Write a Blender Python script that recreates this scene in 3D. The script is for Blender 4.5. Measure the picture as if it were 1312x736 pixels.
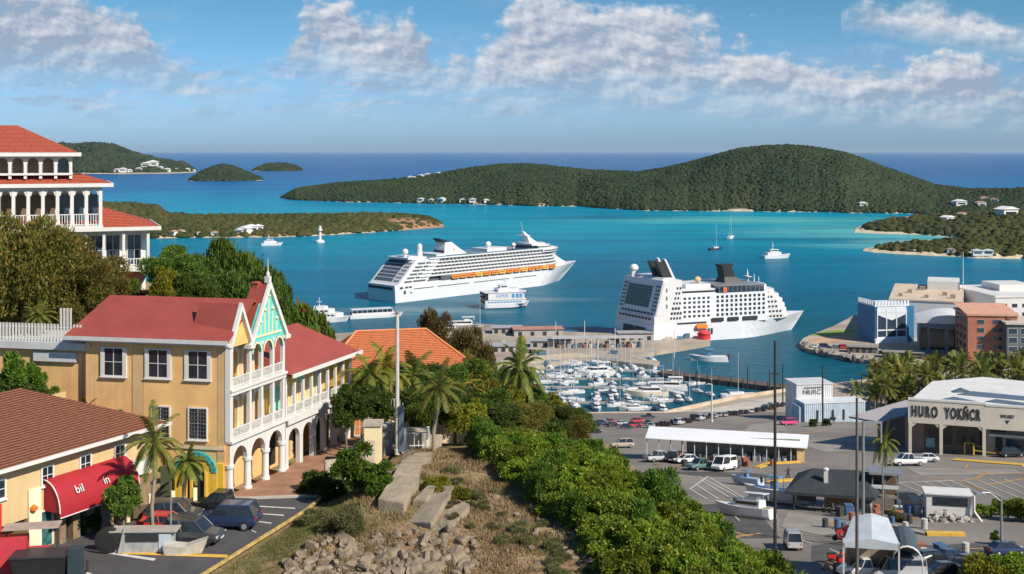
import bpy, bmesh, math, random
import numpy as np
from mathutils import Matrix, Vector, noise as mnoise
R = math.radians
for o in list(bpy.data.objects): bpy.data.objects.remove(o)
S = bpy.context.scene
COL = S.collection
# ------------------------------------------------------------------ camera
F, CX, HY, H = 1500.0, 656.0, 194.0, 100.0      # focal in reference pixels, centre column, horizon row, eye height over the sea
cam_d = bpy.data.cameras.new('camera'); cam = bpy.data.objects.new('camera', cam_d); COL.objects.link(cam)
cam.location = (0, 0, H); cam.rotation_euler = (R(90), 0, 0)
cam_d.sensor_width = 36; cam_d.lens = 36*F/1312; cam_d.shift_y = -(368-HY)/1312
cam_d.clip_start = 1; cam_d.clip_end = 200000
S.camera = cam
# ------------------------------------------------------------------ sun and sky
SUN_EL = R(39)
SUN_DIR = Vector((0.77, -0.64, 0)).normalized()*math.cos(SUN_EL) + Vector((0, 0, math.sin(SUN_EL)))   # towards the sun
sl = bpy.data.lights.new('sun', 'SUN'); sl.energy = 4.9; sl.angle = R(0.5); sl.color = (1, 0.90, 0.76)
so = bpy.data.objects.new('sun', sl); COL.objects.link(so)
so.rotation_euler = SUN_DIR.to_track_quat('Z', 'Y').to_euler(); so.location = (200, -200, 400)
SKY_STR = 0.085
S.view_settings.view_transform = 'Standard'; S.view_settings.look = 'None'
S.view_settings.gamma = 1; S.view_settings.use_curve_mapping = False
S.view_settings.exposure = 0.35
S.cycles.use_denoising = True
S.cycles.max_bounces = 6; S.cycles.diffuse_bounces = 3; S.cycles.transparent_max_bounces = 6
S.cycles.caustics_reflective = False; S.cycles.caustics_refractive = False
S.cycles.sample_clamp_indirect = 4

def build_world():
    w = bpy.data.worlds.new('World'); S.world = w; w.use_nodes = True
    nt = w.node_tree; N = nt.nodes; L = nt.links
    for n in list(N): N.remove(n)
    def node(t, **k):
        n = N.new(t)
        for a, b in k.items(): setattr(n, a, b)
        return n
    def con(sock, v):
        if isinstance(v, (int, float)): sock.default_value = v
        else: L.new(v, sock)
    def m(op, a, b=0.0, c=None, clamp=False):
        n = node('ShaderNodeMath', operation=op, use_clamp=clamp)
        con(n.inputs[0], a); con(n.inputs[1], b)
        if c is not None: con(n.inputs[2], c)
        return n.outputs[0]
    def rng(v, a, b, c=0.0, d=1.0, smooth=True):
        n = node('ShaderNodeMapRange', interpolation_type='SMOOTHSTEP' if smooth else 'LINEAR')
        con(n.inputs[0], v)
        for i, q in enumerate((a, b, c, d)): con(n.inputs[i+1], q)
        return n.outputs[0]
    def curve(v, pts):
        n = node('ShaderNodeFloatCurve'); c = n.mapping.curves[0]
        pts = sorted(pts)
        c.points[0].location = pts[0]; c.points[1].location = pts[-1]
        for p in pts[1:-1]: c.points.new(*p)
        n.mapping.update(); con(n.inputs['Value'], v); return n.outputs[0]
    sky = node('ShaderNodeTexSky', sky_type='NISHITA'); sky.sun_disc = False
    sky.sun_elevation = SUN_EL; sky.sun_rotation = math.atan2(SUN_DIR.x, SUN_DIR.y)
    sky.altitude = 0; sky.air_density = 1.15; sky.dust_density = 0.6; sky.ozone_density = 3.5
    tc = node('ShaderNodeTexCoord'); sp = node('ShaderNodeSeparateXYZ'); L.new(tc.outputs['Generated'], sp.inputs[0])
    x, y, z = sp.outputs
    yy = m('MAXIMUM', y, 0.05)
    u = m('DIVIDE', x, yy); v = m('DIVIDE', z, yy)          # where the sky is met, as slopes of the view direction in the world
    v = m('MAXIMUM', v, 0.0)
    un = m('MULTIPLY_ADD', u, 1/1.2, 0.5, clamp=True)        # u -0.6..0.6 -> 0..1
    def fbm(su, sv, off=(0, 0, 0), du=0.0, dv=0.0, detail=6, rough=0.55):
        cb = node('ShaderNodeCombineXYZ')
        L.new(m('MULTIPLY_ADD', u, su, off[0]+du), cb.inputs[0]); L.new(m('MULTIPLY_ADD', v, sv, off[1]+dv), cb.inputs[1]); cb.inputs[2].default_value = off[2]
        t = node('ShaderNodeTexNoise'); L.new(cb.outputs[0], t.inputs['Vector']); t.inputs['Scale'].default_value = 1
        t.inputs['Detail'].default_value = detail; t.inputs['Roughness'].default_value = rough
        return t.outputs['Fac']
    K = 1/1500.0
    def px(p): return ((p-656)*K)/1.2+0.5
    def hv(p): return (194-p)*K/0.16                         # height fraction
    vn = m('MULTIPLY', v, 1/0.16)
    # cumulus bank: a top line and a base line, both broken by billows
    top = curve(un, [(0, hv(30)), (px(0), hv(-25)), (px(150), hv(5)), (px(225), hv(70)), (px(300), hv(90)), (px(375), hv(50)), (px(395), hv(5)), (px(430), hv(0)), (px(470), hv(25)), (px(520), hv(30)), (px(580), hv(45)), (px(650), hv(25)), (px(700), hv(-12)), (px(790), hv(0)), (px(880), hv(5)), (px(930), hv(40)), (px(1000), hv(60)), (px(1080), hv(70)), (px(1200), hv(72)), (px(1312), hv(90)), (1, hv(60))])
    base = curve(un, [(0, hv(80)), (px(0), hv(84)), (px(210), hv(90)), (px(300), hv(96)), (px(390), hv(75)), (px(450), hv(86)), (px(600), hv(104)), (px(800), hv(112)), (px(950), hv(122)), (px(1100), hv(134)), (px(1312), hv(140)), (1, hv(130))])
    big = fbm(14, 22, (3.1, 1.7, 0)); bigl = fbm(14, 22, (3.1, 1.7, 0), du=-0.10, dv=0.16)
    fine = fbm(46, 64, (0.3, 5.2, 2), rough=.6, detail=8); finel = fbm(46, 64, (0.3, 5.2, 2), du=-0.16, dv=0.24, rough=.6, detail=8)
    bump = m('ADD', m('MULTIPLY', m('SUBTRACT', big, 0.5), 0.62), m('MULTIPLY', m('SUBTRACT', fine, 0.5), 0.46))
    dtop = m('SUBTRACT', m('ADD', top, bump), vn)
    flat = fbm(9, 90, (7, 2, 1))
    dbase = m('SUBTRACT', vn, m('ADD', base, m('MULTIPLY', m('SUBTRACT', flat, 0.5), 0.30)))
    m_top = rng(dtop, -0.04, 0.11); m_base = rng(dbase, -0.22, 0.14)
    bank = m('MULTIPLY', m_top, m_base)
    holes = rng(m('ADD', m('MULTIPLY', big, 0.65), m('MULTIPLY', fine, 0.35)), 0.27, 0.46)
    bank = m('MULTIPLY', bank, m('MULTIPLY_ADD', holes, 0.75, 0.25))
    # the small lone cloud upper right
    tp2 = curve(un, [(0, 0), (px(1065), 0), (px(1078), hv(25)), (px(1110), hv(10)), (px(1150), hv(-2)), (px(1230), hv(10)), (px(1290), hv(22)), (px(1330), hv(48)), (px(1370), 0), (1, 0)])
    bs2 = curve(un, [(0, hv(40)), (px(1060), hv(26)), (px(1200), hv(48)), (px(1312), hv(62)), (1, hv(62))])
    lone = m('MULTIPLY', rng(m('SUBTRACT', m('ADD', tp2, m('MULTIPLY', bump, 0.5)), vn), -0.02, 0.10), rng(m('SUBTRACT', vn, bs2), -0.10, 0.10))
    # thin broken layers lower down
    lay = fbm(13, 95, (1.2, 8.4, 3), detail=7)
    layb = m('MULTIPLY', rng(vn, hv(172), hv(128)), rng(vn, hv(60), hv(100)))
    layer = m('MULTIPLY', rng(lay, 0.43, 0.66), layb)
    layer = m('MULTIPLY', layer, 0.75)
    wis = m('MULTIPLY', rng(fbm(6, 20, (9, 4, 6), detail=7), 0.52, 0.75), 0.45)
    mask = m('MAXIMUM', m('MAXIMUM', bank, lone), m('MAXIMUM', layer, m('MULTIPLY', wis, rng(vn, hv(110), hv(60)))))
    mask = m('MULTIPLY', mask, rng(vn, 0.03, 0.22))
    # how much sun a billow gets: density here less density a step towards the light, and more near the tops
    lit = m('ADD', m('MULTIPLY', m('SUBTRACT', big, bigl), 3.8), m('MULTIPLY', m('SUBTRACT', fine, finel), 2.2))
    edge = rng(m('SUBTRACT', vn, base), 0.05, 0.75)
    thick = rng(m('MINIMUM', dtop, dbase), 0.0, 0.5)
    lit = m('ADD', m('ADD', lit, 0.30), m('MULTIPLY', edge, 0.42))
    left = rng(u, -0.42, -0.20)
    lit = m('SUBTRACT', lit, m('MULTIPLY', m('SUBTRACT', 1.0, left), 0.22))
    lit = m('MINIMUM', m('MAXIMUM', lit, 0.0), 1.0)
    cm = node('ShaderNodeMix', data_type='RGBA'); L.new(lit, cm.inputs[0])
    cm.inputs[6].default_value = (3.1, 3.8, 5.0, 1); cm.inputs[7].default_value = (7.4, 7.5, 7.7, 1)
    # blue the clear sky a little, paler at the horizon
    gr = node('ShaderNodeMix', data_type='RGBA', blend_type='MULTIPLY'); gr.inputs[0].default_value = 1
    hz = node('ShaderNodeMix', data_type='RGBA'); L.new(rng(vn, 0.0, 0.9), hz.inputs[0])
    hz.inputs[6].default_value = (0.56, 0.90, 1.62, 1); hz.inputs[7].default_value = (0.36, 0.67, 0.90, 1)
    L.new(sky.outputs[0], gr.inputs[6]); L.new(hz.outputs[2], gr.inputs[7])
    mx = node('ShaderNodeMix', data_type='RGBA'); L.new(m('MULTIPLY', mask, 0.93), mx.inputs[0])
    L.new(gr.outputs[2], mx.inputs[6]); L.new(cm.outputs[2], mx.inputs[7])
    bg = node('ShaderNodeBackground'); L.new(mx.outputs[2], bg.inputs[0]); bg.inputs[1].default_value = SKY_STR
    out = node('ShaderNodeOutputWorld'); L.new(bg.outputs[0], out.inputs[0])
build_world()

# ------------------------------------------------------------------ helpers
def P(px, py, Y): return Vector(((px-CX)/F*Y, Y, H-(py-HY)/F*Y))
def G(px, py, z=0.0): return P(px, py, (H-z)*F/(py-HY))
LS = 0.155                                                   # the car park climbs from the quay towards the viewer
def lotz(y): return 2.0+LS*max(0.0, 440-y)
def LP(px, py):
    Y = (H-2-LS*440)/((py-HY)/F-LS)
    if Y > 440: return G(px, py, 2.0)
    return P(px, py, Y)
def lerp(a, b, t): return a+(b-a)*t
def sstep(a, b, x):
    t = min(1, max(0, (x-a)/(b-a))); return t*t*(3-2*t)
def interp(x, xs, ys): return float(np.interp(x, xs, ys))
def frame(o, d):
    d = Vector((d[0], d[1], 0)).normalized()
    return Matrix(((d.x, -d.y, 0, o[0]), (d.y, d.x, 0, o[1]), (0, 0, 1, o[2] if len(o) > 2 else 0), (0, 0, 0, 1)))

class MB:
    """collects boxes, tubes and lofts and links them as one mesh object"""
    def __init__(s, M=None): s.v = []; s.f = []; s.m = []; s.M = M or Matrix.Identity(4); s.k = 0
    def add(s, vs, fs):
        b = len(s.v); s.v += [s.M @ Vector(v) for v in vs]
        for f in fs: s.f.append(tuple(i+b for i in f)); s.m.append(s.k)
        return s
    def box(s, x0, x1, y0, y1, z0, z1):
        vs = [(x, y, z) for z in (z0, z1) for y in (y0, y1) for x in (x0, x1)]
        return s.add(vs, [(0, 2, 3, 1), (4, 5, 7, 6), (0, 1, 5, 4), (2, 6, 7, 3), (0, 4, 6, 2), (1, 3, 7, 5)])
    def quad(s, *p): return s.add(p, [tuple(range(len(p)))])
    def prism(s, poly, z0, z1, top=None):
        n = len(poly); t = top or poly
        vs = [(p[0], p[1], z0) for p in poly]+[(p[0], p[1], z1) for p in t]
        return s.add(vs, [tuple(range(n-1, -1, -1)), tuple(range(n, 2*n))]+[(i, (i+1) % n, n+(i+1) % n, n+i) for i in range(n)])
    def sideprism(s, poly, y0, y1):                          # polygon in local x,z pushed along y
        n = len(poly); vs = [(p[0], y0, p[1]) for p in poly]+[(p[0], y1, p[1]) for p in poly]
        return s.add(vs, [tuple(range(n)), tuple(range(2*n-1, n-1, -1))]+[((i+1) % n, i, n+i, n+(i+1) % n) for i in range(n)])
    def tube(s, pts, rs, n=8, cap=True):
        pts = [Vector(p) for p in pts]
        if not isinstance(rs, (list, tuple)): rs = [rs]*len(pts)
        vs = []; 
        for i, p in enumerate(pts):
            d = (pts[min(i+1, len(pts)-1)]-pts[max(i-1, 0)]).normalized()
            a = d.cross(Vector((0, 0, 1)) if abs(d.z) < .9 else Vector((1, 0, 0))).normalized(); b = d.cross(a)
            for k in range(n):
                t = 2*math.pi*k/n; vs.append(p+(a*math.cos(t)+b*math.sin(t))*rs[i])
        fs = [(i*n+k, i*n+(k+1) % n, (i+1)*n+(k+1) % n, (i+1)*n+k) for i in range(len(pts)-1) for k in range(n)]
        if cap: fs += [tuple(range(n)), tuple(range((len(pts)-1)*n+n-1, (len(pts)-1)*n-1, -1))]
        return s.add(vs, fs)
    def lathe(s, prof, c=(0, 0, 0), n=16):
        vs = [(c[0]+r*math.cos(2*math.pi*k/n), c[1]+r*math.sin(2*math.pi*k/n), c[2]+z) for r, z in prof for k in range(n)]
        q = len(prof)
        fs = [(i*n+k, i*n+(k+1) % n, (i+1)*n+(k+1) % n, (i+1)*n+k) for i in range(q-1) for k in range(n)]
        return s.add(vs, fs+[tuple(range(n-1, -1, -1)), tuple(range((q-1)*n, q*n))])
    def ball(s, c, r, n=12, sq=1.0):
        return s.lathe([(max(.001, r*math.sin(math.pi*i/8)), -r*sq*math.cos(math.pi*i/8)) for i in range(9)], c, n)
    def loft(s, rings, caps=True, closed=True):
        n = len(rings[0]); vs = [p for r in rings for p in r]
        fs = [(i*n+k, (i+1)*n+k, (i+1)*n+(k+1) % n, i*n+(k+1) % n) for i in range(len(rings)-1) for k in range(n if closed else n-1)]
        if caps: fs += [tuple(range(n)), tuple(range((len(rings)-1)*n+n-1, (len(rings)-1)*n-1, -1))]
        return s.add(vs, fs)
    def archwall(s, x0, x1, zs, zt, ops, y0, y1, zb=0.0, seg=8, rise=None):
        """wall from x0 to x1 between depths y0,y1 with arched openings ops [(a,b)], springing at zs, top zt"""
        e = x0
        for a, b in ops:
            if a > e+1e-4: s.box(e, a, y0, y1, zb, zt)
            r = (b-a)/2; c = (a+b)/2; rz = rise if rise is not None else r
            pts = [(c-r*math.cos(math.pi*i/seg), zs+rz*math.sin(math.pi*i/seg)) for i in range(seg+1)]
            for (xa, za), (xb, zb2) in zip(pts, pts[1:]):
                s.add([(xa, y0, za), (xb, y0, zb2), (xb, y0, zt), (xa, y0, zt), (xa, y1, za), (xb, y1, zb2), (xb, y1, zt), (xa, y1, zt)],
                      [(0, 1, 2, 3), (5, 4, 7, 6), (4, 5, 1, 0), (3, 2, 6, 7)])
            e = b
        if x1 > e+1e-4: s.box(e, x1, y0, y1, zb, zt)
        return s
    def build(s, name, mat, parent=None, smooth=False, org=None, bevel=0.0):
        me = bpy.data.meshes.new(name)
        o = Vector(org) if org is not None else Vector((0, 0, 0))
        if parent is not None and org is None: o = Vector(parent.get('_o', (0, 0, 0)))
        me.from_pydata([tuple(v-o) for v in s.v], [], s.f)
        mats = mat if isinstance(mat, (list, tuple)) else [mat]
        for q in mats: me.materials.append(q)
        if len(mats) > 1: me.polygons.foreach_set('material_index', s.m)
        bm = bmesh.new(); bm.from_mesh(me); bmesh.ops.recalc_face_normals(bm, faces=bm.faces)
        if bevel > 0:
            bmesh.ops.remove_doubles(bm, verts=bm.verts, dist=1e-5)
            es = [e for e in bm.edges if len(e.link_faces) == 2 and e.calc_face_angle(0) > .5]
            bmesh.ops.bevel(bm, geom=es, offset=bevel, segments=2, affect='EDGES', clamp_overlap=True)
        bm.to_mesh(me); bm.free()
        if smooth is True: me.polygons.foreach_set('use_smooth', [True]*len(me.polygons))
        elif smooth: me.shade_auto(smooth) if hasattr(me, 'shade_auto') else None
        me.update()
        ob = bpy.data.objects.new(name, me); COL.objects.link(ob)
        if parent is not None: 
            ob.parent = parent
            if org is not None: ob.location = o-Vector(parent.get('_o', (0, 0, 0))); ob['_o'] = list(o)
            else: ob['_o'] = list(o)
        else: ob.location = o; ob['_o'] = list(o)
        return ob
def tag(o, label=None, cat=None, group=None, kind=None):
    if label: o['label'] = label
    if cat: o['category'] = cat
    if group: o['group'] = group
    if kind: o['kind'] = kind
    return o
def struct(o): o['kind'] = 'structure'; return o
def thing(name, label, cat, loc=(0, 0, 0), group=None):
    o = bpy.data.objects.new(name, None); COL.objects.link(o); o.location = loc; o['_o'] = list(loc)
    o.empty_display_size = .5
    return tag(o, label, cat, group)
def dup(o, parent=None):
    c = o.copy(); COL.objects.link(c)
    if parent is not None: c.parent = parent
    for ch in [q for q in KIDS.get(o.name, [])] if o.name in KIDS else list(o.children): dup(ch, c)
    return c
KIDS = {}
def place(proto, used, loc, rz=0.0, sc=1.0, label=None, group=None, rx=0.0, ry=0.0, cat=None):
    """the first placing moves the prototype itself, later ones copy it with its parts"""
    o = dup(proto); PROTOS.add(proto.name)
    o.location = loc; o.rotation_euler = (rx, ry, rz)
    o.scale = (sc, sc, sc) if isinstance(sc, (int, float)) else sc
    if label: o['label'] = label
    if group: o['group'] = group
    if cat: o['category'] = cat
    return o
USED = set(); PROTOS = set()
def drop(o):
    for c in list(o.children): drop(c)
    bpy.data.objects.remove(o)
def recolor(o, slotmap):
    """give one copy its own paint: part name -> material"""
    def go(q):
        st = q.name.split('.')[0]
        if st in slotmap and q.type == 'MESH' and len(q.material_slots):
            q.material_slots[0].link = 'OBJECT'; q.material_slots[0].material = slotmap[st]
        for c in q.children: go(c)
    go(o); return o

# ------------------------------------------------------------------ materials
MATS = {}
def mat(name, col, rough=0.6, var=0.14, scale=1.5, bump=0.0, metal=0.0, spec=0.4, bscale=None, streak=0.0, coat=0.0):
    if name in MATS: return MATS[name]
    m = bpy.data.materials.new(name); m.use_nodes = True; nt = m.node_tree; N = nt.nodes; L = nt.links
    b = N['Principled BSDF']; b.inputs['Roughness'].default_value = rough; b.inputs['Metallic'].default_value = metal
    b.inputs['Specular IOR Level'].default_value = spec; b.inputs['Coat Weight'].default_value = coat
    tc = N.new('ShaderNodeTexCoord'); n1 = N.new('ShaderNodeTexNoise'); n1.inputs['Scale'].default_value = scale; n1.inputs['Detail'].default_value = 5
    n1.inputs['Roughness'].default_value = 0.65
    L.new(tc.outputs['Object'], n1.inputs['Vector'])
    mp = N.new('ShaderNodeMapRange'); mp.inputs[1].default_value = .3; mp.inputs[2].default_value = .7; L.new(n1.outputs['Fac'], mp.inputs[0])
    mx = N.new('ShaderNodeMix'); mx.data_type = 'RGBA'; L.new(mp.outputs[0], mx.inputs[0])
    mx.inputs[6].default_value = (*[c*(1-var) for c in col], 1); mx.inputs[7].default_value = (*[min(1, c*(1+var)) for c in col], 1)
    outc = mx.outputs[2]
    if streak:                                              # rain streaks and grime with a shape of their own
        mg = N.new('ShaderNodeMapping'); mg.inputs['Scale'].default_value = (2.2, 2.2, .12); L.new(tc.outputs['Object'], mg.inputs['Vector'])
        n2 = N.new('ShaderNodeTexNoise'); n2.inputs['Scale'].default_value = 1.3; n2.inputs['Detail'].default_value = 4; L.new(mg.outputs[0], n2.inputs['Vector'])
        r2 = N.new('ShaderNodeMapRange'); r2.inputs[1].default_value = .5; r2.inputs[2].default_value = .75; r2.inputs[3].default_value = 0; r2.inputs[4].default_value = streak; L.new(n2.outputs['Fac'], r2.inputs[0])
        m2 = N.new('ShaderNodeMix'); m2.data_type = 'RGBA'; L.new(r2.outputs[0], m2.inputs[0]); L.new(outc, m2.inputs[6]); m2.inputs[7].default_value = (*[c*.45 for c in col], 1)
        outc = m2.outputs[2]
    L.new(outc, b.inputs['Base Color'])
    if bump:
        n3 = N.new('ShaderNodeTexNoise'); n3.inputs['Scale'].default_value = bscale or scale*5; n3.inputs['Detail'].default_value = 4; L.new(tc.outputs['Object'], n3.inputs['Vector'])
        bp = N.new('ShaderNodeBump'); bp.inputs['Strength'].default_value = bump; bp.inputs['Distance'].default_value = .1; L.new(n3.outputs['Fac'], bp.inputs['Height']); L.new(bp.outputs[0], b.inputs['Normal'])
    MATS[name] = m; return m
def glass(name, col, rough=0.08, col2=None):
    if name in MATS: return MATS[name]
    m = mat(name, col, rough, 0.5, 0.9, spec=0.6); return m
def leafmat(name, c1, c2, trans=0.3, c3=None, rough=.55, spec=.25, nscale=.9):
    """foliage: every leaf its own shade, every plant its own hue"""
    m = bpy.data.materials.new(name); m.use_nodes = True; nt = m.node_tree; N = nt.nodes; L = nt.links
    for n in list(N): N.remove(n)
    g = N.new('ShaderNodeNewGeometry'); oi = N.new('ShaderNodeObjectInfo'); tc = N.new('ShaderNodeTexCoord')
    ns = N.new('ShaderNodeTexNoise'); ns.inputs['Scale'].default_value = nscale; ns.inputs['Detail'].default_value = 2 if nscale > .5 else 5; L.new(tc.outputs['Object'], ns.inputs['Vector'])
    a = N.new('ShaderNodeMath'); a.operation = 'MULTIPLY_ADD'; L.new(g.outputs['Random Per Island'], a.inputs[0]); a.inputs[1].default_value = .55
    b2 = N.new('ShaderNodeMath'); b2.operation = 'MULTIPLY_ADD'; L.new(ns.outputs['Fac'], b2.inputs[0]); b2.inputs[1].default_value = 1.1; b2.inputs[2].default_value = -.32
    L.new(b2.outputs[0], a.inputs[2])
    mx = N.new('ShaderNodeMix'); mx.data_type = 'RGBA'; mx.clamp_factor = True; L.new(a.outputs[0], mx.inputs[0]); mx.inputs[6].default_value = (*c1, 1); mx.inputs[7].default_value = (*c2, 1)
    out = mx.outputs[2]
    if c3:
        r = N.new('ShaderNodeMapRange'); L.new(g.outputs['Random Per Island'], r.inputs[0]); r.inputs[1].default_value = .90; r.inputs[2].default_value = .93
        m3 = N.new('ShaderNodeMix'); m3.data_type = 'RGBA'; L.new(r.outputs[0], m3.inputs[0]); L.new(out, m3.inputs[6]); m3.inputs[7].default_value = (*c3, 1); out = m3.outputs[2]
    hs = N.new('ShaderNodeHueSaturation'); L.new(out, hs.inputs['Color'])
    hm = N.new('ShaderNodeMapRange'); L.new(oi.outputs['Random'], hm.inputs[0]); hm.inputs[3].default_value = .485; hm.inputs[4].default_value = .515; L.new(hm.outputs[0], hs.inputs['Hue'])
    vm = N.new('ShaderNodeMapRange'); L.new(oi.outputs['Random'], vm.inputs[0]); vm.inputs[3].default_value = .75; vm.inputs[4].default_value = 1.25; L.new(vm.outputs[0], hs.inputs['Value'])
    d = N.new('ShaderNodeBsdfPrincipled'); L.new(hs.outputs[0], d.inputs['Base Color']); d.inputs['Roughness'].default_value = rough; d.inputs['Specular IOR Level'].default_value = spec
    t = N.new('ShaderNodeBsdfTranslucent'); L.new(hs.outputs[0], t.inputs[0])
    ms = N.new('ShaderNodeMixShader'); ms.inputs[0].default_value = trans; L.new(d.outputs[0], ms.inputs[1]); L.new(t.outputs[0], ms.inputs[2])
    o = N.new('ShaderNodeOutputMaterial'); L.new(ms.outputs[0], o.inputs[0]); return m

WHITE = mat('white_paint', (.64, .63, .60), .5, .06, .6, streak=.16)
SHIPW = mat('ship_white', (.64, .645, .65), .4, .04, .05, streak=.05)
GREYW = mat('grey_white_paint', (.55, .56, .56), .5, .08, .6, streak=.2)
DGLASS = glass('dark_glass', (.018, .026, .036))
BGLASS = glass('blue_glass', (.03, .055, .085))
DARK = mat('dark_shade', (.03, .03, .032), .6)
CONC = mat('concrete', (.36, .33, .29), .85, .22, .8, .3, streak=.25)
STONE = mat('pale_stone', (.42, .36, .28), .85, .25, 1.2, .4)
ASPH = mat('asphalt', (.065, .066, .07), .85, .30, .25, .15, bscale=30)
STEEL = mat('grey_steel', (.34, .36, .38), .4, .1, 2, metal=.5)
DSTEEL = mat('dark_steel', (.05, .05, .055), .45, .1, 2, metal=.3)
RUBBER = mat('rubber', (.018, .018, .018), .8)
YELP = mat('yellow_paint', (.62, .38, .06), .7, .2, 2)
WHTP = mat('road_white', (.55, .54, .50), .7, .35, 1.5)
WOOD = mat('timber', (.30, .19, .10), .7, .25, 2)
TERRA = None
# ------------------------------------------------------------------ the sea
def ocean_mat():
    m = bpy.data.materials.new('sea_water'); m.use_nodes = True; nt = m.node_tree; N = nt.nodes; L = nt.links
    b = N['Principled BSDF']; b.inputs['Roughness'].default_value = .25; b.inputs['Specular IOR Level'].default_value = .03; b.inputs['IOR'].default_value = 1.33
    g = N.new('ShaderNodeNewGeometry'); sp = N.new('ShaderNodeSeparateXYZ'); L.new(g.outputs['Position'], sp.inputs[0])
    def noise(sx, sy, det=4, rough=.55, off=0):
        mp = N.new('ShaderNodeMapping'); mp.inputs['Scale'].default_value = (sx, sy, 1); mp.inputs['Location'].default_value = (off, off*1.7, 0); L.new(g.outputs['Position'], mp.inputs['Vector'])
        t = N.new('ShaderNodeTexNoise'); t.inputs['Scale'].default_value = 1; t.inputs['Detail'].default_value = det; t.inputs['Roughness'].default_value = rough; L.new(mp.outputs[0], t.inputs['Vector']); return t.outputs['Fac']
    def math_(op, a, b_, c=None):
        n = N.new('ShaderNodeMath'); n.operation = op
        for i, q in enumerate((a, b_, c)):
            if q is None: continue
            if isinstance(q, (int, float)): n.inputs[i].default_value = q
            else: L.new(q, n.inputs[i])
        return n.outputs[0]
    def rng(v, a, b_, c=0., d=1.):
        n = N.new('ShaderNodeMapRange'); n.interpolation_type = 'SMOOTHSTEP'; L.new(v, n.inputs[0])
        for i, q in enumerate((a, b_, c, d)): n.inputs[i+1].default_value = q
        return n.outputs[0]
    def mixc(f, c1, c2):
        n = N.new('ShaderNodeMix'); n.data_type = 'RGBA'; L.new(f, n.inputs[0])
        for i, q in ((6, c1), (7, c2)):
            if isinstance(q, tuple): n.inputs[i].default_value = (*q, 1)
            else: L.new(q, n.inputs[i])
        return n.outputs[2]
    wob = noise(.0016, .0016, 3, .5, 4)
    y = math_('MULTIPLY_ADD', math_('SUBTRACT', wob, .5), 900., sp.outputs[1])
    lg = math_('LOGARITHM', math_('MAXIMUM', y, 100.), 10.)          # depth of water grows with distance from the shore
    rp = N.new('ShaderNodeValToRGB'); e = rp.color_ramp.elements
    def lgp(v): return (math.log10(v)-2.5)/2.0
    stops = [(420, (.010, .066, .090)), (640, (.006, .090, .14)), (850, (.0, .14, .25)), (1150, (.0, .215, .335)), (1650, (.0, .315, .43)), (2250, (.0, .25, .41)), (3200, (.004, .135, .345)), (5200, (.012, .095, .28)), (30000, (.035, .14, .33))]
    while len(e) < len(stops): e.new(.5)
    for q, (a, c) in zip(e, stops): q.position = max(0, min(1, lgp(a))); q.color = (*c, 1)
    L.new(math_('MULTIPLY_ADD', lg, .5, -1.25), rp.inputs[0]); col = rp.outputs[0]
    # sand shoals: pale turquoise bands off the right hand beaches
    def blob(cx, cy, rx, ry, hard=.5):
        dx = math_('MULTIPLY', math_('SUBTRACT', sp.outputs[0], cx), 1/rx); dy = math_('MULTIPLY', math_('SUBTRACT', sp.outputs[1], cy), 1/ry)
        d = math_('SQRT', math_('ADD', math_('MULTIPLY', dx, dx), math_('MULTIPLY', dy, dy)), 0)
        d = math_('ADD', d, math_('MULTIPLY', math_('SUBTRACT', noise(.006, .006, 4, .6, 9), .5), .8))
        return rng(d, 1., hard)
    sh = math_('MAXIMUM', blob(330, 1700, 330, 130, .2), blob(480, 1450, 280, 200, .3))
    sh = math_('MAXIMUM', sh, blob(420, 1240, 170, 60, .2))
    col = mixc(math_('MULTIPLY', sh, .85), col, (.13, .50, .50))
    sh2 = math_('MAXIMUM', blob(520, 1490, 110, 90, .3), blob(455, 1300, 110, 45, .3))
    col = mixc(math_('MULTIPLY', sh2, .7), col, (.32, .55, .49))
    sea = math_('MAXIMUM', blob(330, 1330, 190, 40, .1), blob(120, 1750, 260, 50, .1))    # weed and reef patches
    col = mixc(math_('MULTIPLY', sea, .55), col, (.012, .10, .16))
    reef = rng(noise(.0022, .006, 4, .6, 2), .52, .72); far = rng(sp.outputs[1], 700, 1300); col = mixc(math_('MULTIPLY', math_('MULTIPLY', reef, far), .35), col, (.002, .07, .15))
    # ruffled and slick patches of wind
    wind = rng(noise(.004, .02, 6, .65, 6), .35, .7)
    col = mixc(math_('MULTIPLY', wind, .42), col, (.006, .065, .115))
    rip = rng(noise(.05, .22, 6, .7, 11), .42, .72)
    col = mixc(math_('MULTIPLY', rip, .22), col, (.03, .20, .29))
    # turned up water astern of the liner
    wk = math_('MULTIPLY', blob(-58, 735, 80, 26, .2), .65)
    wk = math_('MAXIMUM', wk, math_('MULTIPLY', blob(5, 790, 75, 20, .2), .5))
    col = mixc(math_('MULTIPLY', wk, rng(noise(.02, .08, 5, .7, 8), .3, .6)), col, (.20, .31, .33))
    L.new(col, b.inputs['Base Color'])
    h = math_('ADD', noise(.10, .28, 5, .65, 1), math_('MULTIPLY', noise(.02, .06, 3, .5, 3), 1.3))
    bp = N.new('ShaderNodeBump'); bp.inputs['Strength'].default_value = 1.0; bp.inputs['Distance'].default_value = 2.2; L.new(h, bp.inputs['Height']); L.new(bp.outputs[0], b.inputs['Normal'])
    return m
def sheet(name, pts, m, z=None):
    b = MB(); b.add([(p[0], p[1], p[2] if z is None else z) for p in pts], [tuple(range(len(pts)))])
    return struct(b.build(name, m))
sheet('ocean', [(-60000, 30, 0), (60000, 30, 0), (60000, 90000, 0), (-60000, 90000, 0)], ocean_mat())
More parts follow.
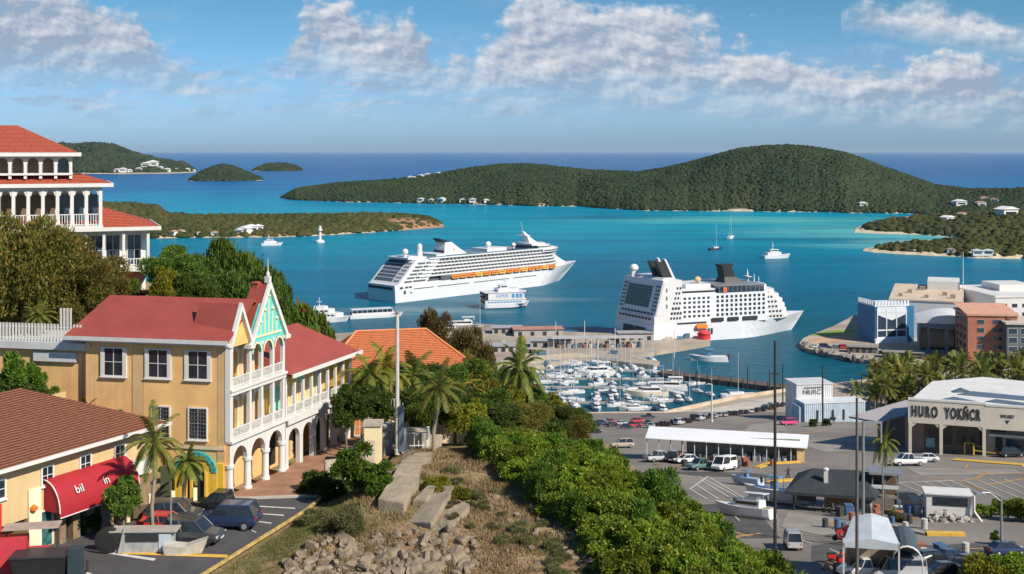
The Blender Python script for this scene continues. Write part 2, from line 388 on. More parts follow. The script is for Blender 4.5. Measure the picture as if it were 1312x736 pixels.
def haze():
    m = bpy.data.materials.new('sea_haze'); m.use_nodes = True; nt = m.node_tree
    for n in list(nt.nodes): nt.nodes.remove(n)
    v = nt.nodes.new('ShaderNodeVolumePrincipled'); v.inputs['Color'].default_value = (.66, .83, 1, 1); v.inputs['Density'].default_value = 1.0e-5; v.inputs['Anisotropy'].default_value = .1
    o = nt.nodes.new('ShaderNodeOutputMaterial'); nt.links.new(v.outputs[0], o.inputs['Volume'])
    b = MB(); b.box(-61000, 61000, -300, 91000, -6, 260); h = b.build('haze', m); h['kind'] = 'stuff'
haze(); S.cycles.volume_bounces = 0

# ------------------------------------------------------------------ the near hillside
def height(x, y):
    xk = interp(y, [70, 83, 97.6, 103, 116], [-26, -21.9, -17.3, -16.2, -13])
    mid = interp(y, [60, 70, 80, 90, 97, 105, 112, 118, 125, 160, 400, 470], [65.6, 67.2, 69.0, 71.0, 71.6, 71.9, 71.3, 70.6, 68.6, 60, 1, -6])
    st = min(69.6, mid)
    t = sstep(xk, xk+6, x)
    if y > 106: t *= 1-.0*y
    u = lerp(st, mid, t)
    if t > 0.02: u += .35*t*mnoise.noise((x*.22, y*.22, 0))+.16*t*mnoise.noise((x*.7, y*.7, 3))
    hw = sstep(interp(y, [111, 125, 160], [-24, -28, -42]), interp(y, [111, 125, 160], [-31, -36, -54]), x)*sstep(111, 116, y)
    hz = interp(y, [106, 112, 140, 160, 200, 300, 380], [81, 83.3, 84.5, 80, 58, 10, -6])
    u = lerp(u, hz, hw)
    u = lerp(u, 77, sstep(-39, -41, x)*sstep(98.5, 100, y)*sstep(117, 112, y))
    xe = interp(y, [40, 70, 85, 100, 114, 150, 300, 440], [22, 14, 11, 5, 0, 5, 18, 30]); W = interp(y, [40, 114, 150, 300], [30, 26, 22, 12])
    r = sstep(xe, xe+W, x)
    return lerp(u, lotz(y)-.35-max(0, y-440)*.5, r)
def hill_mat():
    m = bpy.data.materials.new('dry_hillside'); m.use_nodes = True; nt = m.node_tree; N = nt.nodes; L = nt.links
    b = N['Principled BSDF']; b.inputs['Roughness'].default_value = .95; b.inputs['Specular IOR Level'].default_value = .1
    tc = N.new('ShaderNodeTexCoord')
    def noise(s, det=5, rough=.6):
        t = N.new('ShaderNodeTexNoise'); t.inputs['Scale'].default_value = s; t.inputs['Detail'].default_value = det; t.inputs['Roughness'].default_value = rough; L.new(tc.outputs['Object'], t.inputs['Vector']); return t.outputs['Fac']
    rp = N.new('ShaderNodeValToRGB'); e = rp.color_ramp.elements
    st = [(.30, (.15, .15, .05)), (.42, (.26, .21, .10)), (.5, (.33, .24, .14)), (.60, (.27, .18, .11)), (.72, (.15, .13, .06))]
    while len(e) < len(st): e.new(.5)
    for q, (a, c) in zip(e, st): q.position = a; q.color = (*c, 1)
    L.new(noise(.16), rp.inputs[0])
    mx = N.new('ShaderNodeMix'); mx.data_type = 'RGBA'; mx.blend_type = 'MULTIPLY'; mx.inputs[0].default_value = 1; L.new(rp.outputs[0], mx.inputs[6])
    mr = N.new('ShaderNodeMapRange'); L.new(noise(3, 6, .75), mr.inputs[0]); mr.inputs[1].default_value = .3; mr.inputs[2].default_value = .7; mr.inputs[3].default_value = .5; mr.inputs[4].default_value = 1.35
    L.new(mr.outputs[0], mx.inputs[7]); L.new(mx.outputs[2], b.inputs['Base Color'])
    bp = N.new('ShaderNodeBump'); bp.inputs['Strength'].default_value = .8; bp.inputs['Distance'].default_value = .25; L.new(noise(2.5, 6, .7), bp.inputs['Height']); L.new(bp.outputs[0], b.inputs['Normal'])
    return m
HILLM = hill_mat()
xs = list(np.arange(-250, -60, 6.0))+list(np.arange(-60, 60, 1.0))+list(np.arange(60, 431, 6.0))
ys = list(np.arange(20, 150, 1.0))+list(np.arange(150, 300, 3.0))+list(np.arange(300, 480, 4.0))
tb = MB(); nx = len(xs)
tb.add([(x, y, height(x, y)) for y in ys for x in xs], [(j*nx+i, j*nx+i+1, (j+1)*nx+i+1, (j+1)*nx+i) for j in range(len(ys)-1) for i in range(nx-1)])
struct(tb.build('hillside', HILLM, smooth=True))
# quay and harbour land, one slab standing in the water
g2 = lambda px, py: G(px, py, 2.0).xy
quay = [(-130, 392)]+[tuple(g2(*p)) for p in [(330, 440), (420, 428), (540, 421), (600, 414), (650, 417), (700, 423), (745, 426), (905, 431), (910, 439), (826, 453), (800, 456), (845, 463), (838, 468), (764, 460), (735, 460), (689, 469), (655, 480), (645, 510), (700, 530), (790, 532.5), (850, 531), (900, 519), (945, 509), (1000, 501), (1045, 494), (1100, 487), (1190, 480), (1180, 470), (1120, 463), (1060, 453), (1035, 447), (1024, 440), (1030, 433), (1070, 417), (1100, 401), (1180, 387), (1420, 382)]]+[(520, 440), (60, 440), (60, 392)]
QUAYM = mat('quay_concrete', (.34, .29, .23), .9, .35, .03, .2, bscale=.8)
qb = MB(); qb.prism(quay, -3, 2.0); struct(qb.build('quay', QUAYM))
def asphalt_mat():
    m = mat('lot_asphalt', (.20, .178, .155), .9, .30, .035, .12, bscale=6); return m
LOTM = asphalt_mat()
ly = list(range(60, 440, 10))+[440.2]
lot = [(interp(y, [40, 70, 85, 100, 114, 150, 300, 440], [24, 16, 13, 7, 3, 7, 20, 32])-2, y) for y in ly]
sheet('parking_lot', [(x, y, 2+LS*(440-y)) for x, y in lot]+[(430, 440.2, 2+LS*-.2), (430, 60, 2+LS*380)], LOTM)
def on_lot(name, pts, m, dz=.06, n=4):                       # marking or patch lying on the sloped car park; pts in reference pixels
    w = [LP(*p) for p in pts]; b = MB()
    b.add([(p.x, p.y, p.z+dz) for p in w], [tuple(range(len(w)))]); return struct(b.build(name, m))
# ------------------------------------------------------------------ the street at the left
STZ = 70.0
def SP(px, py, dz=0.0): return G(px, py, STZ+dz)
street = [(-36, 60), (-27, 72), (-23.2, 80), (-21.9, 83), (-17.3, 97.6), (-16.4, 102.0), (-25, 101.0), (-25.5, 103.5), (-31, 104.2), (-50, 108), (-64, 60)]
sheet('street', street, mat('street_asphalt', (.07, .068, .07), .85, .28, .3, .15, bscale=25), STZ-.02)
BRICKM = mat('plaza_brick', (.30, .16, .095), .85, .3, .5, .3, bscale=8)
sheet('brick_plaza', [(-24.9, 100.9), (-16.4, 101.95), (-13.2, 108), (-11.5, 117), (-13.5, 126), (-17.5, 126), (-21.5, 109.9)], BRICKM, STZ+.12)
kb = MB()                                                     # the plaza's pale kerb and the yellow kerb of the verge
kb.M = frame((-25, 100.75, STZ-.1), (8.6, 1.05)); kb.box(0, 8.7, -.12, .16, 0, .26); struct(kb.build('kerb', mat('pale_kerb', (.45, .41, .35), .85, .15, 1.5)))
yb = MB(); kp = [(-30, 66), (-23.2, 80), (-21.9, 83), (-17.3, 97.6), (-16.4, 102)]
for a, c in zip(kp, kp[1:]):
    yb.M = frame((a[0], a[1], STZ-.1), (c[0]-a[0], c[1]-a[1])); yb.box(0, math.hypot(c[0]-a[0], c[1]-a[1])+.02, -.12, .06, 0, .22)
struct(yb.build('kerb', mat('worn_yellow_kerb', (.46, .33, .11), .85, .45, .9, streak=.4)))
def on_street(name, pts, m, dz=.01):
    b = MB(); w = [SP(*p) for p in pts]; b.add([(p.x, p.y, STZ+dz) for p in w], [tuple(range(len(w)))]); return struct(b.build(name, m))
for py in (648, 657, 667, 679): on_street('road_marking', [(322, py), (378-1.6*(py-648), py+3), (378-1.6*(py-648), py+4.3), (322, py+1.2)], WHTP)
on_street('road_marking', [(150, 707), (292, 711), (292, 715), (150, 710)], YELP)
on_street('road_marking', [(110, 703), (200, 716), (197, 719), (108, 705)], WHTP)
on_street('road_marking', [(112, 733), (130, 741), (122, 742), (110, 735)], WHTP)

# ------------------------------------------------------------------ markings of the car park
def lot_line(a, b_, w=.28, m=WHTP, name='parking_marking', dz=.07):
    p, q = LP(*a), LP(*b_); d = (q-p).normalized(); s = Vector((-d.y, d.x, 0)).normalized()*w/2
    mb = MB(); mb.add([p+s+Vector((0, 0, dz)), p-s+Vector((0, 0, dz)), q-s+Vector((0, 0, dz)), q+s+Vector((0, 0, dz))], [(0, 1, 2, 3)]); return struct(mb.build(name, m))
for a, b_ in [((884, 627), (906, 640)), ((891, 621), (921, 640)), ((897, 615), (938, 640)), ((907, 611), (950, 637)), ((884, 627), (907, 611)), ((895, 611), (943, 636))]: lot_line(a, b_, .3)
for i in range(9):
    x = 1150+i*17; lot_line((x, 619-i*.6), (x+34+i*3, 633+i*.8), .25)
lot_line((1150, 619), (1225, 616), .25)
for a, b_ in [((1100, 618), (1140, 622)), ((1030, 648), (1046, 652)), ((930, 652), (948, 668)), ((1020, 690), (1040, 697)), ((1040, 640), (1060, 645)), ((1063, 704), (1075, 709))]: lot_line(a, b_, .22)
# ------------------------------------------------------------------ islands and headlands
def island_mat(name, c1, c2, sand, z_sand=2.0, rock=None):
    m = bpy.data.materials.new(name); m.use_nodes = True; nt = m.node_tree; N = nt.nodes; L = nt.links
    b = N['Principled BSDF']; b.inputs['Roughness'].default_value = .95; b.inputs['Specular IOR Level'].default_value = .05
    tc = N.new('ShaderNodeTexCoord'); n = N.new('ShaderNodeTexNoise'); n.inputs['Scale'].default_value = .012; n.inputs['Detail'].default_value = 6; L.new(tc.outputs['Object'], n.inputs['Vector'])
    mr = N.new('ShaderNodeMapRange'); L.new(n.outputs['Fac'], mr.inputs[0]); mr.inputs[1].default_value = .35; mr.inputs[2].default_value = .65
    mx = N.new('ShaderNodeMix'); mx.data_type = 'RGBA'; L.new(mr.outputs[0], mx.inputs[0]); mx.inputs[6].default_value = (*c1, 1); mx.inputs[7].default_value = (*c2, 1)
    sp = N.new('ShaderNodeSeparateXYZ'); L.new(tc.outputs['Object'], sp.inputs[0])
    n2 = N.new('ShaderNodeTexNoise'); n2.inputs['Scale'].default_value = .03; n2.inputs['Detail'].default_value = 4; L.new(tc.outputs['Object'], n2.inputs['Vector'])
    ad = N.new('ShaderNodeMath'); ad.operation = 'MULTIPLY_ADD'; L.new(n2.outputs['Fac'], ad.inputs[0]); ad.inputs[1].default_value = -5; L.new(sp.outputs[2], ad.inputs[2])
    s = N.new('ShaderNodeMapRange'); L.new(ad.outputs[0], s.inputs[0]); s.inputs[1].default_value = z_sand-2.5; s.inputs[2].default_value = z_sand-1.6
    m2 = N.new('ShaderNodeMix'); m2.data_type = 'RGBA'; L.new(s.outputs[0], m2.inputs[0]); m2.inputs[6].default_value = (*sand, 1); L.new(mx.outputs[2], m2.inputs[7])
    out = m2.outputs[2]
    if rock:
        cx, cy, r_, rc = rock
        d = N.new('ShaderNodeVectorMath'); d.operation = 'DISTANCE'; L.new(tc.outputs['Object'], d.inputs[0]); d.inputs[1].default_value = (cx, cy, 8)
        a2 = N.new('ShaderNodeMath'); a2.operation = 'MULTIPLY_ADD'; L.new(n2.outputs['Fac'], a2.inputs[0]); a2.inputs[1].default_value = r_*1.6; L.new(d.outputs['Value'], a2.inputs[2])
        q = N.new('ShaderNodeMapRange'); L.new(a2.outputs[0], q.inputs[0]); q.inputs[1].default_value = r_*1.6; q.inputs[2].default_value = r_*1.9
        m3 = N.new('ShaderNodeMix'); m3.data_type = 'RGBA'; L.new(q.outputs[0], m3.inputs[0]); m3.inputs[6].default_value = (*rc, 1); L.new(out, m3.inputs[7]); out = m3.outputs[2]
    L.new(out, b.inputs['Base Color'])
    return m
ISL = {}
def island(name, st, m, back=1.0, ridge=300, amp=8, nu=220, nv=26, crowns=0, crown=(7, 11), cm=None, shape=.8, seed=1, bare=None, spur=None):
    """st: stations (column, ridge row, shore row); the land rises from its front shore to a ridge and falls to a back shore"""
    cols = [s[0] for s in st]; rr = [s[1] for s in st]; ff = [s[2] for s in st]
    rnd = random.Random(seed)
    def surf(t, v):                                          # t 0..1 along, v -1 front shore, 0 ridge, 1 back shore
        c = lerp(cols[0], cols[-1], t); fr = interp(c, cols, ff); ri = interp(c, cols, rr)
        fy = H*F/(fr-HY); e = math.sin(math.pi*min(1, max(0, t)))**.35 if len(st) else 1
        ry = fy+ridge*max(.08, e); zr = max(0.4, H-(ri-HY)/F*ry)
        fy += (mnoise.noise((c*.03, seed, 0))+.5*mnoise.noise((c*.09, seed, 4)))*fy*.006*e
        if v <= 0:
            Y = lerp(fy, ry, 1+v); z = zr*math.sin(math.pi/2*(1+v))**shape
        else:
            Y = ry+ridge*back*max(.08, e)*v; z = zr*math.cos(math.pi/2*v)**1.2
        x = (c-CX)/F*Y
        k = 1-abs(v)**3
        gul = mnoise.noise((x*.006, Y*.006, seed*3.1))*amp*1.3+mnoise.noise((x*.018, Y*.018, seed))*amp*.7
        if v < 0: z += gul*min(1, (1+v)*2)*min(1, -v*3)*min(1, zr/30)
        if spur and v < 0: z += spur(c, v)
        return Vector((x, Y, max(z, -.6) if abs(v) < .999 else -1.5))
    b = MB(); vs = [surf(i/(nu-1), lerp(-1, 1, j/(nv-1))) for j in range(nv) for i in range(nu)]
    b.add(vs, [(j*nu+i, j*nu+i+1, (j+1)*nu+i+1, (j+1)*nu+i) for j in range(nv-1) for i in range(nu-1)])
    o = struct(b.build(name, m, smooth=True)); ISL.setdefault(name, []).append(surf)
    if crowns:
        V = []; Fc = []; n = 0
        base = [(math.cos(a), math.sin(a), -.25) for a in np.arange(6)*math.pi/3]+[(.72*math.cos(a+.5), .72*math.sin(a+.5), .42) for a in np.arange(6)*math.pi/3]+[(0, 0, .75)]
        fc = [(i, (i+1) % 6, 6+(i+1) % 6, 6+i) for i in range(6)]+[(6+i, 6+(i+1) % 6, 12) for i in range(6)]
        for _ in range(crowns):
            t = rnd.random(); v = rnd.uniform(-.99, .25); p = surf(t, v)
            if p.z < 2.2 or (bare and bare(p, rnd)): continue
            r = lerp(crown[0]*.6, crown[1]*1.15, rnd.random()**1.7); h = r*rnd.uniform(.5, 1.15)
            V += [(p.x+q[0]*r*rnd.uniform(.8, 1.2), p.y+q[1]*r*rnd.uniform(.8, 1.2), p.z+q[2]*h*rnd.uniform(.8, 1.2)) for q in base]
            Fc += [tuple(i+n for i in f) for f in fc]; n += 13
        me = bpy.data.meshes.new('forest'); me.from_pydata(V, [], Fc); me.materials.append(cm); me.polygons.foreach_set('use_smooth', [True]*len(me.polygons))
        fo = bpy.data.objects.new('forest', me); COL.objects.link(fo); tag(fo, kind='stuff', label='dense scrub forest covering the '+name.replace('_', ' ')); fo['category'] = 'forest'
    return o
def crownmat(name, c1, c2): return leafmat(name, c1, c2, .08, None, .8, .1, .008)
CR_FAR = crownmat('forest_far', (.012, .024, .016), (.050, .062, .028))
CR_MID = crownmat('forest_green', (.024, .042, .014), (.115, .115, .040))
IS1 = island_mat('island_scrub', (.03, .042, .018), (.065, .07, .03), (.42, .36, .27), 3.4)
IS2 = island_mat('headland_scrub', (.05, .06, .02), (.11, .10, .04), (.45, .36, .25), 3.2, rock=(G(548, 292).x, 1520, 62, (.36, .20, .12)))
island('island', [(362, 253, 255), (380, 243, 257), (430, 236, 259), (500, 231.5, 260), (560, 224, 261.5), (600, 217, 262), (640, 212, 263), (670, 211, 264), (700, 213, 264.5), (740, 218, 265), (780, 221, 268), (820, 222, 270), (850, 217, 270.5), (880, 210, 270.5), (920, 199, 271), (950, 191.5, 271), (980, 188, 271.5), (1010, 187, 272), (1040, 189, 272), (1080, 197, 273), (1120, 211, 273.5), (1160, 225, 274), (1200, 239, 275), (1240, 244, 276), (1312, 244, 276), (1420, 243, 276)],
       IS1, ridge=360, amp=11, nu=420, nv=34, crowns=85000, crown=(2.6, 5.2), cm=CR_FAR, shape=.85, seed=2, bare=lambda p, r: mnoise.noise((p.x*.011, p.y*.008, 7))+.6*mnoise.noise((p.x*.04, p.y*.03, 1)) > .42 and r.random() < .75)
island('headland', [(60, 260, 308), (100, 262, 308), (140, 263, 307), (180, 264, 306), (200, 267, 306), (215, 276, 305.5), (260, 279, 305), (300, 279, 305), (350, 278.5, 304.5), (400, 278, 303), (440, 277, 300.5), (480, 276.5, 298), (520, 277.5, 295), (545, 280, 293), (560, 285, 292), (569, 290, 291.4)],
       IS2, ridge=150, amp=4, nu=300, nv=26, crowns=11000, crown=(2.6, 6), cm=CR_MID, shape=.75, seed=3,
       bare=lambda p, r: (p-Vector((G(548, 292).x, 1530, 8))).length < 55 and r.random() < .93)
island('hill', [(20, 196, 222), (45, 190, 222), (80, 187, 222.5), (120, 185, 223), (140, 187, 223), (170, 196, 223), (195, 204, 223), (215, 208, 222.5), (235, 211, 222), (250, 219, 221.5)], IS1, ridge=1100, amp=30, nu=200, nv=24, crowns=16000, crown=(8, 14), cm=CR_FAR, seed=4, bare=lambda p, r: p.z < 9)
island('islet', [(243, 231.5, 232.3), (258, 222, 232.5), (272, 215, 232.5), (287, 212.5, 232.5), (300, 215, 232.5), (318, 222, 232), (337, 231, 231.6)], IS1, ridge=260, amp=8, nu=90, nv=20, crowns=5000, crown=(5, 10), cm=CR_FAR, seed=5)
island('islet', [(326, 218.5, 219.3), (340, 212, 219.3), (352, 210.5, 219.3), (366, 211, 219.3), (378, 214, 219.2), (386, 218.3, 219)], IS1, ridge=420, amp=8, nu=80, nv=16, crowns=3000, crown=(8, 14), cm=CR_FAR, seed=6)
IS3 = island_mat('beach_point', (.05, .065, .02), (.10, .10, .04), (.55, .46, .33), 3.6)
island('beach_point', [(1095, 297, 298.5), (1105, 292, 299), (1130, 286, 300), (1180, 280, 301.5), (1230, 277, 306), (1312, 276, 310), (1430, 273, 313)], IS3, ridge=170, amp=4, nu=200, nv=22, crowns=5000, crown=(4, 7), cm=CR_MID, seed=7)
island('beach_point', [(1106, 321, 322), (1118, 318, 324), (1150, 313, 326), (1200, 309, 328.5), (1250, 307, 331), (1312, 306, 332.5), (1430, 304, 334)], IS3, ridge=70, amp=2, nu=200, nv=22, crowns=1800, crown=(2.4, 4.6), cm=CR_MID, seed=8, bare=lambda p, r: r.random() < .45)

# small far houses: walls with a pitched roof of their own
HW = mat('far_house_wall', (.72, .70, .66), .7, .1, .2); HR = mat('far_house_roof', (.50, .30, .22), .8, .2, .2); HR2 = mat('far_white_roof', (.75, .74, .72), .7, .08, .2)
def house_proto(nm, roofm):
    t = thing(nm, 'house', 'house')
    MB().box(-.5, .5, -.35, .35, -.5, .5).build('wall', HW, t)
    MB().sideprism([(-.58, .5), (.58, .5), (0, .8)], -.42, .42).build('roof', roofm, t)
    w = MB()
    w.box(-.37, .37, -.37, -.34, 0, .25)
    w.build('window', DGLASS, t); return t
hp1 = house_proto('far_house', HR); hp2 = house_proto('far_house', HR2)
rnd = random.Random(11)
def far_house(isl, px, py, w, lab, grp, white=True, h=None):
    surf = isl
    Y = (py-HY); best = None
    for t in np.linspace(0, 1, 240):
        for v in (-.97, -.94, -.9, -.85, -.8, -.7, -.6, -.5, -.35, -.2, -.08):
            p = surf(t, v); q = (p.x/p.y*F+CX, HY+(H-p.z)/p.y*F); d = abs(q[0]-px)+abs(q[1]-py)
            if best is None or d < best[0]: best = (d, p)
    p = best[1]
    place(hp2 if white else hp1, USED, (p.x, p.y, p.z+w*.15), rnd.uniform(-.5, .5), (w, w, h or w*.55), lab, grp)
SURF = {}

hill_s = ISL['hill'][0]
for px, py, w in [(150, 221, 22), (158, 220, 30), (166, 221, 20), (178, 219, 24), (187, 214, 40), (196, 212, 46), (205, 217, 26), (214, 219, 26), (226, 218.5, 20), (240, 219, 22), (248, 220, 16)]:
    far_house(hill_s, px, py, w, 'tiny white house on the shore of the hill at the far left', 'white houses on the far left hill')
hd = ISL['headland'][0]
for px, py, w in [(306, 300, 10), (314, 299, 14), (322, 297, 15), (330, 295, 12)]:
    far_house(hd, px, py, w, 'pale low shed in the cluster on the shore of the wooded headland', 'sheds on the headland shore')
for px, py, w in [(222, 301, 9), (232, 300, 8), (255, 302, 7), (275, 301, 8)]:
    far_house(hd, px, py, w, 'small house with brown roof low on the headland behind the trees', 'brown roofed headland houses', False)
mi = ISL['island'][0]
for px, py, w in [(524, 228, 11), (530, 230, 10), (538, 228, 12), (548, 226, 12), (560, 224.5, 10)]:
    far_house(mi, px, py, w, 'tiny white house on the ridge of the low left end of the long island', 'white houses on the island ridge')
for px, py, w in [(540, 259, 12), (552, 259, 10), (566, 259.5, 14), (590, 260, 10), (606, 261, 12), (622, 261, 10)]:
    far_house(mi, px, py, w, 'tiny pale house at the water under the long island', 'houses along the island shore')
for px, py, w, wh in [(1104, 264, 12, 1), (1232, 262, 18, 1), (1226, 264, 14, 1), (1255, 265, 14, 0), (1262, 258, 12, 0), (1276, 259, 12, 0)]:
    far_house(mi, px, py, w, 'small house low on the right end of the long island '+('with white roof' if wh else 'with brown roof'), 'houses at the right end of the island', wh)
bp1, bp2 = ISL['beach_point']
for px, py, w, wh in [(1214, 283, 14, 1), (1232, 279, 10, 0), (1290, 278, 22, 1), (1165, 283, 9, 0)]:
    far_house(bp1, px, py, w, 'small house among trees on the farther of the two beach points '+('with white roof' if wh else 'with brown roof'), 'houses on the farther beach point', wh)
for px, py, w, wh in [(1252, 327, 9, 1), (1266, 326, 9, 1), (1218, 323, 7, 0)]:
    far_house(bp2, px, py, w, 'small house on the nearer of the two beach points '+('with white roof' if wh else 'with brown roof'), 'houses on the nearer beach point', wh)
# ------------------------------------------------------------------ building helpers (local frames: x along the wall, y inwards, z up)
def window(root, M, cx, z0, w, h, fm=None, pm=None, cols=2, rows=2, fr=.12, shutters=0.0, y=0.0, arch=False, sill=True):
    fm = fm or WHITE; pm = pm or DGLASS
    b = MB(M)
    for x0, x1, a, c in ((cx-w/2-fr-shutters, cx-w/2, z0-fr, z0+h+fr), (cx+w/2, cx+w/2+fr+shutters, z0-fr, z0+h+fr), (cx-w/2, cx+w/2, z0-fr, z0), (cx-w/2, cx+w/2, z0+h, z0+h+fr)):
        b.box(x0, x1, y-.10, y+.06, a, c)
    for i in range(1, cols): b.box(cx-w/2+w*i/cols-.025, cx-w/2+w*i/cols+.025, y-.07, y+.05, z0, z0+h)
    for i in range(1, rows): b.box(cx-w/2, cx+w/2, y-.068, y+.05, z0+h*i/rows-.025, z0+h*i/rows+.025)
    if sill: b.box(cx-w/2-fr-shutters-.06, cx+w/2+fr+shutters+.06, y-.18, y+.03, z0-fr-.10, z0-fr-.002)
    o = b.build('window', fm, root)
    MB(M).box(cx-w/2, cx+w/2, y-.035, y+.04, z0, z0+h).build('pane', pm, o); return o
def railing(root, M, x0, x1, z, h=.95, y=0.0, m=None, step=.28, name='railing', t=.035):
    b = MB(M); b.box(x0, x1, y-.05, y+.05, z+h-.09, z+h); b.box(x0, x1, y-.04, y+.04, z+.10, z+.17)
    n = max(2, int((x1-x0)/step))
    for i in range(n+1):
        x = lerp(x0+t, x1-t, i/n); b.box(x-t, x+t, y-t, y+t, z, z+h-.09)
    return b.build(name, m or WHITE, root)
ORANGE = mat('ochre_stucco', (.72, .44, .19), .85, .12, .7, .15, bscale=12, streak=.28)
ORANGE2 = mat('ochre_inner_wall', (.74, .46, .15), .85, .10, .8)
PILA = mat('grey_ochre_pilaster', (.56, .38, .19), .85, .1, .8)
REDROOF = mat('red_metal_roof', (.29, .062, .048), .6, .12, .5, streak=.18)
TEAL = mat('teal_paint', (.13, .57, .51), .6, .14, 1.2)
YELW = mat('yellow_paint_wall', (.72, .47, .06), .7, .1, 1)
BLUEP = mat('blue_paint', (.10, .30, .52), .6, .1, 1)
DOORO = mat('orange_door', (.58, .24, .05), .5, .12, 1.5)
CREAM = mat('cream_paint', (.78, .66, .40), .7, .08, .8)
def roofmat(name, col, rows, var=.25):
    """tiles: courses along the fall and random tints"""
    m = mat(name, col, .8, var, 3.5, 0); nt = m.node_tree; N = nt.nodes; L = nt.links; b = N['Principled BSDF']
    tc = [n for n in N if n.type == 'TEX_COORD'][0]
    br = N.new('ShaderNodeTexWave'); br.wave_type = 'BANDS'; br.bands_direction = 'Z'; br.inputs['Scale'].default_value = rows; br.inputs['Distortion'].default_value = 1.2; br.inputs['Detail'].default_value = 2; br.inputs['Detail Scale'].default_value = 3
    L.new(tc.outputs['Object'], br.inputs['Vector'])
    src = b.inputs['Base Color'].links[0].from_socket
    mx = N.new('ShaderNodeMix'); mx.data_type = 'RGBA'; mx.blend_type = 'MULTIPLY'; mx.inputs[0].default_value = .55; L.new(src, mx.inputs[6]); L.new(br.outputs['Color'], mx.inputs[7]); L.new(mx.outputs[2], b.inputs['Base Color'])
    bp = N.new('ShaderNodeBump'); bp.inputs['Strength'].default_value = .9; bp.inputs['Distance'].default_value = .12; L.new(br.outputs['Fac'], bp.inputs['Height']); L.new(bp.outputs[0], b.inputs['Normal'])
    return m
BROWNROOF = roofmat('brown_tile_roof', (.25, .092, .048), 2.6)
TILERED = roofmat('red_tile_roof', (.50, .10, .050), 2.2)
TILEOR = roofmat('orange_tile_roof', (.62, .18, .065), 1.6)

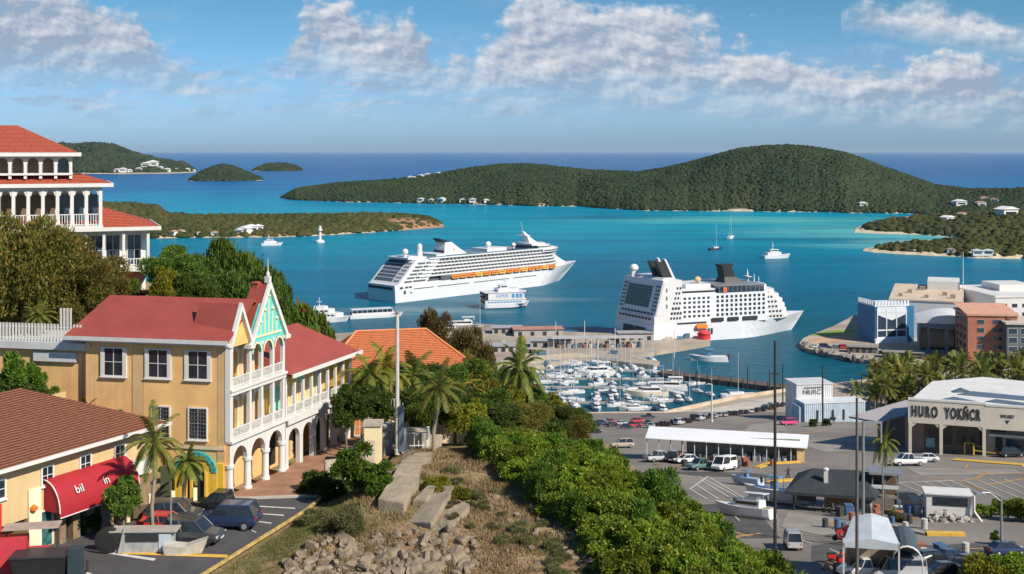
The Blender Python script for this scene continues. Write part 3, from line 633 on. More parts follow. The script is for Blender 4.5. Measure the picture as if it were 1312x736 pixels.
# ------------------------------------------------------------------ ochre building with galleries
def grille(t, M, cx, z0, w, h):
    b = MB(M)
    for i in range(1, 6): b.box(cx-w/2+w*i/6-.02, cx-w/2+w*i/6+.02, -.17, -.14, z0, z0+h)
    for i in range(1, 8): b.box(cx-w/2, cx+w/2, -.172, -.142, z0+h*i/8-.018, z0+h*i/8+.018)
    b.build('window_grille', mat('grille_grey', (.12, .13, .14), .5), t)
def ochre_building():
    C = Vector((-24.3, 100.9, STZ)); fd = Vector((.98, -.199, 0)).normalized(); g = Vector((.33, .944, 0)).normalized()
    LF = 13.7; FL = C-fd*LF
    t = thing('ochre_building', 'three storey ochre building with red roof, white galleries and a teal gable beside the street', 'building', tuple(C))
    MF = frame(FL, fd); MG = frame(C, g)
    b = MB(MF); b.box(0, LF, 0, .45, -.6, 13.45); b.M = MG; b.box(.44, 9.2, 2.4, 13.2, -.6, 13.4); b.box(9.2, 22.7, 2.6, 9.4, -.6, 9.0)
    b.build('wall', ORANGE, t)
    b = MB(MF)                                                # wing running off to the left under the terrace
    b.box(-9, -.01, .6, 7, -1, 12.3); b.build('side_wing', ORANGE, t)
    b = MB(MF); b.box(-9.3, -.02, .1, 7.2, 12.3, 12.95); b.box(-5.4, -1.2, .32, .6, 11.2, 12.05); b.build('terrace_beam', GREYW, t)
    # main roof
    b = MB(MF)
    for s in (0, 1):
        y0, y1 = (-.65, 4.7) if s == 0 else (10.4, 4.7)
        b.add([(-1.7, y0, 13.55), (LF+.15, y0, 13.55), (LF+.15, y1, 16.45), (-.4, y1, 16.45), (-1.7, y0, 13.75), (LF+.15, y0, 13.75), (LF+.15, y1, 16.7), (-.4, y1, 16.7)],
              [(0, 1, 2, 3), (4, 5, 6, 7), (0, 1, 5, 4), (1, 2, 6, 5), (3, 0, 4, 7)])
    b.add([(-1.7, -.6, 13.6), (-1.7, 10.3, 13.6), (-.4, 4.7, 16.6)], [(0, 1, 2)])
    rf = b.build('roof', REDROOF, t)
    b = MB(MF); b.box(-1.8, LF+.1, -.78, -.66, 13.38, 13.72); b.box(-.2, LF, -.5, -.002, 13.2, 13.4); b.build('gutter', GREYW, rf)
    b = MB(MF); b.tube([(.35, -.3, 13.3), (.35, -.12, 12.9), (.35, -.12, 12.6)], .1, 6); b.build('downpipe', GREYW, t)
    # facade trim and windows
    for x0, x1 in ((4.55, 5.55), (12.55, 13.25)):
        MB(MF).box(x0, x1, -.06, -.002, 0, 13.1).build('pilaster', PILA, t)
    MB(MF).box(13.28, 13.75, -.1, .5, 4.9, 13.2).build('corner_post', WHITE, t)
    MB(MF).box(2, 13.25, -.14, -.062, 4.2, 4.5).build('string_course', mat('tan_band', (.62, .50, .33), .7, .1), t)
    MB(MF).box(5.6, 12.5, -.05, -.003, 4.55, 13.0).build('panel', mat('ochre_panel', (.73, .45, .185), .85, .12, .5), t)
    for cx in (2.75, 7.0, 10.75): window(t, MF, cx, 10.3, 1.75, 2.35, pm=DGLASS, cols=2, rows=2, fr=.12, shutters=.24, y=-.06)
    for cx, in ((7.25,), (10.75,)): window(t, MF, cx, 5.1, 1.6, 2.6, pm=DGLASS, cols=2, rows=2, fr=.12, y=-.06); grille(t, MF, cx, 5.1, 1.6, 2.6)
    # painted portal
    px0, px1 = 9.1, 12.2
    b = MB(MF); c_ = (px0+px1)/2; n_ = 18; ro, ri, zo, zi = 1.95, 1.5, 1.75, 1.35
    o_ = [(c_+ro*math.cos(math.pi*i/n_), 2.3+zo*math.sin(math.pi*i/n_)) for i in range(n_+1)]; i_ = [(c_+ri*math.cos(math.pi*i/n_), 2.3+zi*math.sin(math.pi*i/n_)) for i in range(n_+1)]
    for k in range(n_): b.sideprism([o_[k], o_[k+1], i_[k+1], i_[k]], -.36-.03*(k % 2), -.07)
    po = b.build('portal', mat('teal_mosaic', (.06, .32, .31), .6, .6, 5), t)
    b = MB(MF); b.box(c_-1.95, c_-1.45, -.3, -.07, 0, 2.3); b.build('jamb', YELW, po); b = MB(MF); b.box(c_+1.45, c_+1.95, -.3, -.07, 0, 2.3); b.build('jamb', YELW, po)
    b = MB(MF); b.archwall(px0+.08, px1-.08, 2.25, 3.1, [(px0+.75, px1-.75)], -.28, -.08, seg=14, rise=.9); b.build('arch', YELW, po)
    b = MB(MF); b.box(px0+.76, px1-.76, -.12, -.07, 0, 3.1); b.build('doorway', DARK, po)
    for x in (px0+.6, px1-.6, (px0+px1)/2-.4): MB(MF).box(x-.1, x+.1, -.4, -.2, 0, 2.3).build('jamb', YELW, po)
    MB(MF).box(12.3, 13.2, -.24, -.07, 0, 3.1).build('panel', YELW, t)
    for x in (4.6, 6.2, 7.8): MB(MF).box(x-.5, x+.5, -.3, -.065, 0, 2.6).build('shutter', mat('dark_green_board', (.10, .12, .06), .7), t)
    # galleries along the street side: floors, arcade, posts, rails
    b = MB(MG); b.archwall(.0, 9.2, 3.0, 4.75, [(.5, 2.75), (3.4, 5.75), (6.4, 8.75)], 0, .42, zb=2.9, rise=1.25); ar = b.build('arcade', WHITE, t)
    for x in (.25, 3.08, 6.08, 8.98):
        q = MB(MG); q.lathe([(.42, 0), (.42, .3), (.33, .34), (.31, 2.55), (.42, 2.62), (.44, 2.9)], (x, .2, 0), 14); q.build('column', WHITE, t)
    for x in (.6, 3.4, 6.4): MB(MG).lathe([(.3, 0), (.24, .3), (.22, 2.7), (.32, 2.9)], (x, 2.05, 0), 12).build('column', STONE, t)
    for z, nm in ((4.76, 'gallery_floor'), (9.2, 'gallery_floor')):
        b = MB(MG); b.box(-.1, 9.35, -.25, 2.45, z, z+.22); b.box(-.05, 9.3, -.12, -.02, z-.35 if z > 5 else z-.01, z); b.build(nm, WHITE, t)
    posts = (.2, 3.3, 5.25, 7.2, 9.05)
    for z0, z1 in ((4.98, 9.2), (9.42, 12.95)):
        for x in posts:
            b = MB(MG); b.box(x-.16, x+.16, 0, .32, z0, z1); b.box(x-.22, x+.22, -.05, .37, z1-.35, z1-.1); b.build('column', WHITE, t)
        for a, c in zip(posts, posts[1:]): railing(t, MG, a+.16, c-.16, z0, .95, .1, step=.22)
    for z0, doors in ((5.0, (4.3, 6.2, 8.1)), (9.42, (4.3, 6.2, 8.1))):
        for x in doors:
            b = MB(MG); b.archwall(x-.65, x+.65, z0+2.1, z0+3.1, [(x-.5, x+.5)], 2.28, 2.41, zb=z0, rise=.5); d = b.build('door_frame', WHITE, t)
            MB(MG).box(x-.5, x+.5, 2.33, 2.402, z0, z0+2.55).build('door', DOORO if z0 > 6 else mat('tan_door', (.42, .25, .10), .6), d)
    window(t, MG, 1.7, 10.6, .7, 1.1, pm=BGLASS, y=2.36, cols=1, rows=2); window(t, MG, 1.7, 6.3, .8, 1.5, pm=BGLASS, y=2.36, cols=1, rows=2)
    for x in (1.7, 4.3, 7.2): 
        MB(MG).ball((x, 2.1, 8.2), .22, 10).build('lamp_globe', WHITE, t)
    # small side gable
    b = MB(MG); b.sideprism([(.1, 13.0), (3.25, 13.0), (3.25, 13.5), (1.68, 16.2), (.1, 13.5)], .16, .5); b.build('side_gable', ORANGE2, t)
    b = MB(MG)
    for sx in (-1, 1): b.sideprism([(1.68+sx*1.85, 13.05), (1.68+sx*1.5, 13.05), (1.68, 16.05), (1.68, 16.75)], -.2, .15)
    b.build('bargeboard', WHITE, t)
    b = MB(MG)
    for sx in (-1, 1): b.add([(1.68+sx*1.72, -.1, 13.25), (1.68, -.1, 16.6), (1.68, 4.2, 16.6), (1.68+sx*1.72, 4.2, 13.25), (1.68+sx*1.62, -.1, 13.2), (1.68, -.1, 16.45), (1.68, 4.2, 16.45), (1.68+sx*1.62, 4.2, 13.2)], [(0, 1, 2, 3), (4, 5, 6, 7), (0, 4, 5, 1), (0, 3, 7, 4)])
    b.build('gable_roof', REDROOF, t)
    # teal gable: arched openings below a steep triangle with white fretwork
    b = MB(MG); b.archwall(3.3, 9.25, 11.95, 13.2, [(3.62, 5.08), (5.45, 6.98), (7.4, 8.85)], .0, .34, zb=11.9, rise=.85, seg=12); tg = b.build('teal_gable', TEAL, t)
    b = MB(MG); b.sideprism([(3.3, 13.201), (9.25, 13.201), (6.28, 18.0)], .0, .34); b.build('gable_panel', TEAL, tg)
    b = MB(MG)
    for sx in (-1, 1): b.sideprism([(6.28+sx*3.35, 12.7), (6.28+sx*2.95, 12.7), (6.28, 17.5), (6.28, 18.25)], -.26, -.01)
    b.box(2.9, 3.6, -.3, .4, 12.5, 12.85); b.box(8.95, 9.8, -.3, .4, 12.5, 12.85); b.build('bargeboard', WHITE, tg)
    b = MB(MG)
    for x, z0, z1 in ((4.9, 13.3, 14.6), (5.6, 13.3, 15.6), (6.28, 13.3, 16.8), (6.95, 13.3, 15.6), (7.65, 13.3, 14.6)):
        b.box(x-.07, x+.07, -.06, -.005, z0, z1); b.lathe([(.02, -.22), (.2, 0), (.02, .22)], (x, -.06, z1), 8)
    b.box(4.0, 8.5, -.08, -.003, 13.25, 13.42); b.build('fretwork', CREAM, tg)
    for a, c in ((3.62, 5.08), (5.45, 6.98), (7.4, 8.85)):
        b = MB(MG); r = (c-a)/2; ctr = (a+c)/2
        pts = [(ctr+(r+.1)*math.cos(math.pi*i/12), 11.95+(.95)*math.sin(math.pi*i/12)) for i in range(13)]; pin = [(ctr+(r-.06)*math.cos(math.pi*i/12), 11.95+.8*math.sin(math.pi*i/12)) for i in range(13)]
        for i in range(12): b.add([(pts[i][0], -.05, pts[i][1]), (pts[i+1][0], -.05, pts[i+1][1]), (pin[i+1][0], -.05, pin[i+1][1]), (pin[i][0], -.05, pin[i][1])], [(0, 1, 2, 3)])
        b.build('arch_trim', CREAM, tg)
    b = MB(MG)
    for sx in (-1, 1): b.add([(6.28+sx*3.2, .1, 12.75), (6.28, .1, 18.05), (6.28, 1.7, 18.05), (6.28+sx*3.2, 1.7, 12.75), (6.28+sx*3.1, .1, 12.7), (6.28, .1, 17.9), (6.28, 1.7, 17.9), (6.28+sx*3.1, 1.7, 12.7)], [(0, 1, 2, 3), (4, 5, 6, 7), (0, 4, 5, 1), (0, 3, 7, 4)])
    b.build('gable_roof', REDROOF, t)
    b = MB(MG); b.box(5.95, 6.6, .9, 1.5, 16.5, 17.9); b.box(5.88, 6.67, .83, 1.57, 17.9, 18.05); b.build('chimney', mat('red_brick', (.38, .10, .06), .85, .25, 3), rf)
    b = MB(MG); b.box(6.1, 6.46, -.2, .3, 18.0, 18.6); b.lathe([(.16, 0), (.2, .15), (.05, .5), (.02, 1.6)], (6.28, .05, 18.6), 8); b.build('finial', WHITE, tg)
    # the long lower wing
    b = MB(MG); b.archwall(9.35, 22.7, 2.7, 4.75, [(9.9, 12.0), (12.6, 14.6), (15.2, 16.8), (17.3, 18.9), (19.6, 21.0)], 0, .45, zb=-.2, rise=1.0); b.build('arcade', WHITE, t)
    for i, (x, dm) in enumerate(((10.95, DARK), (13.6, mat('green_door', (.16, .26, .12), .6)), (16.0, DARK), (18.1, DOORO), (20.3, DARK))):
        MB(MG).box(x-.75, x+.75, 2.48, 2.61, 0, 3.2).build('door', dm, t)
    b = MB(MG); b.box(9.35, 23.2, -.3, 2.7, 4.76, 5.0); b.box(9.35, 23.2, -.31, -.2, 4.3, 4.75); b.build('gallery_floor', WHITE, t)
    wp = [9.5+i*1.65 for i in range(9)]
    for x in wp:
        b = MB(MG); b.box(x-.13, x+.13, 0, .26, 5.0, 9.0); b.box(x-.2, x+.2, -.04, .3, 8.5, 8.7); b.build('column', WHITE, t)
    for a, c in zip(wp, wp[1:]): railing(t, MG, a+.13, c-.13, 5.0, .95, .1, step=.24)
    cols_ = [YELW, TEAL, DOORO, BLUEP, CREAM, YELW, BLUEP, DOORO]
    for (a, c), mm in zip(zip(wp, wp[1:]), cols_):
        x = (a+c)/2; b = MB(MG); b.archwall(a+.13, c-.13, 7.9, 8.98, [(a+.25, c-.25)], .05, .18, zb=7.85, rise=.6); b.build('arch_panel', mm if mm is not DOORO else YELW, t)
        b = MB(MG); b.archwall(x-.62, x+.62, 7.0, 8.0, [(x-.45, x+.45)], 2.44, 2.61, zb=5.0, rise=.45); d = b.build('door_frame', CREAM, t)
        MB(MG).box(x-.45, x+.45, 2.52, 2.602, 5.0, 7.4).build('door', mm if mm is not CREAM else BGLASS, d)
    b = MB(MG)
    b.add([(9.3, -.7, 9.05), (23.6, -.7, 9.05), (20.5, 5.2, 12.1), (9.3, 5.2, 12.1), (23.6, 10.6, 9.05), (9.3, 10.6, 9.05), (9.3, -.7, 8.9), (23.6, -.7, 8.9), (23.6, 10.6, 8.9), (9.3, 10.6, 8.9)],
          [(0, 1, 2, 3), (1, 4, 2), (4, 5, 3, 2), (0, 3, 5), (6, 7, 8, 9), (0, 6, 7, 1), (1, 7, 8, 4)])
    wr = b.build('wing_roof', REDROOF, t)
    b = MB(MG); b.box(9.3, 23.7, -.86, -.71, 8.75, 9.12); b.box(23.61, 23.76, -.86, 10.6, 8.75, 9.12); b.build('gutter', WHITE, wr)
    b = MB(MG); b.box(22.7, 23.1, .4, 2.5, 5.2, 8.6); b.build('end_panel', YELW, t)
    return t
ochre_building()
# terrace fence on the wing
def picket_fence():
    M = frame(Vector((-24.3, 100.9, STZ))-Vector((.98, -.199, 0)).normalized()*13.7, (.98, -.199))
    t = thing('picket_fence', 'white vertical board fence along the terrace left of the red roof', 'fence', tuple(M @ Vector((-4, .6, 12.96))))
    b = MB(M); b.box(-9.2, -.5, .45, .5, 13.2, 13.3); b.box(-9.2, -.5, .45, .5, 14.2, 14.3); b.build('rail', WHITE, t)
    for i in range(27):
        x = -9.1+i*.32; MB(M).box(x-.085, x+.085, .38, .449, 12.97, 14.55 if i < 20 or i > 23 else 16.0).build('picket', WHITE, t)
picket_fence()

# ------------------------------------------------------------------ beige shop with brown roof and red awning
def text_mesh(body, size, extr, M, name, m, parent, sx=1.0, space=1.0, bold=0.0):
    cu = bpy.data.curves.new('lettering', 'FONT'); cu.body = body; cu.size = size; cu.extrude = extr; cu.offset = bold; cu.align_x = 'CENTER'; cu.align_y = 'CENTER'; cu.space_character = space
    o = bpy.data.objects.new('tmp', cu); COL.objects.link(o)
    dg = bpy.context.evaluated_depsgraph_get(); me = bpy.data.meshes.new_from_object(o.evaluated_get(dg))
    bpy.data.objects.remove(o)
    base = M @ Matrix(((sx, 0, 0, 0), (0, 0, -1, 0), (0, 1, 0, 0), (0, 0, 0, 1)))
    off = Vector(parent.get('_o', (0, 0, 0)))
    me.transform(Matrix.Translation(-off) @ base); me.materials.clear(); me.materials.append(m); me.name = name
    q = bpy.data.objects.new(name, me); COL.objects.link(q); q.parent = parent; return q
def shop():
    A = Vector((-36.9, 84.3, STZ)); d = Vector((.457, .889, 0)).normalized()
    M = frame(A, d); n = M @ Vector((0, 0, 0))
    t = thing('shop', 'beige shop with brown tiled hip roof at the left edge', 'shop', tuple(A))
    BEI = mat('beige_siding', (.56, .415, .215), .8, .06, .8, .1, streak=.14)
    b = MB(M)
    b.box(-30, -2.0, .8, 16, -.5, 7); b.box(-2.0, 3.1, .8, 16, 2.6, 7.0); b.box(3.1, 16.2, .8, 16, -.5, 7.0); b.box(-2.0, 3.1, 3.4, 16, -.5, 2.6)
    b.build('wall', BEI, t)
    b = MB(M)                                                # hip roof
    e = [(-32, -.1, 7), (17, -.1, 7), (17, 17, 7), (-32, 17, 7), (-32, 8.3, 10.6), (8.8, 8.3, 10.6)]
    b.add(e, [(0, 1, 5, 4), (1, 2, 5), (2, 3, 4, 5), (0, 3, 2, 1)]); b.build('roof', BROWNROOF, t)
    b = MB(M); b.box(-32, 17.1, -.24, -.08, 6.78, 7.06); b.box(17.0, 17.14, -.24, 17, 6.78, 7.06); b.build('fascia', WHITE, t)
    b = MB(M); b.box(-32, 16.98, -.08, .8, 6.76, 6.8); b.build('soffit', mat('soffit_paint', (.6, .5, .33), .8), t)
    for cx in (-3.6, .55, 4.9, 8.6, 12.2): window(t, M, cx, 4.75, .95, 1.25, cols=2, rows=2, fr=.14, y=.78)
    b = MB(M); b.box(3.1, 4.2, .6, .79, 0, 4.7); b.build('pilaster', mat('pale_pilaster', (.80, .70, .48), .8), t)
    b = MB(M); b.box(4.3, 5.3, .72, .79, .1, 2.7); dd = b.build('glass_door', mat('teal_glass', (.04, .13, .13), .1, .6, 2.5), t)
    b = MB(M); b.box(4.2, 4.32, .66, .8, 0, 2.8); b.box(5.28, 5.4, .66, .8, 0, 2.8); b.box(4.32, 5.28, .66, .8, 2.7, 2.8); b.build('door_frame', WHITE, dd)
    b = MB(M); b.box(1.2, 2.8, 3.3, 3.38, .9, 2.2); b.build('window', BGLASS, t)
    b = MB(M); b.lathe([(.02, -.3), (.28, -.1), (.28, .1), (.02, .3)], (3.4, .45, 3.3), 10); b.build('lantern', mat('orange_lantern', (.75, .16, .02), .5), t)
    # stone base with arched openings under the awning
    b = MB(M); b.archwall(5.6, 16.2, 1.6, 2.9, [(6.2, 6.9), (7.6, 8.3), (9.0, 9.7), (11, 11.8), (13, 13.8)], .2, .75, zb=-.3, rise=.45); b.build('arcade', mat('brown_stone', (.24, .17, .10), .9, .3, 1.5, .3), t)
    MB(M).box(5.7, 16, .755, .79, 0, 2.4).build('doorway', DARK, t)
    # hanging sign
    sg = MB(M).box(-6.5, .6, .5, .78, 2.35, 4.35).build('sign', mat('sign_red', (.55, .03, .03), .5, .06), t)
    text_mesh('PEO', 1.35, .03, M @ Matrix.Translation((-1.05, .48, 3.3)), 'lettering', WHITE, sg)
    # awning, a quarter barrel
    AWR = mat('awning_red', (.34, .016, .026), .75, .08, 1.2); n_ = 8
    b = MB(M); prof = [(.78-1.75*math.sin(a), 2.75+2.35*math.cos(a)) for a in [i/n_*math.pi/2 for i in range(n_+1)]]
    x0, x1 = 4.6, 12.6
    b.add([(x, y, z) for x in (x0, x1) for y, z in prof], [(i, i+1, n_+1+i+1, n_+1+i) for i in range(n_)])
    for x in (x0, x1): b.add([(x, .78, 2.75)]+[(x, y, z) for y, z in prof], [tuple(range(n_+2))])
    b.add([(x0, prof[-1][0], 2.75), (x1, prof[-1][0], 2.75), (x1, prof[-1][0]+.05, 2.35), (x0, prof[-1][0]+.05, 2.35)], [(0, 1, 2, 3)])
    aw = b.build('awning', AWR, t)
    b = MB(M)
    for x in (x0-.03, x1+.03): b.tube([(x, y-.02, z) for y, z in prof], .05, 6)
    b.tube([(x0, prof[-1][0]-.02, 2.4), (x1, prof[-1][0]-.02, 2.4)], .045, 6); b.build('awning_trim', WHITE, aw)
    for x, w in ((6.6, 'bil'), (9.3, 'in')):
        q = prof[5]; text_mesh(w, .9, .02, M @ Matrix.Translation((x, q[0]-.12, q[1]+.05)) @ Matrix.Rotation(R(-28), 4, 'X'), 'lettering', WHITE, aw)
    b = MB(M); b.box(13.4, 15.2, .3, .7, 3.2, 4.4); b.build('shop_sign', WHITE, t)
shop()

# ------------------------------------------------------------------ white hotel on the hill
def hotel():
    O = Vector((-43.4, 124.0, 88.5)); d = Vector((.93, .37, 0)).normalized()
    M = frame(O, d)                                          # x runs to the right hand front corner at 0
    t = thing('hotel', 'white three tier hotel with red tiled roofs and colonnades on the hill at the left', 'hotel', tuple(O))
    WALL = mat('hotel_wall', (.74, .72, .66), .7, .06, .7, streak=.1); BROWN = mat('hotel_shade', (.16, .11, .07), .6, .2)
    def hip(x0, x1, y0, y1, z, rise, m=TILERED, inset=None, nm='roof'):
        ins = inset if inset is not None else (y1-y0)/2
        b = MB(M); v = [(x0, y0, z), (x1, y0, z), (x1, y1, z), (x0, y1, z)]
        if inset is None: v += [(x0+ins, y0+ins, z+rise), (x1-ins, y0+ins, z+rise)]; fs = [(0, 1, 5, 4), (1, 2, 5), (2, 3, 4, 5), (3, 0, 4)]
        else: v += [(x0+ins, y0+ins, z+rise), (x1-ins, y0+ins, z+rise), (x1-ins, y1-ins, z+rise), (x0+ins, y1-ins, z+rise)]; fs = [(0, 1, 5, 4), (1, 2, 6, 5), (2, 3, 7, 6), (3, 0, 4, 7)]
        b.add(v, fs); r = b.build(nm, m, t)
        b = MB(M); b.box(x0-.08, x1+.08, y0-.14, y0, z-.34, z+.06); b.box(x1, x1+.14, y0, y1, z-.34, z+.06); b.box(x0, x1-.01, y0+.02, y1, z-.30, z-.02); b.build('fascia', WHITE, r)
    # tier 3 wing at the right, lowest
    b = MB(M); b.box(-30, .3, 2.2, 14, -6, 3.2); b.box(.3, 4.6, 2.6, 13, -6, 3.0); b.build('wall', WALL, t)
    hip(-31, 5.9, .2, 14.5, 3.35, 1.9, inset=5.6, nm='wing_roof')
    MB(M).box(-6, 5.2, -.2, 2.6, -1.35, -1.05).build('balcony_floor', WHITE, t)
    for x in (-4.2, -1.6, .2, 2.2, 4.7):
        MB(M).box(x-.14, x+.14, .5, .78, -1.05, 3.05).build('column', WHITE, t)
    railing(t, M, -4.1, 5.0, -1.05, 1.1, -.05, step=.3); MB(M).box(-6, 5.3, -.22, 2.4, -3.9, -3.62).build('lower_roof', TILERED, t)
    for x in (-3.0, -.6, 1.2, 3.4): window(t, M, x, -.8, 1.35, 3.2, pm=BGLASS, y=2.18 if x < .3 else 2.58, cols=2, rows=2, sill=False)
    # tier 2
    b = MB(M); b.box(-30, -.9, 2.4, 12.5, 3.2, 8.0); b.build('wall', WALL, t)
    hip(-31, 1.0, .0, 13.4, 8.05, .95, inset=2.9, nm='skirt_roof')
    MB(M).box(-30, .1, .1, 2.5, 3.36, 3.62).build('balcony_floor', WHITE, t)
    cx2 = [-.15-i*1.42 for i in range(15)]
    for x in cx2: MB(M).box(x-.17, x+.17, .3, .62, 3.62, 7.75).build('column', WHITE, t)
    for a, c in zip(cx2[1:], cx2): railing(t, M, a+.17, c-.17, 3.62, 1.25, .45, step=.25)
    for i, (a, c) in enumerate(zip(cx2[1:], cx2)):
        b = MB(M); b.archwall(a+.17, c-.17, 6.9, 7.74, [(a+.3, c-.3)], .36, .56, zb=6.85, rise=.5); b.build('arch_panel', WHITE, t)
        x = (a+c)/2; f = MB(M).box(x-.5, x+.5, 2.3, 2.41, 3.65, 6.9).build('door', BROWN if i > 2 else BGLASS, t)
    for z in (3.63,): 
        for y0, y1 in ((.62, 2.3),): pass
    # tier 1
    b = MB(M); b.box(-30, -3.7, 2.6, 11.5, 8.3, 11.3); b.build('wall', WALL, t)
    hip(-31, -2.2, .6, 13, 11.3, 3.0, nm='roof')
    MB(M).box(-29.9, -2.9, 1.0, 2.7, 8.98, 9.2).build('balcony_floor', WHITE, t)
    cx1 = [-3.1-i*1.48 for i in range(12)]
    for x in cx1: MB(M).box(x-.15, x+.15, 1.1, 1.4, 8.6, 11.0).build('column', WHITE, t)
    for i, (a, c) in enumerate(zip(cx1[1:], cx1)):
        b = MB(M); b.archwall(a+.15, c-.15, 10.3, 10.99, [(a+.22, c-.22)], 1.14, 1.36, zb=10.2, rise=.5); b.build('arch_panel', WHITE, t)
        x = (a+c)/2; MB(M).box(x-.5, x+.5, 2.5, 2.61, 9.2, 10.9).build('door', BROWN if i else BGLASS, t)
    return t
hotel()

# ------------------------------------------------------------------ house with orange hip roof behind the palms
def orange_house():
    O = P(510, 474, 160); M = frame((O.x, O.y, 61), (.97, .24))
    t = thing('orange_house', 'low house with broad orange tiled hip roof behind the flagpole', 'house', (O.x, O.y, 61))
    b = MB(M); b.box(-9.5, 10.5, .8, 13, -2, 8.4); b.build('wall', mat('peach_wall', (.72, .50, .28), .8, .1), t)
    b = MB(M); v = [(-11, -.6, 8.3), (12, -.6, 8.3), (12, 14.5, 8.3), (-11, 14.5, 8.3), (-5, 6.9, 13.5), (5.0, 6.9, 13.5)]
    b.add(v, [(0, 1, 5, 4), (1, 2, 5), (2, 3, 4, 5), (3, 0, 4), (3, 2, 1, 0)]); rf = b.build('roof', TILEOR, t)
    b = MB(M); b.tube([(5, 6.9, 13.55), (12, -.6, 8.35)], .16, 6); b.tube([(-5, 6.9, 13.55), (-11, -.6, 8.35)], .16, 6); b.tube([(-5, 6.9, 13.55), (5, 6.9, 13.55)], .16, 6); b.build('ridge_tile', mat('ridge_orange', (.66, .24, .10), .8), rf)
    b = MB(M); b.box(-11.1, 12.1, -.75, -.6, 8.0, 8.35); b.build('fascia', WHITE, rf)
    for x in (-7, -3, 1, 5, 8.5): window(t, M, x, 4.6, 1.3, 2.0, y=.78)
orange_house()
# pale wall, ramp and railing between gallery and flagpole
def ramp_wall():
    t = thing('retaining_wall', 'long grey concrete ramp wall climbing from the arcade towards the flagpole', 'wall', (-15, 112, STZ))
    p0, p1 = P(432, 590, 108.5), P(503, 548, 116)
    M = frame((p0.x, p0.y, STZ), (p1-p0).xy); ln = (p1-p0).xy.length
    b = MB(M); b.sideprism([(0, -.6), (ln, -.6), (ln, 3.0), (ln-1.5, 3.0), (0, .95)], 0, .5); b.build('wall', CONC, t)
    b = MB(M); b.sideprism([(-.05, .952), (ln-1.5, 3.002), (ln+.05, 3.002), (ln+.05, 3.14), (ln-1.55, 3.14), (-.05, 1.08)], -.08, .58); b.build('coping', mat('pale_coping', (.48, .46, .43), .8, .1), t)
    t = thing('terrace_wall', 'pale wall with tall white railing behind the small trees beside the gallery', 'wall', (-14, 122, STZ))
    M = frame((-17.2, 122.5, STZ), (1, .06)); b = MB(M); b.box(0, 13, 0, .4, -1, 2.4); b.build('wall', mat('cream_wall', (.70, .58, .40), .8, .1), t)
    railing(t, M, 0, 13, 2.4, 1.6, .2, step=.3)
    for x in (1.2, 2.8): window(t, M, x, .3, .9, 1.7, y=-.02, pm=DOORO, sill=False)
    t = thing('stone_wall', 'stepped pale stone wall stub in front of the concrete ramp', 'wall', (-16, 107, STZ))
    M = frame((P(417, 590, 106).x, 106, STZ), (.93, .36)); b = MB(M); b.box(0, 2.1, 0, .6, -.5, 1.9); b.box(2.1, 3.3, 0, .6, -.5, 2.5); b.box(3.3, 4.6, 0, .6, -.5, 3.3); b.build('wall', STONE, t)
    MB(M).box(.6, 1.6, -.05, -.002, 0, 1.3).build('niche', mat('niche_green', (.07, .12, .05), .8), t)
    t = thing('stone_pier', 'square cream stone gate pier at the foot of the flagpole', 'pillar', (P(478, 575, 110).x, 110, 71))
    q = P(478, 588, 110); b = MB(); b.box(q.x-.75, q.x+.75, 109.4, 110.9, 70, 74.3); b.build('shaft', CREAM, t)
    b = MB(); b.box(q.x-.9, q.x+.9, 109.25, 111.05, 74.3, 74.6); b.build('cap', STONE, t)
    t = thing('white_railing', 'white metal stair railing right of the flagpole', 'railing', (P(530, 590, 113).x, 113, 71))
    q = P(519, 560, 113.5); M = frame((q.x, 113.5, 71.3), (1, .15)); railing(t, M, 0, 2.2, .0, 1.4, 0, step=.4)
    for x in (0, 2.2): MB(M).box(x-.14, x+.14, -.14, .14, -.4, 1.9).build('post', WHITE, t)
    t = thing('stone_wall', 'rough pale stone wall beside the white stair railing right of the flagpole', 'wall', (P(530, 590, 114).x, 114.2, 71))
    b = MB(frame((P(514, 560, 114).x, 114.4, 70.5), (1, .1))); b.box(0, 2.8, 0, .6, 0, 2.4); b.box(2.8, 4.0, 0, .6, 0, 1.6); b.build('wall', STONE, t)
ramp_wall()
def flagpole():
    q = P(509, 575, 112); t = thing('flagpole', 'tall bare grey pole standing on the hill crest', 'pole', (q.x, 112, 71.2))
    b = MB(); b.lathe([(.26, -.3), (.26, .2), (.20, .25), (.17, 13.1)], (q.x, 112, 71.3), 12); b.build('shaft', mat('pole_grey', (.50, .49, .47), .5, .1), t)
    b = MB(); b.lathe([(.05, 0), (.22, .1), (.22, .25), (.05, .4)], (q.x, 112, 84.4), 10); b.build('cap', STEEL, t)
    b = MB(); b.box(q.x+.17, q.x+.62, 111.7, 112.2, 71.3, 75.6); b.build('cabinet', mat('blue_grey_metal', (.09, .12, .17), .5), t)
flagpole()
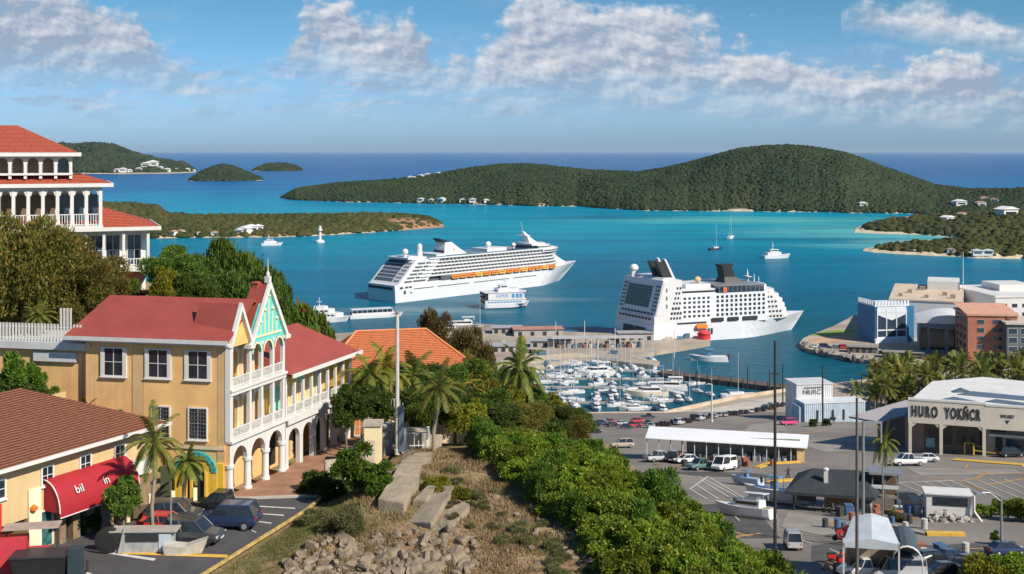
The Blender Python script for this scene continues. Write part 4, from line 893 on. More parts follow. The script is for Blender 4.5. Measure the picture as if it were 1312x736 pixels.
# ------------------------------------------------------------------ ships and boats
def hull_rings(L, B, zd, z0=-1.5, over=8, sheer=3, n=22, fine=.68, stern=.92, yc=0.0, skew=0.0, srake=0.0, tt=.45):
    rs = []
    for i in range(n):
        t = i/(n-1); t = 1-(1-t)**1.25
        w = 1.0
        if t > fine: w = max(.012, (1-((t-fine)/(1-fine))**2.1))
        if t < .1: w *= lerp(stern, 1, math.sin(math.pi/2*t/.1))
        ww = w if t < fine else max(.01, 1-((t-fine)/(1-fine))**1.45)*w**.3
        zz = zd+sheer*max(0, (t-tt)/(1-tt))**2
        xw = t*L; xd = t*L+over*max(0, (t-.55)/.45)**1.6-srake*(1-t)**12
        a, c = w*B/2, ww*B/2*.97
        sk = lambda y: -skew*(y+B/2)/B*(1-t)**3*1.0
        ring = [(xd, -a, zz), (lerp(xw, xd, .45), -lerp(c, a, .5), zz*.5), (xw, -c, 0), (xw-.2, -c*.85, z0), (xw-.2, c*.85, z0), (xw, c, 0), (lerp(xw, xd, .45), lerp(c, a, .5), zz*.5), (xd, a, zz)]
        rs.append([(x+sk(y), y+yc, z) for x, y, z in ring])
    return rs
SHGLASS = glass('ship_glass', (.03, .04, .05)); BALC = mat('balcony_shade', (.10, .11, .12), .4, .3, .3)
ORB = mat('lifeboat_orange', (.75, .23, .03), .5, .1, .5)
NAVY = mat('funnel_navy', (.015, .02, .04), .4)
DECKG = mat('deck_blue_green', (.12, .20, .24), .7, .2, .2)
def ribbon(b, poly, z0, z1): b.prism(poly, z0, z1)

def liner():
    c = G(508, 389); hd = Vector((.70, .714, 0)).normalized(); yc = 15.0
    t = thing('cruise_ship', 'long white cruise ship with a row of orange lifeboats lying in the open bay', 'cruise ship', tuple(c))
    M = frame(c, hd) @ Matrix.Diagonal((1.10, 1, 1, 1)); B = 30.0
    b = MB(M); b.loft(hull_rings(160, B, 11.6, over=18, sheer=2.6, yc=yc, fine=.78, srake=1.0, stern=.96)); b.build('hull', SHIPW, t, smooth=R(35))
    b = MB(M)                                                  # boot line and hull openings
    for x in (6, 11, 30): b.box(x, x+1.6, -.06+.35, .5, 5.5, 7.6)
    b.build('hull_door', DARK, t)
    for k in range(26):
        x = 34+k*3.7
        if k % 1 == 0: pass
    b = MB(M); 
    for x0, x1 in ((14, 30), (33, 60), (64, 96), (100, 122)): b.box(x0, x1, -.03, .4, 8.0, 8.5)
    pr = b.build('porthole_row', BALC, t)
    def outl(x0, x1, w, nose, y0=None):
        a = yc-w/2; d = yc+w/2
        return [(x0, a), (x1, a), (x1+nose*.5, a+w*.13), (x1+nose*.85, a+w*.3), (x1+nose, yc), (x1+nose*.85, d-w*.3), (x1+nose*.5, d-w*.13), (x1, d), (x0, d)]
    # superstructure core (glass and shade) and the white balcony slabs in front of it
    core = MB(M); slab = MB(M); div = MB(M)
    lv = [11.6, 15.6, 17.9, 20.2, 22.5, 24.8, 27.2]
    for k in range(6):
        z0, z1 = lv[k], lv[k+1]; xs0 = 15+(z0-12)*1.0; xe = 138-(k*1.1)
        core.prism(outl(xs0+1, xe-1, B-3.2 if k else B-5.0, 17), z0, z1)
        if k: slab.prism(outl(xs0-.5, xe+1.2, B+.2, 18.0), z0-.15, z0+.78 if k < 5 else z0+.5)
        if k:
            for q in range(34):
                x = xs0+2+q*3.3
                if x < xe-2: div.box(x-.1, x+.1, .05, 1.7, z0+.78, z1-.15)
    slab.prism(outl(26, 133, B+.6, 18), 27.05, 27.9); slab.prism(outl(8, 40, B-.6, 0), 11.55, 11.9); slab.prism(outl(30, 138, B-.4, 19), 11.5, 12.0)
    core.build('cabin_glazing', BALC, t); slab.build('superstructure', SHIPW, t); div.build('balcony_divider', SHIPW, t)
    MB(M).prism(outl(27, 132, B-2, 16), 27.9, 28.0).build('top_deck', DECKG, t)
    # stern: raked block with tall glazing
    b = MB(M); zt = 27.4
    pr_ = [(1.0, 11.4), (16.0, zt), (36, zt), (24, 11.4)]
    b.sideprism(pr_, .5, B-.5); st = b.build('stern_block', SHIPW, t)
    nrm = Vector((-(zt-11.4), 0, 15.0)).normalized()
    def sp_(u, v, o=.12): return (1+15*v+nrm.x*o, lerp(1.5, B-1.5, u), 11.4+16*v+nrm.z*o)
    b = MB(M); b.add([sp_(.27, .12), sp_(.95, .12), sp_(.95, .93), sp_(.27, .93)], [(0, 1, 2, 3)]); gl = b.build('stern_glazing', BGLASS, st)
    b = MB(M)
    for i in range(9):
        u = lerp(.27, .95, i/8); b.add([sp_(u-.004, .12, .2), sp_(u+.004, .12, .2), sp_(u+.004, .93, .2), sp_(u-.004, .93, .2)], [(0, 1, 2, 3)])
    for i in range(1, 6):
        v = lerp(.12, .93, i/6); b.add([sp_(.27, v-.008, .21), sp_(.95, v-.008, .21), sp_(.95, v+.012, .21), sp_(.27, v+.012, .21)], [(0, 1, 2, 3)])
    b.build('mullion', GREYW, gl)
    b = MB(M)
    for k in range(6):
        v = .12+k*.135
        for i in range(3): b.add([sp_(.03+i*.07, v, .1), sp_(.085+i*.07, v, .1), sp_(.085+i*.07, v+.08, .1), sp_(.03+i*.07, v+.08, .1)], [(0, 1, 2, 3)])
    for k in range(6):
        z = 12.6+k*2.3; xa = 1+15*(z+1.2-11.4)/16+3.2; xb = 24+12*(z-11.4)/16-1.5
        b.box(xa, min(xa+6, xb), .44, .7, z, z+1.25)
        if xb > xa+7: b.box(xa+6.8, xb, .44, .7, z, z+1.25)
    b.build('stern_window', BALC, st)
    b = MB(M)                                                  # transom row of openings
    for i in range(9): b.box(-1.4, -.55, 3+i*2.8, 5.1+i*2.8, 8.6, 10.2)
    b.build('mooring_port', DARK, t)
    b = MB(M)
    for x in (3, 7, 10): b.box(x, x+2.2, .02, .6, 9.2, 10.2)
    b.build('mooring_port', DARK, t)
    b = MB(M); b.box(12, 27, 4, B-4, 27.4, 28.6); b.box(16, 22, 8, 22, 28.6, 29.2); b.build('aft_deckhouse', SHIPW, t)
    # lifeboats hung along the promenade
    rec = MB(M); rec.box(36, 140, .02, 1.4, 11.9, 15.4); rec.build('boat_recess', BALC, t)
    p = [(-3.1, 0), (-2.6, -1.0), (2.6, -1.0), (3.1, 0), (2.4, 1.0), (1.4, 1.5), (-2.0, 1.5), (-2.8, .8)]
    for i in range(14):
        x = 47+i*6.9; b = MB(M @ Matrix.Translation((x, 0, 13.6))); b.sideprism(p, -1.6, .9)
        lb = b.build('lifeboat', ORB if i % 3 or i < 3 else mat('lifeboat_amber', (.80, .42, .06), .5, .1), t)
        b = MB(M @ Matrix.Translation((x, 0, 13.6))); b.box(-2.3, 2.0, -1.66, -1.6, .1, .55); b.build('window', DGLASS, lb)
        b = MB(M @ Matrix.Translation((x, 0, 13.6))); b.box(3.05, 3.3, -1.2, .2, -1.4, 2); b.build('davit', SHIPW, t)
    # bridge and forward terraces
    b = MB(M); b.prism(outl(128, 136, B+1.5, 19), 25.0, 27.0); b.prism(outl(126, 136, B-4, 10), 27.9, 29.8); b.prism(outl(122, 134, B-9, 7), 29.8, 31.2, ); b.build('bridge', SHIPW, t)
    b = MB(M); b.prism(outl(129, 136.2, B+1.7, 19.2), 25.7, 26.5); b.prism(outl(125, 136.2, B-3.8, 10.2), 28.5, 29.2); b.build('bridge_window', SHGLASS, t)
    b = MB(M); b.loft([[(136, 6, z) if 0 else (lerp(143, 166, q)+0, yc-(1-q)*9.5, lerp(23, 14.4, q)), (lerp(143, 166, q), yc+(1-q)*9.5, lerp(23, 14.4, q)), (lerp(143, 166, q), yc+(1-q)*9.5+.3, 12.5), (lerp(143, 166, q), yc-(1-q)*9.5-.3, 12.5)] for q, z in ((0, 0), (.4, 0), (.8, 0), (1, 0))]); b.build('foredeck', SHIPW, t)
    # funnel, domes, masts
    b = MB(M); b.loft([[(46, 9, 27.8), (66, 9, 27.8), (66, 21, 27.8), (46, 21, 27.8)], [(47, 10, 33), (58, 10, 33), (58, 20, 33), (47, 20, 33)], [(48, 10.5, 36.6), (53.5, 10.5, 36.6), (53.5, 19.5, 36.6), (48, 19.5, 36.6)]]); fu = b.build('funnel', SHIPW, t)
    b = MB(M); b.loft([[(47.0, 10.6, 36.6), (53, 10.6, 36.6), (53, 19.4, 36.6), (47.0, 19.4, 36.6)], [(43.5, 12, 39.6), (48.5, 12, 38.4), (48.5, 18, 38.4), (43.5, 18, 39.6)]]); b.box(45.8, 47.2, 10, 20, 28.2, 31.0); b.build('funnel_cap', NAVY, fu)
    b = MB(M); b.lathe([(.2, -.9), (.9, 0), (.2, .9)], (55, 9.7, 31.6), 10); b.build('emblem', mat('emblem_gold', (.5, .42, .25), .5), fu)
    for x, y, r, h in ((16, 12, 2.1, 4.2), (90, 15, 2.1, 4.6), (112, 13, 1.7, 2.8)):
        b = MB(M); b.lathe([(1.2, 0), (.8, h-1)], (x, y, 27.9), 10); b.build('dome_mast', SHIPW, t); MB(M).ball((x, y, 27.9+h), r, 14).build('radar_dome', SHIPW, t, smooth=True)
    b = MB(M); b.lathe([(2, 0), (1.5, 6), (1.6, 6.2), (1.6, 8), (.6, 9)], (27, 11, 28), 12); b.build('vent_tower', SHIPW, t)
    b = MB(M); b.loft([[(126, 11, 31), (134, 11, 31), (134, 19, 31), (126, 19, 31)], [(126, 13, 35), (129, 13, 35), (129, 17, 35), (126, 17, 35)], [(122, 14, 40), (123.5, 14, 40), (123.5, 16, 40), (122, 16, 40)]]); b.box(121, 126, 10, 20, 37, 37.3); b.tube([(123, 15, 40), (121, 15, 47)], .15, 6); b.build('mast', SHIPW, t)
    b = MB(M); b.prism(outl(82, 100, 16, 3), 27.9, 30.0); b.prism(outl(36, 44, 20, 2), 27.9, 29.4); b.build('deckhouse', SHIPW, t)
    b = MB(M); b.box(102, 118, 4, 26, 27.95, 28.6); b.build('pool_screen', BGLASS, t)
    text_mesh('A', .1, .01, M, 'mark', SHIPW, t) if 0 else None
    return t
liner()

def dockside_ship():
    c = G(838, 441); a = R(20); hd = Vector((math.cos(a), math.sin(a), 0)); B = 33.4; yc = 16.7; sk = 5.9
    t = thing('cruise_ship', 'tall white cruise ship with black funnels moored at the pier', 'cruise ship', tuple(c))
    M = frame(c, hd) @ Matrix.Diagonal((1.146, 1, 1, 1))
    HUL = mat('ship_hull_grey_white', (.70, .72, .76), .4, .05, .05, streak=.06)
    b = MB(M); b.loft(hull_rings(82, B, 9.2, over=7, sheer=1.2, yc=yc, fine=.55, skew=sk, stern=1.0)); b.build('hull', HUL, t, smooth=R(35))
    def blk(x0, x1, y0, y1, z0, z1, dx=0.0, nose=0.0, bb=None):
        s0 = -sk*y0/B if x0 < 12 else 0; s1 = -sk*y1/B if x0 < 12 else 0
        poly = [(x0+s0, y0), (x1, y0)]+([(x1+nose*.7, y0+(y1-y0)*.15), (x1+nose, (y0+y1)/2), (x1+nose*.7, y1-(y1-y0)*.15)] if nose else [])+[(x1, y1), (x0+s1, y1)]
        top = [(p[0]+(dx if i in (0, len(poly)-1) else 0), p[1]) for i, p in enumerate(poly)]
        (bb or b).prism(poly, z0, z1, top)
    b = MB(M); blk(.4, 15, 0.4, B-.4, 9.0, 14); blk(.9, 14.5, .6, B-.6, 14, 32.5, dx=4.2); b.build('stern_block', SHIPW, t)
    b = MB(M); blk(8, 60, .9, B-.9, 9.0, 24.6); b.build('superstructure', HUL, t)
    # stern face: glazed atrium, dark decks and garage doors
    def sf(u, z, o=.15):
        y = lerp(.6, B-.6, u); v = max(0, (z-14)/18.5); return (.9-sk*y/B+4.2*v-o*.97 if z > 14 else -.12-sk*y/B-o, y, z)
    b = MB(M); b.add([sf(.22, 18), sf(.84, 18), sf(.84, 29), sf(.22, 29)], [(0, 1, 2, 3)]); g_ = b.build('stern_glazing', glass('green_glass', (.05, .085, .06), .15), t)
    b = MB(M)
    for i in range(9):
        z = 18+i*11/8; b.add([sf(.22, z-.09, .25), sf(.84, z-.09, .25), sf(.84, z+.09, .25), sf(.22, z+.09, .25)], [(0, 1, 2, 3)])
    for i in range(13):
        u = .22+i*.62/12; b.add([sf(u-.003, 18, .26), sf(u+.003, 18, .26), sf(u+.003, 29, .26), sf(u-.003, 29, .26)], [(0, 1, 2, 3)])
    b.build('mullion', mat('atrium_grid', (.26, .30, .24), .5, .3), g_)
    b = MB(M)
    for z in (12.0, 14.6): 
        for i in range(10): b.add([sf(.06+i*.085, z, .2), sf(.12+i*.085, z, .2), sf(.12+i*.085, z+1.0, .2), sf(.06+i*.085, z+1.0, .2)], [(0, 1, 2, 3)])
    b.build('stern_window', DARK, t)
    for u0, u1 in ((.2, .47), (.5, .77)):
        b = MB(M); b.add([sf(u0, 2.6, .3), sf(u1, 2.6, .3), sf(u1, 7.6, .3), sf(u0, 7.6, .3)], [(0, 1, 2, 3)]); b.build('garage_door', mat('door_blue_black', (.03, .04, .06), .5), t)
    # cabin windows along the side
    b = MB(M)
    for z in (12.6, 15.0, 17.4, 19.8, 22.0):
        for i in range(19):
            x = 13+i*2.45
            if 30 < x < 32.6: continue
            MB(M).box(x, x+1.25, .78, 1.0, z, z+1.15 if x < 30 else z+1.4).build('cabin_window', SHGLASS, t)
    b = MB(M)
    for x0, x1, z in ((12, 27, 9.4), (30, 36, 9.8), (38.5, 44, 9.8), (46.5, 54, 9.8)): b.box(x0, x1, -.03, .9, z-.1, z+(.7 if x0 < 20 else 1.9))
    b.build('promenade_opening', DARK, t)
    b = MB(M)
    for k in range(3): b.box(6.2, 6.9, .22, .8, 18+k*4.2, 20.0+k*4.2)
    b.build('corner_window', BALC, t)
    b = MB(M)
    for k in range(7):
        z = 12+k*2.6; xa = 2.2+4.2*max(0, z+1.3-14)/18.5
        for i in range(4):
            x = xa+6.2+i*1.5
            if x < 13.4: MB(M).box(x, x+.9, .52, .7, z, z+1.2).build('cabin_window', SHGLASS, t) if k > 2 else MB(M).box(x, x+.9, .3, .7, z, z+1.2).build('stern_window', SHGLASS, t)
        for u in (.05, .105, .89, .945): MB(M).add([sf(u-.018, 16.6+k*2, .22), sf(u+.018, 16.6+k*2, .22), sf(u+.018, 17.7+k*2, .22), sf(u-.018, 17.7+k*2, .22)], [(0, 1, 2, 3)]).build('stern_window', SHGLASS, t)
    b = MB(M); blk(1.2, 6.8, .3, 3.5, 14, 31.6, dx=4.2); b.build('corner_tower', SHIPW, t)
    b = MB(M); blk(14, 40, 3, B-3, 24.6, 27); blk(20, 33, 8, B-8, 27, 29); blk(6, 12, 3, B-3, 32.5, 33.4, dx=1); b.build('deckhouse', SHIPW, t)
    b = MB(M); blk(15, 34, 2.8, B-2.8, 25.2, 26.2); b.build('deckhouse_window', SHGLASS, t)
    b = MB(M); blk(34, 58, 1.2, B-1.2, 24.6, 28.2); lg = b.build('glazed_lounge', BGLASS, t)
    b = MB(M)
    for i in range(11): b.box(34+i*2.4, 34.15+i*2.4, 1.1, 1.25, 24.6, 28.2)
    blk(33.8, 58.4, .9, B-.9, 28.2, 28.6); b.build('lounge_frame', STEEL, lg)
    b = MB(M)                                                  # stepped rounded front
    for k, (x1, z0) in enumerate(((75, 9.2), (74.4, 11.8), (73.6, 14.4), (72.4, 17.0), (70.5, 19.6), (68, 22.2), (64, 24.8))):
        w = B-7-(k*.6); blk(54, x1-6, (B-w)/2, (B+w)/2, z0, z0+2.5, nose=8)
    b.build('front_terrace', SHIPW, t)
    b = MB(M)
    for k, (x1, z0) in enumerate(((75, 9.2), (74.4, 11.8), (73.6, 14.4), (72.4, 17.0), (70.5, 19.6), (68, 22.2))):
        w = B-7-(k*.6)
        for i in range(6):
            x = 60.5+i*1.9-(k*.2)
            if x < x1-6.5: b.box(x, x+1.2, (B-w)/2-.08, (B-w)/2+.1, z0+.7, z0+1.8)
    b.build('front_window', SHGLASS, t)
    # funnels
    b = MB(M); b.loft([[(42, 11, 28.4), (53, 11, 28.4), (53, 22, 28.4), (42, 22, 28.4)], [(43, 13, 31.5), (49, 13, 31.5), (49, 20, 31.5), (43, 20, 31.5)], [(42, 13, 37), (47, 13, 37), (47, 20, 37), (42, 20, 37)], [(41, 13, 38.2), (48.5, 13, 38.2), (48.5, 20, 38.2), (41, 20, 38.2)]]); b.build('funnel', mat('funnel_black', (.02, .022, .025), .5), t)
    for y in (9, 17):
        b = MB(M); b.loft([[(8, y-2.2, 32.4), (13, y-2.2, 32.4), (13, y+2.2, 32.4), (8, y+2.2, 32.4)], [(4.6, y-1.6, 41.5), (8.6, y-1.6, 41.5), (8.6, y+1.6, 41.5), (4.6, y+1.6, 41.5)]]); f = b.build('funnel', mat('funnel_black', (.02, .022, .025), .5), t)
        b = MB(M); b.loft([[(13, y-1.9, 32.4), (14.2, y-1.9, 32.4), (14.2, y+1.9, 32.4), (13, y+1.9, 32.4)], [(8.6, y-1.4, 43), (9.5, y-1.4, 43), (9.5, y+1.4, 43), (8.6, y+1.4, 43)]]); b.build('funnel_fin', SHIPW, f)
    b = MB(M); b.lathe([(2.2, 0), (1.6, 3)], (1, 26, 32.5), 10); b.build('dome_mast', SHIPW, t); MB(M).ball((1, 26, 37), 2.2, 14).build('radar_dome', SHIPW, t, smooth=True)
    MB(M).ball((28, 12, 31), 1.7, 12).build('radar_dome', mat('dome_pale_orange', (.62, .40, .26), .6), t, smooth=True)
    b = MB(M); b.lathe([(.8, 0), (.5, 5), (.1, 8)], (57, 16, 27.3), 8); b.box(56, 58, 13, 19, 31, 31.3); b.build('mast', SHIPW, t)
    for x, y in ((60, 10), (64, 22)): b = MB(M); b.lathe([(.3, 0), (.2, 4.5)], (x, y, 27), 6); b.build('mast', SHIPW, t)
    b = MB(M @ Matrix.Translation((24, -.2, 7.9))); b.sideprism([(-3, .2), (-2.4, -1), (2.4, -1), (3, .2), (2, 1.2), (-2, 1.2)], -1.5, .4); b.build('lifeboat', ORB, t)
    b = MB(M); b.box(36, 38, .6, .8, 24.7, 27.8); b.build('panel', mat('brick_orange', (.55, .16, .07), .7), t)
    b = MB(M); 
    for i in range(3): b.box(26+i*1.6, 27+i*1.6, -.05, .2, 3.5, 6.5)
    b.build('hull_door', DARK, t)
dockside_ship()
def red_marquee():
    p = G(902, 434.5, 2.0); t = thing('round_tent', 'red round tent on the pier in front of the moored ship', 'tent', tuple(p)); RD = mat('tent_red', (.60, .04, .05), .6)
    b = MB(); b.lathe([(3.4, 0), (3.4, 2.6)], tuple(p), 14); b.build('wall', RD, t); b = MB(); b.lathe([(3.8, 2.6), (2.4, 4.0), (.1, 4.8)], tuple(p), 14); b.build('canopy', RD, t, smooth=True)
red_marquee()

def ferry():
    c = G(622, 397); hd = Vector((.955, .30, 0)).normalized(); B = 13.0
    t = thing('ferry', 'white three deck ferry with blue lettering passing in front of the big cruise ship', 'ferry', tuple(c)); M = frame(c, hd)
    b = MB(M); b.loft(hull_rings(29, B, 3.0, over=2.5, sheer=.8, yc=B/2, fine=.6)); b.build('hull', SHIPW, t)
    b = MB(M); b.prism([(0, .2), (26, .2), (29, B/2), (26, B-.2), (0, B-.2)], 3.0, 5.6); b.prism([(2, .3), (25, .3), (28, B/2), (25, B-.3), (2, B-.3)], 5.7, 10.2); b.prism([(-.4, -.1), (26.5, -.1), (29.4, B/2), (26.5, B+.1), (-.4, B+.1)], 10.2, 10.5); b.prism([(9, 2), (21, 2), (24, B/2), (21, B-2), (9, B-2)], 10.5, 12.6); b.build('cabin', SHIPW, t)
    b = MB(M)
    for z in (3.6, 6.2, 8.6): b.box(-.3, .9 if z < 5 else 2.1, 1, B-1, z, z+1.3)
    b.build('aft_opening', DARK, t)
    b = MB(M)
    for i in range(11): b.box(1.5+i*2.1, 3.1+i*2.1, .1, .3, 3.9, 4.7)
    for x in (17.5, 20.2, 22.6): b.box(x, x+1.9, .18, .4, 6.8, 9.4)
    b.build('window', mat('ferry_blue', (.08, .27, .50), .3), t)
    b = MB(M); b.box(-.2, 27, -.02, .2, 5.58, 5.72); b.build('rail_band', STEEL, t)
    text_mesh('HIPER', 3.2, .03, M @ Matrix.Translation((11.2, .26, 8.1)), 'lettering', mat('letter_blue', (.10, .26, .48), .5), t)
    b = MB(M); b.lathe([(.9, -.05), (.9, .05)], (0, 0, 0), 12); 
    b = MB(M); b.box(11, 16, 4, 9, 12.6, 14.4); b.lathe([(.35, 0), (.2, 5)], (15, 6.5, 14.4), 8); b.box(13, 17, 5.5, 7.5, 17, 17.3); b.tube([(15, 6.5, 19), (15, 6.5, 22)], .1, 5); b.build('mast', SHIPW, t)
    b = MB(M); b.box(11.5, 15.5, 3.9, 4.0, 13.2, 14.0); b.build('bridge_window', DGLASS, t)
    b = MB(M); b.loft(hull_rings(29, B+.1, .7, z0=.1, over=.1, sheer=0, yc=B/2, fine=.6)); b.build('boot_stripe', mat('boot_dark', (.05, .06, .08), .5), t)
ferry()
def dock_ferry():
    c = G(384, 414); hd = Vector((.985, .10, 0)).normalized()
    t = thing('ferry', 'white low ferry moored behind the teal gabled building', 'ferry', tuple(c)); M = frame(c, hd)
    b = MB(M); b.loft(hull_rings(27, 9, 2.6, over=2, sheer=.7, yc=4.5)); b.build('hull', SHIPW, t)
    b = MB(M); b.prism([(1, .4), (21, .4), (25, 4.5), (21, 8.6), (1, 8.6)], 2.6, 5.2); b.prism([(3, .8), (17, .8), (20, 4.5), (17, 8.2), (3, 8.2)], 5.3, 7.6); b.prism([(8, 1.5), (14, 1.5), (16, 4.5), (14, 7.5), (8, 7.5)], 7.6, 9.2); b.build('cabin', SHIPW, t)
    b = MB(M)
    for i in range(8): b.box(2+i*2.3, 3.5+i*2.3, .3, .5, 3.6, 4.5)
    for i in range(5): b.box(4+i*2.6, 5.6+i*2.6, .7, .9, 6.1, 7.0)
    b.build('window', DGLASS, t)
    b = MB(M); b.lathe([(.25, 0), (.15, 5)], (11, 4.5, 9.2), 6); b.box(9.5, 12.5, 3.5, 5.5, 11.5, 11.7); b.build('mast', SHIPW, t)
    c = G(449, 409.5); hd = Vector((.93, .36, 0)).normalized()
    t = thing('barge', 'long white open barge with dark seats along its deck moored beside the low ferry', 'barge', tuple(c)); M = frame(c, hd)
    b = MB(M); b.loft(hull_rings(32, 7, 2.2, over=1.5, sheer=.3, yc=3.5)); b.build('hull', SHIPW, t)
    b = MB(M); b.box(1, 28, .3, .5, 2.2, 3.3); b.box(1, 28, 6.5, 6.7, 2.2, 3.3); b.box(1, 26, .5, 6.5, 5.3, 5.5)
    for i in range(9): b.box(1+i*3.1, 1.2+i*3.1, .35, .5, 3.3, 5.3)
    b.build('canopy', SHIPW, t)
    b = MB(M)
    for i in range(11): b.box(1.6+i*2.3, 3.0+i*2.3, 1, 6, 2.3, 3.9)
    b.build('seat', DARK, t)
dock_ferry()

# ---- small craft, one of each kind, copied
def yacht_proto():
    t = thing('motor_yacht', 'yacht', 'boat')
    b = MB(); b.loft(hull_rings(12, 3.8, 1.5, z0=-.5, over=1.2, sheer=.5, n=12, fine=.5)); b.build('hull', SHIPW, t)
    b = MB(); b.prism([(2.2, -1.5), (8, -1.3), (9.6, 0), (8, 1.3), (2.2, 1.5)], 1.4, 2.9, [(2.2, -1.4), (7.0, -1.1), (8.0, 0), (7.0, 1.1), (2.2, 1.4)]); b.prism([(1.2, -1.3), (6, -1.1), (6, 1.1), (1.2, 1.3)], 4.1, 4.25); b.box(3, 5.2, -1, 1, 2.9, 3.5)
    for x in (1.4, 5.8):
        for y in (-1.1, 1.05): b.box(x, x+.08, y, y+.08, 2.9, 4.1)
    b.build('cabin', SHIPW, t)
    b = MB(); b.prism([(2.6, -1.53), (7.6, -1.28), (8.9, 0), (7.6, 1.28), (2.6, 1.53)], 2.0, 2.6); b.build('window', DGLASS, t)
    b = MB(); b.box(.2, 2.2, -1.4, 1.4, 1.45, 1.5); b.build('deck', mat('teak', (.32, .2, .11), .7), t); return t
def sail_proto():
    t = thing('sailing_boat', 'sail', 'sailboat')
    b = MB(); b.loft(hull_rings(11, 3.2, 1.1, z0=-.5, over=1.0, sheer=.4, n=12, fine=.35, stern=.7)); b.build('hull', SHIPW, t)
    b = MB(); b.prism([(3, -1), (7.5, -.8), (8.3, 0), (7.5, .8), (3, 1)], 1.1, 1.75); b.build('cabin', SHIPW, t)
    b = MB(); b.tube([(6.2, 0, 1.2), (6.2, 0, 15.5)], [.09, .05], 6); b.box(6.17, 6.23, -.9, .9, 9, 9.06); b.build('mast', mat('mast_alu', (.70, .70, .70), .4), t)
    b = MB(); b.tube([(6.1, 0, 2.3), (1.6, 0, 2.5)], .17, 6); b.build('boom', mat('sail_cover', (.10, .18, .34), .8, .2), t)
    b = MB(); b.tube([(6.2, 0, 15.3), (12, 0, 1.6)], .022, 4); b.tube([(6.2, 0, 15.3), (.2, 0, 1.3)], .022, 4); b.build('stay', STEEL, t); return t
def launch_proto():
    t = thing('launch', 'launch', 'boat')
    b = MB(); b.loft(hull_rings(7, 2.4, .95, z0=-.4, over=.7, sheer=.35, n=10, fine=.4)); b.build('hull', SHIPW, t)
    b = MB(); b.box(2.6, 4.4, -.75, .75, 2.3, 2.4); b.box(3.2, 3.9, -.4, .4, .9, 1.8)
    for x in (2.7, 4.3):
        for y in (-.7, .65): b.box(x, x+.05, y, y+.05, .9, 2.3)
    b.build('canopy', mat('canopy_blue', (.10, .22, .38), .7, .2), t)
    b = MB(); b.box(-.4, .1, -.2, .2, .3, 1.3); b.build('outboard', DARK, t); return t
def tug_proto():
    t = thing('patrol_boat', 'white', 'boat')
    b = MB(); b.loft(hull_rings(24, 7, 3.0, z0=-1, over=2.4, sheer=1.2, n=14, fine=.5)); b.build('hull', SHIPW, t)
    b = MB(); b.prism([(3, -2.8), (15, -2.6), (17.5, 0), (15, 2.6), (3, 2.8)], 3.0, 5.6); b.prism([(6, -2.2), (13, -2), (15, 0), (13, 2), (6, 2.2)], 5.6, 8.0); b.build('cabin', SHIPW, t)
    b = MB(); b.prism([(6.5, -2.24), (13.1, -2.05), (15.1, 0), (13.1, 2.05), (6.5, 2.24)], 6.5, 7.4); b.build('window', DGLASS, t)
    b = MB(); b.tube([(9, 0, 8), (9, 0, 14.5)], [.5, .15], 6); b.box(8, 10, -1.8, 1.8, 11, 11.3); b.build('mast', SHIPW, t); return t
YA, SA, LA, TU = yacht_proto(), sail_proto(), launch_proto(), tug_proto()
def boat(pr, px, py, ang, sc, lab, grp=None, hullm=None, z=0.0):
    p = G(px, py, z); o = place(pr, USED, (p.x, p.y, 0), R(ang), sc, lab, grp)
    if grp is None and 'group' in o: del o['group']
    if hullm: recolor(o, {'hull': hullm})
    return o
DKH = mat('dark_hull', (.05, .045, .05), .4); BLH = mat('blue_hull', (.05, .13, .28), .35); CRH = mat('cream_hull', (.66, .60, .46), .4)
boat(TU, 978, 331.5, 14, 1.05, 'white patrol vessel with tall mast crossing the bay right of the two ships')
boat(SA, 909, 321, 40, 1.7, 'dark hulled sailing boat at anchor in the bay below the hill island', hullm=DKH)
boat(SA, 933, 306, 60, 1.7, 'white sailing boat at anchor just under the beach of the hill island')
boat(TU, 335, 315, 10, .85, 'white workboat with wheelhouse lying left of the small navigation beacon off the headland')
boat(LA, 355, 312, 160, 2.2, 'small white launch floating off the headland beside the workboat')
def beacon():
    p = G(410, 311); t = thing('channel_beacon', 'white channel beacon tower standing in the water off the headland', 'beacon', tuple(p))
    b = MB(); b.lathe([(5, -1), (5, 1.6), (3, 3)], tuple(p), 10); b.build('base', SHIPW, t); b = MB(); b.lathe([(1.5, 3), (1.2, 13)], tuple(p), 8); b.build('shaft', SHIPW, t)
    b = MB(); b.lathe([(2.6, 13), (2.6, 15), (1.4, 15.2), (1.4, 17.5), (.1, 18.5)], tuple(p), 10); b.build('lantern_house', SHIPW, t)
beacon()
# marina
rnd = random.Random(5)
GM = {'y': 'motor yachts berthed in the marina', 's': 'sailing boats berthed in the marina', 'l': 'small launches in the marina'}
LB = {'y': 'white motor yacht berthed among the masts of the marina', 's': 'white sailing boat with bare mast berthed in the marina', 'l': 'small open launch with blue canopy in the marina'}
rows = [(466, 690, 840, 16), (475, 690, 845, 14), (484, 680, 855, 13), (493, 665, 900, 17), (503, 680, 915, 15), (513, 680, 885, 13), (523, 700, 850, 9)]
for py, a, c, n in rows:
    for i in range(n):
        px = lerp(a, c, (i+.5)/n)+rnd.uniform(-4, 4); k = rnd.choice('yyssssll')
        if py < 480 and k != 's': k = 's'
        boat({'y': YA, 's': SA, 'l': LA}[k], px, py+rnd.uniform(-2.5, 2.5), rnd.choice((8, 188, 100, 285))+rnd.uniform(-14, 14), rnd.uniform(.62, .95), LB[k], GM[k], rnd.choice((None, None, None, BLH, CRH)) if k == 's' and 0 else None)
boat(YA, 786, 480, 195, 1.4, 'largest white motor yacht in the marina, high decked, in the middle of the masts')
